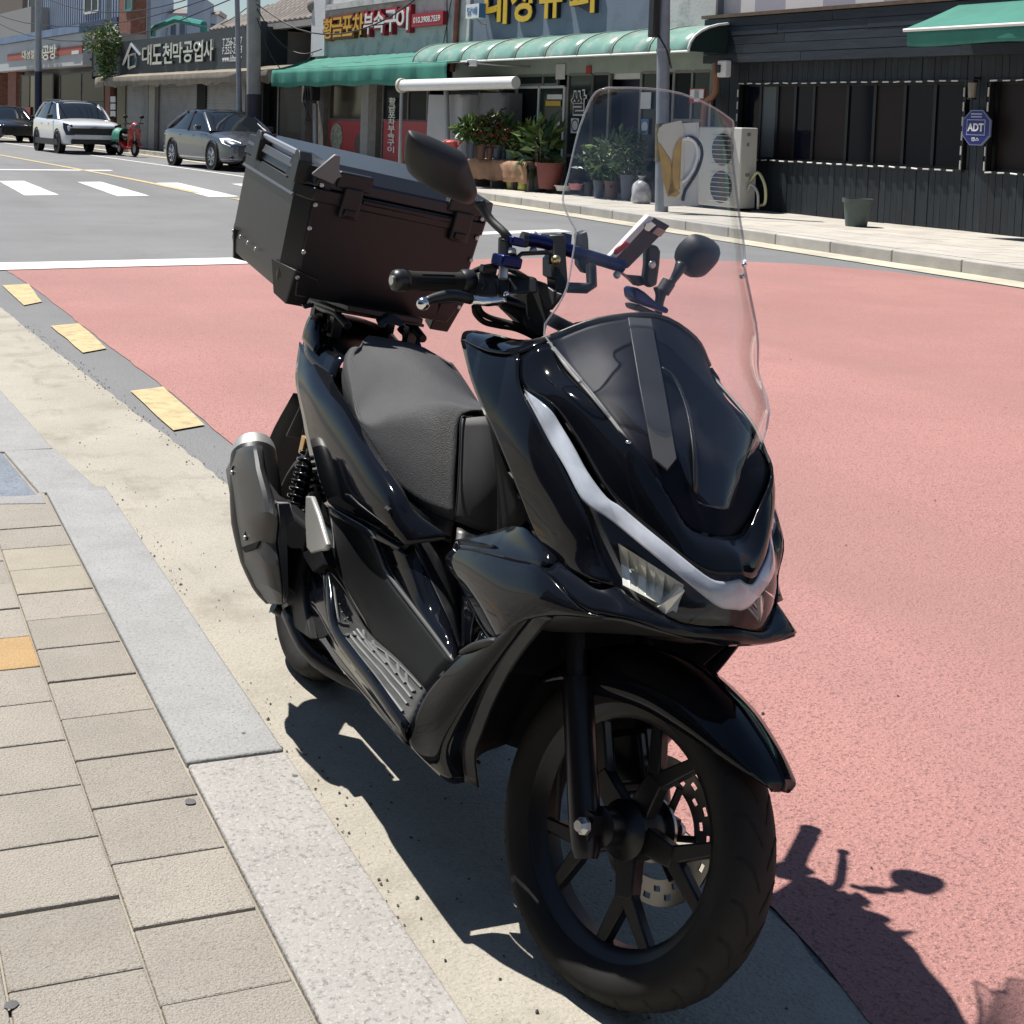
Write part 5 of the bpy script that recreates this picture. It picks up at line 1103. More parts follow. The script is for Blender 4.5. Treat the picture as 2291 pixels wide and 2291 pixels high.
# pale strips of plaster at both ends of the sign wall
MB().box((s0, -.06, 2.75), (fac(1497, 40)[0], -.021, 6.4)).build('plaster_strip', m_plaster, SU, None)
MB().box((fac(1056, 40)[0], -.06, 2.75), (s1-.05, -.021, 6.4)).build('plaster_strip', m_plaster, SU, None)
m_yel = mat('yellow sign letters', (.62, .40, .03), .5, var=.06); m_navy = mat('navy letter side', (.012, .013, .03), .5)
for ch, (xa, xb, yt, yb) in zip('대성슈퍼', ((232, 372, -160, 152), (395, 528, -150, 136), (572, 712, -160, 112), (758, 912, -150, 84))):
    r_ = rect(1000+xa*.36232, 1000+xb*.36232, 1000+(xa+xb)/2*.36232, yt*.36232, yb*.36232, .12)
    ftext(ch, r_, -.055, m_navy, SU, .022, .05, 'letter_shell'); ftext(ch, r_, -.115, m_yel, SU, .012, .008, 'letter')
tb = bld('tobacco_sign', 'small blue and white box sign on the corner shop wall', 'sign'); r_ = rect(600+1220*.36232, 600+1300*.36232, 1057, 25*.36232, 112*.36232, .35)
fbox('box', r_, -.35, -.2, m_wht, tb); fbox('side', (r_[0]-.02, r_[0]-.001, r_[2], r_[3]), -.35, -.2, mat('sign blue', (.05, .16, .36), .5), tb); ftext('담배', (r_[0]+.06, r_[1]-.06, r_[2]+.06, r_[3]-.06), -.353, mat('sign blue', (.05, .16, .36)), tb, .004, .003)
MB().tube([V((r_[0]+r_[1])/2, -.28, r_[2]), V((r_[0]+r_[1])/2, -.1, r_[2]-.1), V((r_[0]+r_[1])/2, -.02, r_[2]-.1)], .015, 6).build('bracket', m_galv, tb, 60)
# curved canopy
ca, cb = fac(1000+1625*.36232, 230*.36232, .6)[0], fac(600+905*.36232, 410*.36232, .95)[0]; zl = fac(1250, 128, 1.0)[1]; zh_ = fac(1250, 82, .0)[1]
def arc(x):
    return [V(x, -.03-.97*sin(t*pi/2), zl+(zh_-zl)*cos(t*pi/2)**.9) for t in (0, .14, .28, .42, .56, .7, .84, .95, 1)]
NB = 9
for i in range(NB):
    x0, x1 = ca+(cb-ca)*i/NB, ca+(cb-ca)*(i+1)/NB
    patch('canopy_sheet', [arc(x0+.01), arc((x0+x1)/2), arc(x1-.01)], m_poly, SU, nu=1, nv=2, thick=.006, smooth=180)
for i in range(NB+1):
    x = ca+(cb-ca)*i/NB; MB().tube([p+V(0, -.006, .006) for p in arc(x)], .013 if i else .022, 6).build('canopy_rib', m_wht if i == 0 else mat('dull rib metal', (.33, .34, .32), .5, .3), SU, 180)
MB().tube([V(ca, -1.0, zl), V(cb, -1.0, zl)], .02, 6).build('canopy_rail', m_whitefr, SU, 60)
MB().prism([V(ca, -.03, zl), *[p for p in arc(ca)]], (.004, 0, 0)).build('canopy_end', m_glassg, SU, None)
MB().box((s0, -.02, 2.28), (s1, .9, 2.615)).build('lintel', mat('pale green lintel', (.33, .38, .34), .8, var=.1, vscale=3), SU, None)
MB().box((s0, -.04, zb), (s1, .9, zb+.06)).build('threshold', m_conc, SU, None)
# glazing bays, right to left in the picture
def bay(u0, u1, vT, vB, cols=(), rows=(), fr=m_alufr, gl=m_glassg, off=0.0, fwd=.05):
    r_ = rect(u0, u1, (u0+u1)/2, vT, vB, off); r_ = (r_[0], r_[1], max(r_[2], zb+.06), min(r_[3], 2.28)); return pane_set(SU, r_, -off+.02, cols, fr, gl, fwd, rows)
U3 = lambda x: 1000+x*.36232
bay(U3(1395), U3(1625), 110, 470, (.5,), (.45, .62), m_alufr, [m_glassg, m_glassd])
bay(U3(1195), U3(1310), 112, 455, (), (.3,), m_alufr, m_glassg)
bay(U3(745), U3(895), 135, 420, (), (.28,), m_alufr, m_glassg)
bay(U3(895), U3(1000), 118, 430, (), (), m_alufr, m_glassd)
dr = rect(U3(1000), U3(1190), U3(1095), 140, 436); MB().box((dr[0], .25, zb+.06), (dr[1], .3, 2.28)).build('doorway', mat('navy doorway', (.006, .008, .02), .6), SU, None)
MB().box((dr[0], .05, 2.18), (dr[1], .24, 2.28)).build('door_head', m_whitefr, SU, None)
bay(U3(425), U3(720), 195, 420, (.52,), (), m_whitefr, [m_glassg, m_glassd])
bay(U3(165), U3(430), 150, 186, (.5,), (), m_alufr, m_glassg)
bay(U3(440), U3(690), 148, 190, (.35,), (), m_alufr, m_glassg)
bay(U3(0), U3(420), 200, 400, (.5,), (), m_alufr, m_glassd)
m_wl = mat('white window letters', (.7, .7, .68), .5); m_bl = mat('black outline letters', (.01, .01, .012), .5)
r_ = rect(U3(770), U3(855), U3(815), 562*.36232, 705*.36232, .04)
ftext('쌀', (r_[0]-.03, r_[1]+.03, r_[2]-.03, r_[3]+.03), -.038, m_wl, SU, .02, .002); ftext('쌀', r_, -.044, m_bl, SU, .005, .002)
for (xa, xb, ya, yb, m) in ((858, 888, 405, 458, m_redp), (765, 812, 730, 822, m_wl), (1195, 1258, 570, 672, m_wl), (1197, 1243, 735, 830, mat('sky blue poster', (.10, .25, .42), .5)), (672, 728, 396, 490, m_whitefr)):
    r_ = rect(U3(xa), U3(xb), U3((xa+xb)/2), ya*.36232, yb*.36232, .045); fbox('notice', r_, -.045, -.037, m, SU)
r_ = rect(U3(772), U3(806), U3(789), 738*.36232, 812*.36232, .05); MB().lathe([(0, .09), (0, .115)], 24, V((r_[0]+r_[1])/2, -.049, (r_[2]+r_[3])/2)).build('notice_ring', m_bl, SU, None)
r_ = rect(U3(1203), U3(1237), U3(1220), 755*.36232, 810*.36232, .05); MB().lathe([(0, 0), (0, .085)], 20, V((r_[0]+r_[1])/2, -.049, (r_[2]+r_[3])/2)).build('notice_disc', m_wl, SU, None)
r_ = rect(U3(1498), U3(1590), U3(1545), 545*.36232, 635*.36232, .3); fbox('notice_board', r_, -.30, -.28, m_redp, SU); fbox('notice_paper', (r_[0]+.02, r_[1]-.02, r_[3]-.16, r_[3]-.02), -.305, -.3005, m_wl, SU); fbox('notice_paper', (r_[0]+.12, r_[1]-.12, r_[2]+.02, r_[2]+.2), -.305, -.3005, m_wl, SU)
for k, (xa, ya, t_) in enumerate(((665, 600, .13), (655, 640, .13), (655, 762, .12))):
    c_ = FL(U3(xa), ya*.36232, .05); MB().box((c_.x-t_*1.9, c_.y-.004, c_.z-.04), (c_.x+t_*1.9, c_.y, c_.z+.05)).build('window_lettering', m_wl if k != 1 else m_yel, SU, None)
# cctv, drain pipes, sensor
cc = empty('cctv_camera', mw=FMAT); tag(cc, 'white cctv camera on a bracket under the green canopy', 'camera'); c_ = FL(600+1258*.36232, 388*.36232, 1.1)
MB().cbox(c_, (.12, .2, .13), Matrix.Rotation(.5, 3, 'Z')).build('housing', m_wht, cc, 30, bev=.02); MB().sphere(c_+V(.0, -.11, -.03), .05, 10, 6).build('lens', m_black_tr, cc, 60); MB().tube([c_+V(-.05, .05, 0), c_+V(-.5, .3, -.04), c_+V(-.5, 1.0, -.04)], .02, 6).build('bracket', m_galv, cc, 60)
MB().tube([V(c_.x+.3, c_.y+.2, c_.z-.02), V(c_.x+.05, c_.y+.05, c_.z-.02)], .015, 6).build('arm', m_black_tr, cc, 60)
dp = empty('copper_drain_pipe', mw=FMAT); tag(dp, 'copper coloured drain pipe bending down beside the dark plank wall', 'pipe')
MB().tube([FL(U3(1660), 390*.36232, .3), FL(U3(1658), 570*.36232, .3), FL(U3(1640), 595*.36232, .3), FL(U3(1598), 625*.36232, .3), FL(U3(1590), 680*.36232, .3), FL(U3(1570), 1200*.36232, .3)], .055, 10).build('pipe', mat('copper paint', (.24, .115, .06), .55), dp, 60)
sb = empty('wall_floodlight', mw=FMAT); tag(sb, 'small white wall unit under the pub fascia, beside the copper pipe', 'light'); c_ = FL(U3(1712), 425*.36232, .3)
MB().cbox(c_, (.2, .12, .26)).build('casing', m_wht, sb, 30, bev=.02); MB().cbox(c_+V(.06, -.07, 0), (.10, .03, .12)).build('front', m_black_tr, sb, 30, bev=.01); MB().cbox(c_+V(.2, .05, -.0), (.25, .03, .03)).build('arm', m_black_tr, sb, 30)
# ---- restaurant -----------------------------------------------------------------------------
RS = bld('restaurant', 'grubby white restaurant with red and yellow sign letters and a green cloth awning')
s0, s1 = fac(1008, 300)[0], fac(705, 200)[0]
U2 = lambda x: 600+x*.36232
MB().box((s0, .8, 0), (s1+1.6, 7, 3.2)).build('wall', m_dark, RS, None)
MB().box((s0, -.02, 2.75), (s1, 6.5, 6.2)).build('upper_wall', m_plaster, RS, None)
MB().box((s1-.75, -.12, 2.9), (s1+.06, .5, 6.4)).build('corner_pier', mat('clean white render', (.62, .62, .63), .85, var=.06, vscale=2, bump=.6, bscale=20), RS, None)
zl_ = fac(U2(700), 8)[1]; MB().box((s0, -.16, zl_-.02), (s1-.8, -.021, zl_+.12)).build('ledge', m_plaster, RS, None)
m_or = mat('orange yellow letters', (.62, .33, .04), .5, var=.1, vscale=5); m_rl = mat('red letter backing', (.36, .015, .03), .5)
m_orb = mat('brown letter shell', (.20, .06, .02), .6)
for s_, xs, yt, yb, m, mb in (('황금포차', [(343, 400), (397, 462), (460, 522), (522, 590)], [118, 108, 98, 85], [240, 228, 222, 216], m_or, m_orb), ('부속구이', [(592, 650), (652, 718), (722, 795), (793, 868)], [82, 72, 62, 48], [212, 204, 196, 188], m_wl, m_rl)):
    for ch, (xa, xb), a, b in zip(s_, xs, yt, yb):
        r_ = rect(U2(xa), U2(xb), U2((xa+xb)/2), a*.36232, b*.36232, .15)
        ftext(ch, (r_[0]-.06, r_[1]+.06, r_[2]-.06, r_[3]+.06), -.09, mb, RS, .03, .06, 'letter_shell'); ftext(ch, r_, -.16, m, RS, .008, .008, 'letter')
r_ = rect(U2(886), U2(1078), U2(980), 78*.36232, 160*.36232, .15); fbox('phone_strip', r_, -.15, -.03, m_rl, RS); ftext('010.3908.7559', (r_[0]+(r_[1]-r_[0])*.08, r_[1]-(r_[1]-r_[0])*.06, r_[2]+(r_[3]-r_[2])*.28, r_[3]-(r_[3]-r_[2])*.26), -.153, m_wl, RS, .008, .003)
# awning
aT0, aT1 = fac(U2(1000), 320*.36232, .03), fac(U2(240), 360*.36232, .03); ab0, ab1 = fac(U2(1105), 420*.36232, 1.3), fac(U2(25), 440*.36232, 1.3)
zt_ = (aT0[1]+aT1[1])/2; zb_ = (fac(U2(850), 365*.36232, 1.3)[1]+fac(U2(60), 440*.36232, 1.3)[1])/2-.03
e0, e1 = min(ab0[0], s0-.1), ab1[0]
ra = [[], [], [], []]
for i in range(25):
    x = e0+(e1-e0)*i/24; w_ = .02*sin(i*1.3)+.012*sin(i*3.1); xt = min(x, s1+.9)
    ra[0].append(V(xt, -.03, zt_)); ra[1].append(V((x+xt)/2, -.5, zt_*.62+zb_*.38-.035+w_*.6)); ra[2].append(V(x, -1.0, zt_*.2+zb_*.8-.03+w_)); ra[3].append(V(x, -1.3, zb_))
patch('awning_cloth', ra, m_green, RS, nu=1, nv=3, thick=.004, smooth=180)
rv_ = [[], [], []]
for i in range(61):
    x = e0+(e1-e0)*i/60; w_ = .03*sin(i*.9)+.02*sin(i*2.3)
    rv_[0].append(V(x, -1.3, zb_-.004)); rv_[1].append(V(x, -1.31+w_*.6, zb_-.2)); rv_[2].append(V(x, -1.29+w_, zb_-.42-.02*sin(i*.5)))
patch('awning_valance', rv_, m_green, RS, nu=1, nv=2, thick=.003, smooth=180)
MB().prism([V(e1, -1.3, zb_-.3), V(e1, -1.3, zb_), V(min(e1, s1+.9), -.03, zt_), V(min(e1, s1+.9), -.03, zb_-.1)], (.004, 0, 0)).build('awning_side', m_green, RS, None)
# shopfront
m_post = mat('old grey wood post', (.17, .155, .14), .8, var=.2, vscale=6)
def rbay(xa, xb, vT, vB, gl, fr, cols=(), rows=(), off=0): 
    r_ = rect(U2(xa), U2(xb), U2((xa+xb)/2), vT*.36232, vB*.36232, off); r_ = (r_[0], r_[1], max(.14, r_[2]), min(2.75, r_[3])); pane_set(RS, r_, -off+.02, cols, fr, gl, .05, rows); return r_
m_int = mat('tan interior glass', (.06, .05, .035), .15)
b1 = rbay(380, 605, 480, 960, m_int, m_post, (), (.46,)); b2 = rbay(710, 985, 490, 1000, m_glassd, m_post, (.42,), (.5,)); b3 = rbay(65, 225, 470, 880, m_glassd, m_alufr)
r_ = rect(U2(372), U2(598), U2(485), 745*.36232, 980*.36232, .06); pr = fbox('red_panel', (r_[0], r_[1], .16, r_[3]), -.06, -.035, m_redp, RS)
c_ = FL(U2(420), 845*.36232, .07); MB().lathe([(0, 0), (0, .34), (.008, .34)], 24, c_).build('dish_picture', mat('salad picture', (.10, .14, .06), .6, col2=(.45, .43, .38), vscale=12), RS, None)
c_ = FL(U2(560), 890*.36232, .07); MB().lathe([(0, 0), (0, .26), (.008, .26)], 20, c_).build('dish_picture', mat('grill picture', (.16, .08, .05), .6, col2=(.05, .03, .03), vscale=14), RS, None)
r_ = rect(U2(710), U2(985), U2(850), 748*.36232, 1000*.36232, .06); fbox('red_panel', (r_[0], r_[1], .16, r_[3]), -.06, -.035, m_redp, RS)
xv = fac(U2(762), 760*.36232, .075)[0]; zt2 = fac(U2(762), 600*.36232, .075)[1]; zb2 = fac(U2(762), 945*.36232, .075)[1]
for i, ch in enumerate('황금포차부속구이'):
    h = (zt2-zb2)/8; ftext(ch, (xv-.17, xv+.17, zt2-h*(i+.95), zt2-h*(i+.05)), -.076, m_wl, RS, .012, .002); 
for xa, xb, w_ in ((605, 650, m_conc), (650, 700, m_post), (235, 262, m_post), (330, 375, m_post)):
    q = fac(U2(xa), 250)[0], fac(U2(xb), 250)[0]; MB().box((min(q), -.14, .13), (max(q), .1, 2.75)).build('post', w_, RS, None)
r_ = rect(U2(435), U2(530), U2(480), 540*.36232, 660*.36232, -.1); fbox('menu_board', r_, .04, .06, mat('blue menu board', (.08, .12, .22), .6), RS); r_ = rect(U2(530), U2(600), U2(565), 520*.36232, 670*.36232, -.1); fbox('menu_board', r_, .04, .06, mat('ochre board', (.16, .12, .04), .6), RS)
MB().tube([FL(U2(290), 640*.36232, .4), FL(U2(292), 1000*.36232, .4)], .07, 8).build('drain_pipe', m_galv, RS, 60)
# electrical tangle by the awning
cb_ = empty('electric_meter_cluster', mw=FMAT); tag(cb_, 'black cluster of meters and cables hung under the cloth awning', 'meter'); c_ = FL(U2(270), 560*.36232, .5)
MB().cbox(c_, (.5, .25, .5)).build('box', m_black_tr, cb_, 30, bev=.03)
for k in range(4): MB().tube([c_+V(random.uniform(-.2, .2), -.1, .2), c_+V(random.uniform(-.3, .4), -.15, -.2), c_+V(random.uniform(-.3, .3), -.1, -.75)], .018, 6, sm=3).build('cable', m_black_tr, cb_, 180)
# white roller tube of a folded awning, covered stall
ra_ = empty('rolled_awning', mw=FMAT); tag(ra_, 'white rolled awning tube on a thin post in front of the red door', 'awning'); pa, pb = FL(U2(825), 528*.36232, 1.6), FL(U2(1530), 510*.36232, 1.0)
MB().tube([pa, pb], .115, 12).build('roll', m_wht, ra_, 60); MB().lathe([(-.03, 0), (-.03, .15), (.03, .15), (.03, 0)], 14, pa, (pb-pa).normalized()).build('end_cap', mat('cream cap', (.6, .56, .45), .6), ra_, 40)
MB().tube([pa+V(0, 0, -.1), FL(U2(812), 1040*.36232, 1.6)], .035, 8).build('post', m_galv, ra_, 60)
cs = empty('covered_stall', mw=FMAT); tag(cs, 'tall stall covered by a pale grey tarpaulin beside the flower pots', 'stall')
r_ = rect(U2(988), U2(1200), U2(1095), 590*.36232, 1000*.36232, .8); r2_ = rect(U2(1190), U2(1458), U2(1320), 580*.36232, 960*.36232, .45)
def tarp(name, x0, x1, y0, y1, z0, z1, m, par):
    rows = []
    per = [(x0, y0), ((x0+x1)/2, y0-.03), (x1, y0), (x1, y1), (x0, y1), (x0, y0)]
    for k, (z, g_) in enumerate(((z1, 0), (z1-.06, .03), ((z0+z1)/2, .05), (z0+.3, .08), (z0, .10))):
        cx_, cy_ = (x0+x1)/2, (y0+y1)/2; rows.append([V(cx_+(px-cx_)*(1+g_*.6)+random.uniform(-.02, .02)*(k > 0), cy_+(py-cy_)*(1+g_*.5), z+random.uniform(-.01, .01)) for px, py in per])
        rows[-1][-1] = rows[-1][0].copy()
    patch(name, rows, m, par, nu=3, nv=3, thick=.004, smooth=60, lin_u=True)
    MB().add([(x0, y0, z1), (x1, y0, z1), (x1, y1, z1+.02), (x0, y1, z1+.02)], [(0, 1, 2, 3)]).build('tarpaulin_top', m, par, None)
tarp('tarpaulin', r_[0], r_[1], -.8, -.3, .13, r_[3], mat('pale grey tarpaulin', (.40, .40, .40), .7, var=.06, vscale=2, bump=.3, bscale=6), cs)
tarp('tarpaulin', r2_[0], r2_[1], -.45, -.08, .13, r2_[3], mat('mid grey tarpaulin', (.19, .195, .2), .7, var=.08, vscale=2, bump=.3, bscale=6), cs)
c_ = FL(U2(1290), 560*.36232, .4); MB().tube([c_+V(-.9, 0, 0), c_+V(0, 0, .12), c_+V(.8, .1, .05)], [.05, .13, .06], 8, sm=3).build('bundle', mat('drab canvas bundle', (.13, .12, .09), .9, var=.3), cs, 60)
MB().tube([FL(U2(1100), 560*.36232, .95), FL(U2(1110), 900*.36232, .95)], .055, 8).build('pole', m_galv, cs, 60)
# ---- tiled roof house behind -----------------------------------------------------------------
TH = bld('tiled_roof_house', 'old house with a grey brown tiled roof between the shops', 'house')
h0, h1 = fac(U2(300), 100)[0]-.2, fac(540, 90, -1)[0]+1.0
MB().box((h0, 1.2, 0), (h1, 8, 4.2)).build('wall', mat('dark mesh wall', (.06, .055, .05), .9, var=.3, vscale=6), TH, None)
zr0, zr1 = 3.95, 5.6
m_tile = mat('weathered roof tile', (.20, .175, .155), .85, var=.25, vscale=3, orand=.2)
nt_, nr_ = 26, 9; tl = MB().tube([V(0, 0, 0), V(0, .55, .33)], [.11, .10], 8, flat=.6); tme = None
for i in range(nt_):
    for j in range(nr_):
        x = h0+(h1-h0)*(i+.5)/nt_; y = .3+j*.46; z = zr0+(zr1-zr0)*j/nr_
        if tme is None:
            o = tl.build('roof_tile', m_tile, TH, 60); tme = o
        else:
            o = tme.copy(); COL.objects.link(o); o.parent = TH
        o.location = (x, y, z)
MB().add([(h0, .25, zr0-.04), (h1, .25, zr0-.04), (h1, 4.7, zr1+.02), (h0, 4.7, zr1+.02)], [(0, 1, 2, 3)]).build('roof_bed', mat('roof bed', (.09, .085, .08), .9), TH, None)
MB().tube([V(h0, 4.6, zr1+.15), V(h1, 4.6, zr1+.15)], .18, 10).build('ridge', m_tile, TH, 60)
MB().tube([V(h0+.3, .1, zr0+.35), V(h0+1.0, 1.6, zr0+1.1), V(h0+.5, 4.6, zr1+.2)], .16, 8).build('hip_ridge', m_tile, TH, 60)
MB().sphere(V(h0+.35, .0, zr0+.25), .22, 10, 8).build('ridge_end', m_tile, TH, 60)
MB().box((h0, .05, zr0-.22), (h1, .3, zr0-.06)).build('eaves', m_conc, TH, None)
# ---- awning maker's shop ---------------------------------------------------------------------
TS = bld('awning_workshop', 'workshop with a dark grey sign board and silver letters over grey shutters')
U1 = lambda x: x*.36232
sg0, sg1 = fac(U1(1672), 110)[0], fac(U1(655), 130)[0]
zs0, zs1 = (fac(U1(660), 460*.36232, .5)[1]+fac(U1(1640), 425*.36232, .5)[1])/2, (fac(U1(660), 258*.36232, .5)[1]+fac(U1(1640), 165*.36232, .5)[1])/2
MB().box((sg0, .5, 0), (sg1, 8, zs1-.1)).build('wall', mat('shop concrete', (.26, .25, .23), .9, var=.15, vscale=2), TS, None)
sgn_ = MB().box((sg0, -.5, zs0), (sg1, .5, zs1)).build('sign_board', mat('charcoal sign board', (.035, .045, .05), .6, var=.08, vscale=1.2), TS, None)
for i, ch in enumerate('대도천막공업사'):
    xa = 882+i*63.5; a, b = 278-i*5.5, 402-i*4.5
    r_ = rect(U1(xa), U1(xa+58), U1(xa+29), a*.36232, b*.36232, .55)
    ftext(ch, (r_[0]-.02, r_[1]+.02, r_[2]-.02, r_[3]+.02), -.53, mat('dark letter shell', (.12, .12, .115), .4, .5), TS, .014, .03, 'letter_shell'); ftext(ch, r_, -.57, m_silver, TS, .006, .01, 'letter')  # each letter backed by a darker grey shell
lg = rect(U1(765), U1(872), U1(818), 272*.36232, 425*.36232, .55); cx, w_ = (lg[0]+lg[1])/2, (lg[1]-lg[0])/2
MB().tube([V(lg[1], -.56, lg[2]+.15), V(cx+w_*.1, -.56, lg[3]), V(lg[0], -.56, lg[2]+(lg[3]-lg[2])*.5)], .06, 4).build('logo_roof', m_silver, TS, None)
MB().tube([V(cx+w_*.35, -.56, lg[2]+.02), V(cx+w_*.35, -.56, lg[2]+(lg[3]-lg[2])*.55), V(cx-w_*.4, -.56, lg[2]+(lg[3]-lg[2])*.6), V(cx-w_*.45, -.56, lg[2]+.1), V(cx+w_*.35, -.56, lg[2]+.02)], .045, 4).build('logo_mark', m_silver, TS, None)
for t_, xa, xb, ya, yb in (('T.256-2747', 1372, 1492, 232, 282), ('F.252-2748', 1372, 1492, 286, 332), ('www.ddtent.kr', 1370, 1490, 340, 380)):
    r_ = rect(U1(xa), U1(xb), U1((xa+xb)/2), ya*.36232, yb*.36232, .52); ftext(t_, r_, -.506, m_wl, TS, .004, .003)
MB().box((sg1-.02, -.52, zs0-.1), (sg1+.08, .4, zs1+.1)).build('sign_end', m_dark, TS, None); MB().box((sg0-.22, -.45, zs0+.1), (sg0-.02, -.2, zs1+.12)).build('sign_return', mat('sign return', (.03, .035, .045), .6), TS, None)
# ragged little awning under the sign
za = fac(U1(1100), 470*.36232, 1.0)[1]; xs0, xs1 = fac(U1(1690), 440*.36232, 1.0)[0], fac(U1(590), 480*.36232, 1.0)[0]
ra = [[], [], [], []]
for i in range(41):
    x = xs0+(xs1-xs0)*i/40; q = .05*sin(i*1.7)+.03*sin(i*.6)
    ra[0].append(V(x, -.3, zs0+.05)); ra[1].append(V(x, -1.0, za+.06)); ra[2].append(V(x, -1.02, za-.06)); ra[3].append(V(x, -1.0+q*.3, za-.22-abs(q)*1.2))
patch('canopy_cloth', ra, mat('faded beige canopy', (.24, .21, .165), .9, var=.25, vscale=3), TS, nu=1, nv=1, thick=.004, smooth=60)
m_shut = mat('grey roller shutter', (.33, .325, .315), .6, .2, var=.1, vscale=2, dirt=((.24, .23, .21), 2, .5, .8))
zt_s = za-.1
for xa, xb in ((785, 918), (990, 1228), (1282, 1530)):
    q = fac(U1(xb), 250)[0], fac(U1(xa), 250)[0]; sh = MB().box((q[0], .0, .15), (q[1], .05, zt_s)).build('roller_shutter', m_shut, TS, None)
    b = MB(); n_ = 26
    for k in range(n_): z = .15+(zt_s-.15)*k/n_; b.box((q[0], -.03, z+.006), (q[1], -.001, z+(zt_s-.15)/n_-.012))
    o = b.build('shutter_slat', m_shut, sh, None); o['kind'] = 'stuff'
q = fac(U1(968), 250)[0], fac(U1(918), 250)[0]; fbox('side_door', (q[0], q[1], .15, zt_s-.1), -.01, .03, mat('cream door', (.50, .47, .40), .7, var=.1), TS)
for xa, xb, m in ((968, 990, m_post), (1228, 1282, m_dark), (1530, 1640, m_dark), (735, 785, mat('olive post', (.19, .17, .11), .8)), (655, 690, mat('red brown post', (.22, .09, .06), .8))):
    q = fac(U1(xb), 250)[0], fac(U1(xa), 250)[0]; fbox('post', (q[0], q[1], .13, zt_s), -.08, .1, m, TS)
for k in range(3): 
    r_ = rect(U1(683), U1(712), U1(697), (595+k*45)*.36232, (632+k*45)*.36232, .12); fbox('notice', r_, -.13, -.1, m_whitefr, TS)
# ---- white shop further along -----------------------------------------------------------------
WS = bld('white_fascia_shop', 'shop with a long white fascia and red band sign at the far left')
s0, s1 = sg1+.15, fac(U1(8), 100)[0]; 
z0, z1 = (fac(U1(20), 432*.36232, .6)[1]+fac(U1(570), 405*.36232, .6)[1])/2, (fac(U1(20), 258*.36232, .6)[1]+fac(U1(570), 215*.36232, .6)[1])/2
MB().box((s0, .3, 0), (s1+1, 1.6, z1)).build('wall', mat('beige shop wall', (.30, .28, .25), .9, var=.1), WS, None)
MB().box((s0+.9, -.6, z0), (s1, .3, z1)).build('fascia', mat('off white fascia', (.55, .56, .55), .7, var=.06, vscale=.8), WS, None)
MB().box((s0+.9, -.75, z1+.01), (s1+.1, .4, z1+.3)).build('fascia_roof', mat('faded blue tin', (.17, .24, .36), .6, var=.2, vscale=1), WS, None)
r_ = rect(U1(45), U1(505), U1(275), 308*.36232, 352*.36232, .65); fbox('red_band', r_, -.65, -.605, mat('faded red band', (.40, .09, .06), .6), WS)
for i in range(5):
    r_ = rect(U1(135+i*27), U1(158+i*27), U1(150+i*27), (312-i*2)*.36232, (365-i*2)*.36232, .75); ftext('대성철물점'[i], r_, -.72, m_silver, WS, .008, .03, 'letter')
for i in range(2):
    r_ = rect(U1(265+i*44), U1(305+i*44), U1(285+i*44), (282-i*8)*.36232, (372-i*8)*.36232, .75); ftext('공방'[i], r_, -.74, m_silver, WS, .01, .03, 'letter')
r_ = rect(U1(442), U1(486), U1(464), 312*.36232, 334*.36232, .66); fbox('band_mark', r_, -.662, -.652, m_wl, WS)
q = rect(U1(130), U1(330), U1(230), 462*.36232, 780*.36232); pane_set(WS, (q[0], q[1], .3, q[3]), .0, (.35, .7), m_post, [m_glassd, m_glassg], .07)
q = rect(U1(375), U1(650), U1(500), 450*.36232, 700*.36232); pane_set(WS, (q[0], q[1], .3, q[3]), .0, (.5,), m_post, m_glassd, .08)
q = rect(U1(130), U1(185), U1(160), 660*.36232, 830*.36232, .1); fbox('red_panel', (q[0], q[1], .15, q[3]), -.1, -.05, m_redp, WS)
m_brick = mat('red brick wall', (.26, .10, .065), .85, var=.2, vscale=6, bump=.4, bscale=14, dirt=((.3, .2, .16), 8, .5, .7))
fbox('brick_pier', (s1-.3, s1+1.2, 0, z0), -.2, .3, m_brick, WS); fbox('brick_pier', (fac(U1(110), 250)[0], fac(U1(60), 250)[0], 0, z0), -.1, .2, m_brick, WS)
# buildings behind
def block(name, label, xa, xb, ref, vT, off, depth, m, hbot=0.0, lab=None):
    o = bld(name, label); a, b = fac(U1(xb), vT*.36232, -off)[0], fac(U1(xa), vT*.36232, -off)[0]; z = fac(U1(ref), vT*.36232, -off)[1]
    fbox('wall', (a, b, hbot, z), off, off+depth, m, o); return o, a, b, z
m_corr = mat('blue grey cladding', (.24, .29, .38), .6, var=.06, vscale=1)
o1, a, b, z = block('clad_house', 'blue grey clad house rising behind the white fascia shop', 200, 740, 470, -240, 4, .9, m_corr)
zc1 = fac(U1(470), 150*.36232, -4)[1]
nrib = 40; rb = MB()
for k in range(nrib): x = a+(b-a)*k/nrib; rb.box((x, 3.96, zc1), (x+(b-a)/nrib*.5, 3.999, z))
q = rb.build('cladding_rib', m_corr, o1, None); q['kind'] = 'stuff'
fbox('band', (a, b, zc1-.35, zc1-.02), 3.9, 3.99, mat('dark blue band', (.03, .05, .12), .6), o1); fbox('lower_wall', (a-.5, b, zc1-2.6, zc1-.36), 3.8, 3.99, mat('white lower wall', (.58, .58, .58), .8, var=.05), o1)
for xa, xb, yb in ((520, 605, 75), (175, 255, 50)):
    q = rect(U1(xa), U1(xb), U1((xa+xb)/2), -160*.36232, yb*.36232, -3.9); pane_set(o1, q, 3.95, (.45,), m_whitefr, m_glassd, .12)
o2, a, b, z = block('brick_house', 'red brick block with a green glazed window behind the shops', 742, 812, 780, -200, 3.6, .9, m_brick)
q = rect(U1(768), U1(808), U1(790), -120*.36232, 62*.36232, -3.5); pane_set(o2, q, 3.58, (), mat('green frame', (.05, .25, .22), .5), m_glassg, .12)
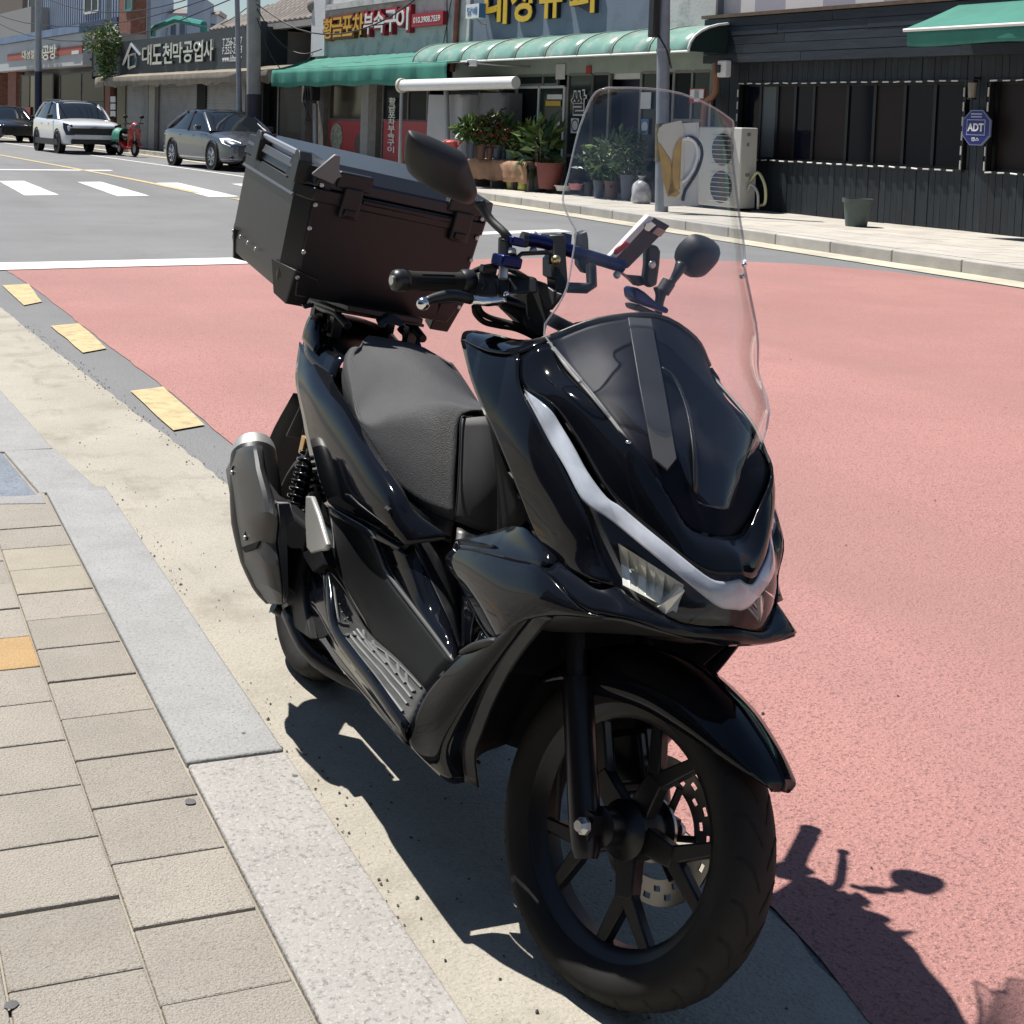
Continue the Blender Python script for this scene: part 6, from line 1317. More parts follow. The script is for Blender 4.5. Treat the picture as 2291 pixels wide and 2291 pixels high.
o3, a, b, z = block('grey_panel_house', 'low grey panelled house at the far left edge behind the shops', -160, 192, 100, 62, 3.0, 5, mat('grey panel wall', (.27, .27, .265), .8, var=.08))
q = rect(U1(-60), U1(30), U1(0), 0, 60, -2.9); 
o4, a, b, z = block('brown_roof_house', 'brown roofed house peeking above the grey panels at the far left', -160, 140, 40, -60, 5.5, 5, mat('brown wall', (.15, .12, .10), .8, var=.2))
m_roofb = mat('brown roof', (.20, .155, .135), .8); m_apt = mat('hazy white apartment concrete', (.66, .69, .73), .85, var=.05, vscale=.3)  # apartment white carries distance haze in its bluish tint
def world_block(name, label, u0, u1, vt, dist, depth, m, floors=8, cols=4, roof=True):
    """apartment block standing far behind, facing the street"""
    p0 = CAM0+pray(u0, 100)*(dist/pray(u0, 100).dot(c_f)); p1 = CAM0+pray(u1, 100)*(dist/pray(u1, 100).dot(c_f)); ht = (CAM0+pray((u0+u1)/2, vt)*(dist/c_f.dot(pray((u0+u1)/2, vt)))).z
    x = (p1-p0); x.z = 0; W = x.length; x.normalize(); y = Vector((-x.y, x.x, 0)); base = Vector((p0.x, p0.y, 0))
    o = empty(name, mw=Matrix(((x.x, y.x, 0, base.x), (x.y, y.y, 0, base.y), (0, 0, 1, 0), (0, 0, 0, 1)))); tag(o, label, 'building')
    MB().box((0, 0, 0), (W, depth, ht)).build('wall', m, o, None)
    if roof: MB().prism([V(-.3, -.4, ht), V(W+.3, -.4, ht), V(W*.92, depth*.4, ht+.9), V(W*.08, depth*.4, ht+.9)], (0, depth*.6, 0)).build('roof', m_roofb, o, None)
    fh = 2.9
    for f in range(floors):
        for c in range(cols):
            z = ht-1.9-f*fh
            if z < 8: continue
            w0 = W/cols; MB().box((w0*c+w0*.2, -.06, z-.7), (w0*c+w0*.8, -.01, z+.75)).build('window', mat('apartment window', (.13, .17, .23), .15), o, None)
        MB().box((0, -.25, ht-1.9-f*fh-1.25), (W, -.02, ht-1.9-f*fh-.95)).build('floor_band', mat('apartment band', (.70, .71, .73), .85), o, None)
    return o
world_block('apartment_block', 'white apartment block with a brown roof, left of the green steel gable', U1(935), U1(1150), 82*.36232, 170, 14, m_apt, 6, 4)
world_block('apartment_block', 'white apartment block with a brown roof, partly hidden behind the right stair tower', U1(1190), U1(1335), 88*.36232, 175, 14, m_apt, 6, 3)
world_block('apartment_tower', 'tall windowless grey stair tower of the apartments, the left one', U1(882), U1(990), -15, 165, 10, mat('hazy grey apartment wall', (.46, .52, .61), .85), 0, 0, False)  # distance haze put into the pale blue grey of the tower
world_block('apartment_tower', 'grey stair tower standing between the two white apartment blocks', U1(1152), U1(1255), -5, 168, 10, mat('hazy grey apartment wall', (.42, .46, .53)), 0, 0, False)
gf = empty('green_steel_gable', mw=FMAT); tag(gf, 'green painted steel gable frame rising behind the workshop sign', 'frame'); pts = [FL(U1(942), 225*.36232, -5), FL(U1(944), 180*.36232, -5), FL(U1(1095), 118*.36232, -5), FL(U1(1258), 152*.36232, -5), FL(U1(1258), 200*.36232, -5)]
m_gst = mat('green steel paint', (.045, .26, .22), .5)
for p, q in zip(pts, pts[1:]): MB().tube([p, q], .16, 6).build('beam', m_gst, gf, None)
# ------------------------------------------------------------------ vehicles
def place(name, x, y, heading):
    """car frame: X forward, Y left, Z up; heading = forward direction angle from +X"""
    return empty(name, (x, y, 0), rz=heading)
m_tyre2 = mat('car tyre', (.012, .012, .012), .8, spec=.2); m_rimd = mat('dark alloy', (.03, .03, .032), .35, .6); m_riml = mat('silver alloy', (.45, .45, .46), .3, .8)
m_cglass = mat('car glass', (.012, .016, .020), .05, spec=.7); m_clad = mat('black car cladding', (.018, .018, .019), .55); m_hl = mat('headlamp glass', (.16, .175, .19), .4, .0)
def car(root, L, W, H, wb, fo, body, st_, cab, rim, wr=.335, clad=False):
    """st_: stations (x from front bumper, zbot, zbelt, halfwidth, ztop); cab: stations (x, zbase, ztop, hwbase, hwtop)"""
    hx = L/2; rows = []
    for x, zb_, zt_, hw, zc in st_:
        X = hx-x; rows.append([V(X, -hw*.80, zb_), V(X, -hw*.97, zb_+.06), V(X, -hw, zb_+(zt_-zb_)*.45), V(X, -hw*.985, zb_+(zt_-zb_)*.78), V(X, -hw*.93, zt_), V(X, -hw*.5, zc-.012), V(X, 0, zc)])
    bo = patch('body', rows, body, root, sym=True, nu=2, nv=4, thick=.0, smooth=50)
    for k in (0, -1):
        r_ = rows[k]; MB().add(r_+[my(p) for p in reversed(r_[:-1])], [tuple(range(len(r_)*2-1))]).build('bumper_face', body, root, None)
    rows = []
    for x, zb_, zt_, hb, ht in cab:
        X = hx-x; rows.append([V(X, -hb, zb_), V(X, -(hb*.55+ht*.45), zb_+(zt_-zb_)*.5), V(X, -ht, zb_+(zt_-zb_)*.93), V(X, -ht*.6, zt_), V(X, 0, zt_+.012)])
    patch('cabin_glass', rows, m_cglass, root, sym=True, nu=2, nv=3, thick=0, smooth=50)
    rr = []
    for x, zb_, zt_, hb, ht in cab[1:-1]:
        X = hx-x; rr.append([V(X, -ht*1.02, zb_+(zt_-zb_)*.93+.004), V(X, -ht*.6, zt_+.012), V(X, 0, zt_+.025)])
    patch('roof', rr, body, root, sym=True, nu=2, nv=3, thick=.012, smooth=60)
    for sg in (1, -1):
        for i in range(len(cab)-1):
            x, zb_, zt_, hb, ht = cab[i]; x2, zb2, zt2, hb2, ht2 = cab[i+1]
            if i == 0 or i == len(cab)-2:
                p, q = V(hx-x, sg*hb, zb_+.01), V(hx-x2, sg*ht2*1.01, zb2+(zt2-zb2)*.93)
                if i: p, q = V(hx-x, sg*ht*1.01, zb_+(zt_-zb_)*.93), V(hx-x2, sg*hb2, zb2+.01)
                MB().tube([p, p.lerp(q, .5)+V(0, sg*.01, .03), q], .042, 6, sm=2).build('pillar', body, root, 60)
        xm = hx-cab[2][0]; MB().tube([V(xm, sg*cab[2][3]*1.005, cab[2][1]), V(xm-.03, sg*(cab[2][4]*1.02), cab[2][1]+(cab[2][2]-cab[2][1])*.93)], .035, 6).build('pillar', m_clad, root, 60)
        MB().cbox((hx-cab[0][0]-.42, sg*(W/2+.07), cab[0][1]+.10), (.14, .17, .13)).build('door_mirror', body if not clad else m_clad, root, 40, bev=.03)
        for k in range(2): MB().cbox((hx-cab[0][0]-.95-k*.95, sg*(W/2*.995), cab[0][1]-.10), (.2, .02, .025)).build('door_handle', body, root, 30, bev=.008)
        for k in range(2):
            cx_ = hx-fo-k*wb
            MB().lathe([(-.02, wr*1.0), (-.02, wr*1.13), (.01, wr*1.13), (.01, wr*1.0)], 28, (cx_, sg*(W/2-.005), wr+.03)).build('wheel_arch', m_clad, root, 60)
            wy = sg*(W/2-.10); wh = MB().lathe([(-.11, wr*.62), (-.11, wr*.94), (-.08, wr), (.08, wr), (.11, wr*.94), (.11, wr*.62)], 32, (cx_, wy, wr)).build('wheel', m_tyre2, root, 50)
            MB().lathe([(0, 0), (0, wr*.62), (.02*sg, wr*.66), (.03*sg, wr*.66)], 28, (cx_, wy+sg*.07, wr)).build('rim_disc', m_clad, wh, 50)
            sp_ = MB()
            for a in range(10):
                an = 2*pi*a/10+(.12 if a % 2 else -.12); c, s_ = cos(an), sin(an); sp_.tube([V(cx_+c*.04, wy+sg*.095, wr+s_*.04), V(cx_+c*wr*.64, wy+sg*.10, wr+s_*wr*.64)], .02, 4)
            sp_.lathe([(0, wr*.62), (sg*.025, wr*.66), (sg*.03, wr*.62)], 28, (cx_, wy+sg*.085, wr)); sp_.build('rim', rim, wh, 40)
    return hx
# grey sedan
hd_ = radians(-90+8)
SE = place('sedan', 9.05, 35.45, hd_); tag(SE, 'metallic grey sedan parked in front of the closed grey shutters', 'car')
m_gp_ = mat('metallic grey car paint', (.13, .14, .155), .25, .7, coat=.8)
hx = car(SE, 4.87, 1.83, 1.48, 2.76, .98, m_gp_, [(0, .30, .62, .62, .66), (.10, .20, .68, .78, .72), (.45, .18, .76, .88, .83), (1.0, .17, .84, .905, .92), (1.65, .17, .92, .915, .99), (2.6, .17, .95, .915, 1.0), (3.6, .18, .97, .91, 1.0), (4.3, .2, .97, .88, 1.02), (4.75, .28, .92, .78, .98), (4.87, .38, .85, .66, .9)],
     [(1.35, .93, .96, .80, .74), (2.2, .95, 1.42, .84, .62), (2.75, .95, 1.475, .85, .63), (3.35, .96, 1.45, .85, .62), (4.35, .98, 1.0, .80, .70)], m_riml)
for sg in (1, -1):
    MB().prism([V(hx-.12, sg*.78, .60), V(hx-.02, sg*.55, .60), V(hx-.08, sg*.50, .70), V(hx-.42, sg*.70, .80), V(hx-.62, sg*.86, .78), V(hx-.38, sg*.88, .66)], (.01, sg*.015, .012)).build('headlight', m_hl, SE, 30, bev=.015)
    MB().cbox((hx-.10, sg*.62, .33), (.12, .36, .10)).build('fog_recess', m_clad, SE, 30, bev=.02); MB().cbox((hx-.05, sg*.64, .31), (.06, .34, .02)).build('fog_trim', m_chrome, SE, 30, bev=.006)
for k in range(3): MB().cbox((hx+.005-.01*k, 0, .50+.055*k), (.03, .92, .022)).build('grille_bar', m_chrome, SE, 30, bev=.006)
MB().cbox((hx-.03, 0, .56), (.05, .95, .22)).build('grille', m_clad, SE, 30, bev=.02); MB().cbox((hx-.02, 0, .30), (.08, 1.0, .14)).build('lower_intake', m_clad, SE, 30, bev=.02)
MB().cbox((hx+.012, 0, .40), (.02, .52, .11)).build('number_plate', m_wht, SE, 30, bev=.004)
# white suv
SV = place('suv', 6.98, 46.9, radians(-90+6)); tag(SV, 'white suv with black lower trim parked outside the white fascia shop', 'car')
m_wp = mat('white car paint', (.72, .73, .74), .25, coat=.9)
hx = car(SV, 4.66, 1.86, 1.67, 2.755, .92, m_wp, [(0, .36, .78, .66, .82), (.08, .30, .92, .82, .95), (.40, .28, 1.0, .90, 1.04), (.9, .27, 1.03, .925, 1.10), (1.4, .27, 1.06, .93, 1.13), (2.4, .27, 1.08, .93, 1.14), (3.4, .27, 1.10, .93, 1.16), (4.2, .28, 1.10, .91, 1.16), (4.58, .34, 1.05, .84, 1.1), (4.66, .42, .98, .74, 1.0)],
     [(1.15, 1.06, 1.09, .82, .76), (1.95, 1.08, 1.59, .86, .66), (2.5, 1.09, 1.66, .87, .68), (3.6, 1.11, 1.645, .86, .67), (4.50, 1.12, 1.15, .78, .70)], m_rimd, .36, True)
MB().cbox((hx-.02, 0, .72), (.10, 1.50, .24)).build('grille', m_clad, SV, 30, bev=.04); MB().cbox((hx-.02, 0, .40), (.10, 1.42, .16)).build('lower_intake', m_clad, SV, 30, bev=.04)
for sg in (1, -1):
    MB().prism([V(hx-.04, sg*.86, .60), V(hx+.0, sg*.72, .60), V(hx-.02, sg*.66, .92), V(hx-.22, sg*.92, .98), V(hx-.16, sg*.92, .80)], (.012, sg*.01, .0)).build('headlight', mat('dark headlamp', (.05, .05, .055), .1, coat=.8), SV, 30, bev=.02)
    MB().cbox((0, sg*.925, .36), (3.0, .04, .20)).build('sill_cladding', m_clad, SV, 30, bev=.03); MB().tube([V(.9, sg*.66, 1.69), V(-1.2, sg*.66, 1.70)], .022, 6).build('roof_rail', m_clad, SV, 60)
MB().cbox((hx+.035, .0, .56), (.02, .54, .12)).build('number_plate', m_wht, SV, 30, bev=.004); MB().cbox((hx-.02, 0, .58), (.10, 1.2, .09)).build('bumper_strip', m_wp, SV, 30, bev=.02); MB().cbox((hx+.02, 0, .86), (.06, .18, .03)).build('badge', m_riml, SV, 30, bev=.006)
# dark car cut by the left edge
bp_ = on_ground(2, 318)
DC = place('dark_car', bp_.x+.35, bp_.y+1.4, radians(-90+5)); tag(DC, 'black car cut off by the left edge, behind the white suv', 'car')
hx = car(DC, 4.6, 1.82, 1.48, 2.7, .9, mat('black car paint', (.012, .012, .014), .15, coat=1.0), [(0, .30, .62, .62, .66), (.10, .20, .70, .78, .74), (.45, .18, .80, .88, .86), (1.0, .17, .88, .905, .95), (1.65, .17, .94, .915, 1.0), (2.6, .17, .96, .915, 1.0), (3.6, .18, .98, .91, 1.0), (4.3, .2, .97, .86, 1.0), (4.6, .34, .88, .72, .92)],
     [(1.25, .94, .97, .80, .74), (2.05, .96, 1.42, .84, .62), (2.6, .96, 1.475, .85, .63), (3.3, .97, 1.44, .85, .62), (4.2, .98, 1.0, .80, .70)], m_rimd)
for sg in (1, -1): MB().prism([V(hx-.10, sg*.80, .62), V(hx-.02, sg*.58, .62), V(hx-.1, sg*.5, .72), V(hx-.5, sg*.84, .80)], (.01, sg*.01, .01)).build('headlight', m_hl, DC, 30, bev=.01)
# red delivery moped
mp = on_ground(.36232*775, .36232*968); MO = place('moped', mp.x+.15, mp.y+.55, radians(-78)); tag(MO, 'small red moped with a green sheet on its seat, leaning between suv and sedan', 'moped')
m_mred = mat('red moped paint', (.42, .03, .025), .3, coat=.6)
for x in (.62, -.60):
    wh = MB().lathe([(-.045, .15), (-.05, .22), (0, .255), (.05, .22), (.045, .15)], 24, (x, 0, .255)).build('wheel', m_tyre2, MO, 60)
    MB().lathe([(-.03, 0), (-.03, .155), (.03, .155), (.03, 0)], 16, (x, 0, .255)).build('rim', m_riml, wh, 40)
MB().prism([V(.50, -.19, .30), V(.56, -.22, .80), V(.60, -.10, .98), V(.60, .10, .98), V(.56, .22, .80), V(.50, .19, .30)], (-.05, 0, .0)).build('front_shield', m_mred, MO, 30, bev=.03)
MB().sphere(V(.60, 0, .92), .15, 14, 10, (.8, 1, .9)).build('headlamp_cowl', m_mred, MO, 60); MB().lathe([(0, 0), (0, .085), (-.03, .095)], 18, V(.73, 0, .92), (1, 0, 0)).build('headlamp', m_hl, MO, 60)
MB().prism([V(.40, -.02, .47), V(.62, -.02, .53), V(.86, -.02, .36), V(.84, -.02, .30), V(.62, -.02, .46)], (0, .16, 0)).build('front_mudguard', m_mred, MO, 30, bev=.02)
MB().tube([V(.66, 0, .26), V(.52, 0, .9)], .035, 8).build('fork', m_riml, MO, 60)
MB().tube([V(.42, -.34, 1.03), V(.50, -.15, 1.02), V(.52, 0, 1.0), V(.50, .15, 1.02), V(.42, .34, 1.03)], .018, 8).build('handlebar', m_clad, MO, 60)
for sg in (1, -1): MB().tube([V(.46, sg*.22, 1.04), V(.46, sg*.26, 1.18)], .01, 6).build('mirror_stem', m_clad, MO, 60); MB().sphere(V(.46, sg*.27, 1.22), .07, 10, 6, (.4, 1.2, .8)).build('mirror', m_clad, MO, 60)
MB().prism([V(.45, -.1, .30), V(.05, -.12, .32), V(-.2, -.14, .45), V(-.75, -.13, .62), V(-.78, -.1, .52), V(-.5, -.1, .34), V(0, -.1, .2), V(.4, -.1, .22)], (0, .22, 0)).build('body', m_mred, MO, 30, bev=.03)
MB().prism([V(.10, -.15, .60), V(-.1, -.17, .72), V(-.65, -.17, .78), V(-.75, -.15, .66), V(-.1, -.15, .55)], (0, .32, 0)).build('seat', m_clad, MO, 30, bev=.04)
rows = [[V(.05+.0*k, -.24, .42+.05*sin(k)) if i == 0 else V(.08-.2*i, (-.24, -.2, 0, .2, .24)[k], (.42, .74, .84+.05*sin(i*2), .74, .42)[k]+random.uniform(-.03, .03)) for k in range(5)] for i in range(1, 5)]
patch('seat_sheet', rows, mat('green plastic sheet', (.07, .24, .18), .5, var=.4, vscale=6), MO, thick=.006, smooth=60)
MB().cbox((-.55, -.17, .30), (.4, .1, .1)).build('exhaust', m_riml, MO, 40, bev=.04)
# ------------------------------------------------------------------ poles and wires
def pole(name, label, base, top, r0, r1, m, bands=()):
    o = empty(name, base); tag(o, label, 'pole'); d = Vector(top)-Vector(base)
    MB().tube([V(0, 0, 0), d*.5, d], [r0, (r0+r1)/2, r1], 14).build('shaft', m, o, 60)
    for a, b, mm in bands: MB().tube([d*a, d*b], (r0+(r1-r0)*a)*1.04, 14).build('band', mm, o, 60)
    return o, d
m_poleg = mat('grey pole paint', (.25, .265, .29), .5, .3, var=.12, vscale=5)
b_ = on_ground(1480, 474, .13); b_pole = b_.copy(); dpt = (b_-CAM0).dot(c_f); tp = CAM0+pray(1490, -420)*(dpt/pray(1490, -420).dot(c_f))
o, d = pole('street_lamp_pole', 'grey steel pole on the far pavement behind the windshield', b_, tp, .098, .085, m_poleg)
MB().tube([d*.125, d*.22], .104, 14).build('warning_sleeve', mat('yellow black sleeve', (.06, .055, .04), .6, col2=(.20, .15, .05), vscale=3, stretch=(.2, .2, 3)), o, 60)
for a in (.40, .62): MB().tube([d*a, d*(a+.008)], .105, 14).build('strap', m_galv, o, 60)
MB().cbox(d*.50+V(-.16, 0, 0), (.10, .16, .75)).build('cable_box', m_black_tr, o, 30, bev=.02)
MB().tube([d*.44+V(-.10, -.03, 0), d*.40+V(0, -.11, 0), d*.36+V(.10, -.06, 0)], .012, 6, sm=3).build('cable', m_black_tr, o, 180)
def fpole(name, label, u, v0, off, vtop, r, m, lean=0.0, bands=()):
    s_, z_ = fac(u, v0, off); b_ = fw(s_, .13, off); t = FL(u+lean, vtop, off); tp = fw(t.x, t.z, off); return pole(name, label, b_, tp, r, r*.9, m, bands)
pole_u = fpole('utility_pole', 'thick concrete utility pole with a dark sleeve beside the tiled roof', 571, 240, 1.3, -150, .19, m_conc, -4, ((0.0, .30, mat('dark pole sleeve', (.035, .03, .045), .6)),))
fpole('steel_post', 'slim grey steel post leaning in front of the workshop sign end', 541, 240, 1.5, -160, .07, m_poleg, -14)
fpole('lamp_post', 'slim lamp post with dark lower half in front of the red band sign', 86, 250, 2.2, -150, .13, m_galv, 0, ((0.0, .34, mat('navy post sleeve', (.012, .014, .045), .5)), (.345, .40, m_galv)))
fpole('thin_post', 'thin dark post behind the hanging vine', 243, 80, -.5, -60, .10, m_poleg); fpole('thin_post', 'thin dark post in front of the left apartment tower', 334, 70, -4, -80, .10, m_poleg)
wr = MB(); o = empty('overhead_wires', (0, 0, 0)); tag(o, 'thin black overhead wires crossing the sky at the upper left', 'wires')
def wire(ua, va, oa, ub, vb, ob, sag=.4, r=.018):
    a, b = FL(ua, va, oa), FL(ub, vb, ob); A, Bq = fw(a.x, a.z, oa), fw(b.x, b.z, ob); m_ = (A+Bq)/2-V(0, 0, sag)
    MB().tube([A, A.lerp(Bq, .25)-V(0, 0, sag*.75), m_, A.lerp(Bq, .75)-V(0, 0, sag*.75), Bq], r, 5, sm=3).build('wire', m_black_tr, o, 180)
wire(-40, 22, 2.2, 560, -35, 1.3, .9); wire(-40, 35, 2.2, 560, -20, 1.3, 1.2); wire(86, -10, 2.2, 560, -60, 1.3, .8); wire(400, 30, -4, 575, 0, 1.3, .6, .014); wire(575, 20, 1.3, 720, 110, .3, .5, .016); wire(575, 40, 1.3, 700, 120, .3, .9, .014); wire(575, 10, 1.3, 1000, -60, .3, 1.0); wire(1000, 0, .1, 1000, 110, .1, 0, .012); wire(1010, 0, .1, 990, 108, .1, 0, .01)
m_rust = mat('rusty pipe', (.20, .07, .05), .7, var=.2); dpp = empty('red_drain_pipe', mw=FMAT); tag(dpp, 'thin red brown drain pipe between restaurant and corner shop', 'pipe'); MB().tube([FL(1026, -40, .12), FL(1018, 103, .12), FL(1012, 160, .12)], .06, 8).build('pipe', m_rust, dpp, 60)
# ------------------------------------------------------------------ plants, pots and small things on the far pavement
m_leaf = [mat('leaf green', (.055, .115, .03), .45, var=.4, vscale=9), mat('leaf light green', (.13, .20, .045), .45, var=.3, vscale=9), mat('leaf yellow green', (.26, .27, .05), .45, var=.3, vscale=9), mat('leaf red', (.20, .05, .03), .45, var=.3, vscale=9), mat('leaf dark', (.03, .07, .025), .4, var=.4, vscale=9)]
m_stem = mat('plant stem', (.16, .12, .07), .8)
def leaves(par, c, rx, ry, rz, n, sz, mi, asp=.45, name='foliage', shell=.35):
    vs, fs, mats_ = [], [], []
    for k in range(n):
        while True:
            p = V(random.uniform(-1, 1), random.uniform(-1, 1), random.uniform(-1, 1))
            if shell < p.length < 1: break
        lump = 1+.22*sin(p.x*5+c.x*9)+.18*sin(p.y*6+p.z*4)
        q = V(c.x+p.x*rx*lump, c.y+p.y*ry*lump, c.z+p.z*rz*lump)
        d = (p*.6+V(random.gauss(0, .6), random.gauss(0, .6), random.gauss(.1, .5))).normalized(); s_ = d.cross(V(random.gauss(0, 1), random.gauss(0, 1), random.gauss(0, 1))).normalized(); l = sz*random.uniform(.6, 1.3); nn_ = d.cross(s_)*l*.12
        b = len(vs); vs += [q, q+d*l*.5+s_*l*asp*.5+nn_, q+d*l, q+d*l*.5-s_*l*asp*.5+nn_]; fs.append((b, b+1, b+2, b+3)); mats_.append(random.choice(range(len(mi))))
    me = mesh_py(vs, fs); o = link(name, me, [m_leaf[i] for i in mi], par)
    me.polygons.foreach_set('material_index', mats_); return o
def at_depth(u, v, ref):
    d = pray(u, v); k = (ref-CAM0).dot(c_f); return CAM0+d*(k/d.dot(c_f))
def potted(name, label, u, vb, vt, wpx, mp_, ref=None, plant=None, cat='potted plant', grp=None):
    """pot standing at photo column u between rows vb (base) and vt (rim); plant = (vtop, half width px, leaf size, n, mats)"""
    if ref is None:
        ref = on_ground(u, vb, .13)
        if (ref-FO).dot(FN) > -.55:
            ref = fw(fac(u, vb, .75)[0], .13, .75)
            hpx = vt-vb; vb += (CPY-vb)*0
    P = ref; k = (P-CAM0).dot(c_f)
    b = at_depth(u, vb, P); t = at_depth(u, vt, P); h = (t-b).z; r = wpx/2*k/CF
    o = empty(name, b); tag(o, label, cat, grp)
    MB().lathe([(0, 0), (0, r*.74), (h*.86, r*.95), (h*.87, r*1.04), (h, r*1.06), (h*1.0, r*.96), (h*.9, r*.92), (h*.88, 0)], 18, (0, 0, 0), (0, 0, 1)).build('pot', mp_, o, 35)
    if plant:
        vtop, hw, lz, n, mi = plant; pt = at_depth(u, vtop, P)-b; ht = pt.z-h; rx = hw*k/CF
        for j in range(5):
            a = random.uniform(0, 6.28); MB().tube([V(cos(a)*r*.2, sin(a)*r*.2, h*.85), V(cos(a)*rx*.35, sin(a)*rx*.35, h+ht*.45), V(cos(a)*rx*.6, sin(a)*rx*.6, h+ht*.8)], [.012, .009, .004], 5, sm=2).build('stem', m_stem, o, 180)
        leaves(o, V(0, 0, h+ht*.52), rx, rx*.9, ht*.52, n, lz, mi)
    return o
mpb = mat('blue grey plastic pot', (.09, .105, .14), .6, var=.1); mpd = mat('dark plastic pot', (.035, .033, .035), .6); mpn = mat('brown plastic pot', (.13, .065, .05), .6, var=.1); mpg = mat('pale green pot', (.28, .33, .24), .6); mpr = mat('brick red tub', (.20, .055, .045), .6, var=.12); mpt = mat('terracotta pot', (.30, .13, .085), .8)
# plant bench under a brown cloth
_q = fac(U2(1385), 1140*.36232, 1.0); tb_ = fw(_q[0], .13, 1.0); ktb = (tb_-CAM0).dot(c_f)
T0, T1 = [fw(fac(U2(q_), 1140*.36232, 1.0)[0], .13, 1.0) for q_ in (1238, 1600)]; zt_ = at_depth(U2(1385), 988*.36232, tb_).z; zl_ = at_depth(U2(1385), 1112*.36232, tb_).z
tx = (T1-T0); tx.z = 0; TL = tx.length; tx.normalize(); ty = V(-tx.y, tx.x, 0)
BN = empty('plant_bench', mw=Matrix(((tx.x, ty.x, 0, T0.x), (tx.y, ty.y, 0, T0.y), (0, 0, 1, .13), (0, 0, 0, 1)))); tag(BN, 'low bench draped with a brown cloth, carrying a row of flower pots', 'bench')
hb_ = zt_-.13; hl = zl_-.13
MB().box((0, 0, hb_-.04), (TL, .5, hb_-.004)).build('top', m_post, BN, None)
for x in (.08, TL*.35, TL*.7, TL-.08): MB().box((x-.03, .06, 0), (x+.03, .44, hb_-.04)).build('leg', m_post, BN, None)
rows = [[], [], [], []]
for i in range(31):
    x = -.02+(TL+.04)*i/30; q = .02*sin(i*1.5)+.014*sin(i*.55)
    rows[0].append(V(x, .5, hb_+.004)); rows[1].append(V(x, -.01, hb_+.003)); rows[2].append(V(x, -.03+q*.5, (hb_+hl)/2)); rows[3].append(V(x, -.03+q*1.3, hl+.012*sin(i*.8)))
patch('cloth', rows, mat('brown cloth', (.34, .20, .12), .85, var=.15, vscale=5), BN, nu=1, nv=2, thick=.004, smooth=60)
def bench_pt(u): 
    p = at_depth(u, 988*.36232, tb_); return p+ty*.22
GP = 'pots on the draped bench'
for (x, vb, vt, w_, m_, pl, lab) in ((1245, 978, 862, 62, mpb, (745, 26, .16, 260, (0, 1)), 'blue grey pot with light green bush, leftmost on the draped bench'),
    (1310, 985, 890, 72, mpn, (730, 28, .12, 300, (3, 0, 4)), 'brown pot with reddish shrub, second on the draped bench'),
    (1366, 986, 915, 46, mpn, (700, 26, .12, 260, (0, 3)), 'small brown pot with red tipped shrub in the middle of the bench'),
    (1412, 988, 895, 62, mpb, (690, 30, .13, 300, (0, 4, 3)), 'blue grey pot with the tallest dark shrub on the bench'),
    (1452, 988, 910, 34, mpb, (730, 22, .14, 200, (1, 0)), 'narrow blue grey pot squeezed beside the pale green pot'),
    (1496, 996, 924, 72, mpg, (905, 9, .07, 30, (3,)), 'pale green pot with a few small red flowers on the bench'),
    (1578, 1002, 905, 84, mpd, (765, 30, .14, 320, (2, 1)), 'dark pot with yellow green bush at the right end of the bench')):
    p = bench_pt(U2(x)); potted('potted_plant', lab, U2(x), vb*.36232, vt*.36232, w_*.36232, m_, p, tuple([pl[0]*.36232]+list(pl[1:])), grp=GP)
potted('potted_plant', 'dark pot with big glossy long leaves standing in front of the red tub', U2(1672), 1175*.36232, 1062*.36232, 96*.36232, mpd, None, (775*.36232, 36, .30, 110, (0, 1, 4)))
potted('planter_tub', 'large brick red tub behind the glossy leaved plant', U2(1735), 1165*.36232, 1005*.36232, 178*.36232, mpr, None, None, 'planter')
potted('wash_basin', 'shallow pale basin on the pavement beside the brick red tub', U2(1822), 1178*.36232, 1145*.36232, 110*.36232, mat('pale basin', (.5, .49, .46), .5), None, None, 'basin')
potted('wash_basin', 'shallow pink basin behind the pale basin, seen through the windshield', U2(1900), 1172*.36232, 1135*.36232, 90*.36232, mat('pink basin', (.42, .16, .18), .5), None, None, 'basin')
potted('flower_pot', 'small terracotta pot by the post of the rolled awning', U2(828), 1040*.36232, 945*.36232, 40*.36232, mpt, None, None, 'pot')
for x, vb, vt, w_, m_, lab in ((1250, 1115, 1000, 60, None, ''),): pass
for (x, vb, vt, w_, m_, pl, lab) in ((872, 1212, 1125, 60, mpd, None, 'small dark pot left of the four pots behind the windshield'),
    (936, 1222, 1112, 74, mpb, (895, 38, .17, 300, (0, 4)), 'blue grey pot with spreading green bush, seen through the windshield'),
    (1016, 1230, 1115, 94, mpn, (845, 40, .18, 380, (0, 1, 4)), 'brown pot with large leaved bush, seen through the windshield'),
    (1112, 1240, 1078, 98, mpb, (840, 34, .09, 700, (0, 4)), 'tall blue grey pot with dense round bush beside the steel pole')):
    potted('potted_plant', lab, U3(x), vb*.36232, vt*.36232, w_*.36232, m_, None, None if pl is None else tuple([pl[0]*.36232]+list(pl[1:])), grp='pots along the shop front')
potted('planter_pot', 'lone dark green plastic pot standing against the plank wall', 1591+895*.36232, 1400*.36232, 1225*.36232, 172*.36232, mat('dark green pot', (.075, .10, .09), .55, var=.1), None, None, 'pot')
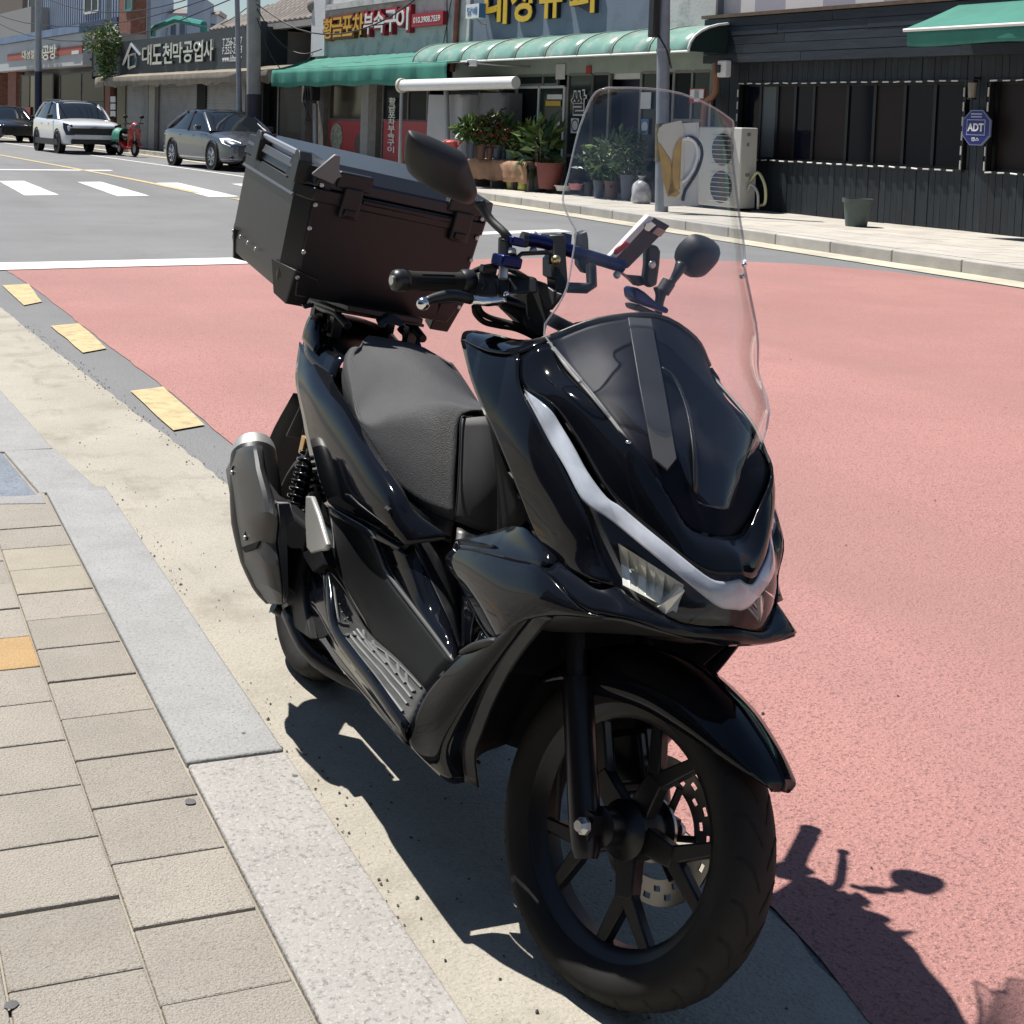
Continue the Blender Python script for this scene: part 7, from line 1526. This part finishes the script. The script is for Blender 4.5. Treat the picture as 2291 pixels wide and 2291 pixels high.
# bags
def bag(name, label, u, vb, vt, wpx, m, seed=1, knot=True):
    P = on_ground(u, vb, .13); k = (P-CAM0).dot(c_f); b = P; h = (at_depth(u, vt, P)-b).z; r = wpx/2*k/CF; o = empty(name, b); tag(o, label, 'bag')
    rnd = random.Random(seed); rows = []
    for i, (zz, rr) in enumerate(((.0, .55), (.06, .95), (.3, 1.06), (.55, 1.0), (.75, .72), (.86, .30), (.93, .22), (1.0, .42))):
        row = [V(cos(2*pi*j/12)*r*rr*(1+rnd.uniform(-.12, .12)), sin(2*pi*j/12)*r*rr*(1+rnd.uniform(-.12, .12)), h*zz+rnd.uniform(-.01, .01)) for j in range(12)]; row.append(row[0].copy()); rows.append(row)
    patch('sack', rows, m, o, nu=2, nv=3, thick=0, smooth=50); return o
bag('tied_bag', 'yellow green tied plastic bag, the left of two by the bench', U2(1512), 1170*.36232, 1055*.36232, 76*.36232, mat('yellow green plastic', (.36, .36, .06), .35, var=.25, vscale=9, coat=.3), 1)
bag('tied_bag', 'yellow green tied plastic bag, the right of two by the bench', U2(1582), 1178*.36232, 1065*.36232, 84*.36232, mat('yellow green plastic', (.36, .36, .06)), 2)
bag('rubbish_bag', 'cloudy white rubbish bag slumped against the steel pole', U3(1196), 1258*.36232, 1085*.36232, 118*.36232, mat('cloudy plastic', (.55, .55, .57), .3, col2=(.24, .24, .26), vscale=9, coat=.3), 3)
bag('rubbish_bag', 'pale teal plastic bag lying beside the basins', U2(1890), 1130*.36232, 1085*.36232, 90*.36232, mat('pale teal plastic', (.28, .40, .40), .35, var=.3, vscale=8), 4)
c_ = at_depth(U2(1128), 880*.36232, tb_); o = empty('watering_can', c_-V(0, 0, .15)); tag(o, 'red plastic watering can beside the leftmost bench pot', 'can'); MB().lathe([(0, 0), (0, .12), (.16, .13), (.2, .07), (.2, 0)], 16, (0, 0, 0), (0, 0, 1)).build('body', mat('red plastic', (.5, .08, .07), .4), o, 50); MB().tube([V(.1, 0, .05), V(.2, 0, .16), V(.26, 0, .22)], .02, 6).build('spout', mat('red plastic', (.5, .08, .07)), o, 60); MB().tube([V(-.1, 0, .04), V(-.2, 0, .12), V(-.08, 0, .2)], .012, 6, sm=3).build('handle', mat('red plastic', (.5, .08, .07)), o, 60)
MB().box((-.14, -.12, -c_.z+.28), (.14, .12, -.0005)).build('stand', m_post, o, None)
# outdoor air conditioner and beer mug sign
A0 = fw(fac(1652, 464, .62)[0], .13, .62); kA = (A0-CAM0).dot(c_f); A1 = at_depth(1652, 464, A0)
AC = empty('air_conditioner', mw=Matrix(((FT.x, FN.x, 0, A0.x), (FT.y, FN.y, 0, A0.y), (0, 0, 1, .13), (0, 0, 0, 1)))); tag(AC, 'large pale outdoor air conditioner unit standing by the plank wall', 'air conditioner')
hA = at_depth(1680, 286, A0).z-.13; wA = .98; dA = .32; m_ac = mat('aged white enamel', (.50, .49, .45), .55, var=.06, vscale=2)
MB().box((0, 0, .05), (wA, dA, hA)).build('casing', m_ac, AC, 30, bev=.02)
for z in (hA*.28, hA*.73):
    MB().lathe([(0, 0), (0, hA*.19), (.01, hA*.205), (.012, hA*.205)], 28, (wA*.42, -.004, z)).build('fan_recess', m_black_tr, AC, 40)
    for k in range(7): MB().tube([V(wA*.42-hA*.19, -.015, z-hA*.17+k*hA*.056), V(wA*.42+hA*.19, -.015, z-hA*.17+k*hA*.056)], .006, 5).build('fan_guard', m_ac, AC, 60)
for z, w_ in ((hA*.9, .07), (hA*.78, .05), (hA*.42, .08)): MB().box((-.006, .10, z), (-.001, .10+w_, z+.05)).build('sticker', mat('grey sticker', (.22, .21, .2), .5), AC, None)
for x in (.1, wA-.1): MB().box((x-.05, .02, 0), (x+.05, dA-.02, .05)).build('foot', m_black_tr, AC, None)
MB().tube([V(-.0, .2, .45), V(-.16, .2, .60), V(-.30, .22, .42), V(-.28, .26, .16), V(-.12, .3, .1)], .022, 8, sm=4).build('hose', mat('yellowed hose', (.42, .42, .25), .6), AC, 180)
MB().tube([V(-.0, .15, .30), V(-.10, .14, .42), V(-.22, .16, .30), V(-.2, .2, .06)], .02, 8, sm=4).build('hose', mat('grey hose', (.33, .33, .33), .6), AC, 180)
P = b_pole-c_f*.4; P.z = .13
def mg(x, y): return at_depth(U3(x), y*.36232, P)
MG = empty('beer_mug_sign', (0, 0, 0)); tag(MG, 'beer mug shaped board sign in front of the air conditioner', 'sign')
tk = FN*.05
def board(name, pts, m, off): MB().prism([mg(x, y)-FN*off for x, y in pts], tk*.5).build(name, m, MG, None)
MB().prism([mg(x, y)+FN*.03 for x, y in ((1318, 770), (1530, 755), (1525, 1270), (1330, 1275))], tk).build('backboard', mat('white board', (.6, .6, .58), .6, var=.05), MG, None)
board('glass', ((1300, 830), (1310, 790), (1345, 765), (1440, 745), (1462, 800), (1455, 1200), (1420, 1235), (1380, 1235), (1345, 1190)), mat('beer cream', (.62, .58, .5), .5, var=.05), 0)
board('beer', ((1312, 880), (1345, 925), (1385, 985), (1405, 1100), (1412, 1180), (1440, 1170), (1452, 850), (1430, 880), (1410, 930), (1400, 1120), (1440, 1195), (1415, 1215), (1375, 1212), (1345, 1120)), mat('beer amber', (.46, .29, .08), .5, var=.15, vscale=6), .03)
MB().tube([mg(1460, 860)-FN*.02, mg(1500, 855)-FN*.02, mg(1540, 885)-FN*.02, mg(1555, 950)-FN*.02, mg(1530, 1040)-FN*.02, mg(1490, 1100)-FN*.02, mg(1458, 1125)-FN*.02], .035, 8, sm=4, flat=.7).build('handle', m_wht, MG, 180)
MB().tube([mg(1475, 850), mg(1515, 848), mg(1560, 885), mg(1575, 955), mg(1548, 1050), mg(1500, 1130), mg(1470, 1180), mg(1455, 1240)], .032, 8, sm=4, flat=.7).build('outline', mat('dark outline', (.02, .022, .035), .5), MG, 180)
# vine spilling over the white fascia
c_ = fw(FL(235, 92, 1.0).x, FL(235, 92, 1.0).z, 1.0); o = empty('hanging_vine', (c_.x, c_.y, .13)); tag(o, 'bright green vine spilling over the end of the white fascia', 'vine')
zc2 = c_.z-.13; MB().tube([V(.1, 0, 0), V(0, .05, zc2*.5), V(0, 0, zc2)], [.05, .04, .02], 6, sm=3).build('stem', m_stem, o, 180)
leaves(o, V(0, 0, zc2), .62, .5, .6, 1300, .13, (1, 2, 0, 1), shell=.05); leaves(o, V(.05, -.15, zc2-.8), .36, .3, .6, 500, .17, (1, 0), shell=.05)
for sx in (-1, 1): MB().tube([V(0, 0, zc2), V(.3*sx, .1, zc2+.3), V(.5*sx, 0, zc2+.2)], [.02, .015, .008], 5, sm=2).build('branch', m_stem, o, 180)
# ------------------------------------------------------------------ unseen shop row added behind the viewer for the paint and glass to mirror
NR = [(-34, -22, 6.5, (.30, .27, .24)), (-22, -11, 5.2, (.20, .19, .20)), (-11, 0, 6.8, (.26, .22, .19)), (0, 6.5, 5.6, (.22, .23, .24))]
for k, (ya, yb, h, c) in enumerate(NR):
    o = empty('added_near_shop', (-5.2, (ya+yb)/2, 0)); tag(o, '%s unseen shop added behind the pavement for reflections' % ('farthest', 'third', 'second', 'nearest')[k], 'building')
    L = yb-ya; MB().box((-8, -L/2+.05, 0), (0, L/2-.05, h)).build('wall', mat('added shop wall %d' % k, c, .85, var=.12, vscale=1.5), o, None)
    MB().box((.0, -L/2+.4, .3), (.05, L/2-.4, 2.7)).build('shopfront', m_glassd, o, None); MB().box((.0, -L/2+.2, 2.9), (.3, L/2-.2, 3.9)).build('fascia', mat('added fascia %d' % k, (.10, .10, .12), .6), o, None)
    for j in range(3): MB().box((.0, -L/2+L*(j+.2)/3, 4.3), (.04, -L/2+L*(j+.8)/3, h-.5)).build('window', m_glassd, o, None)
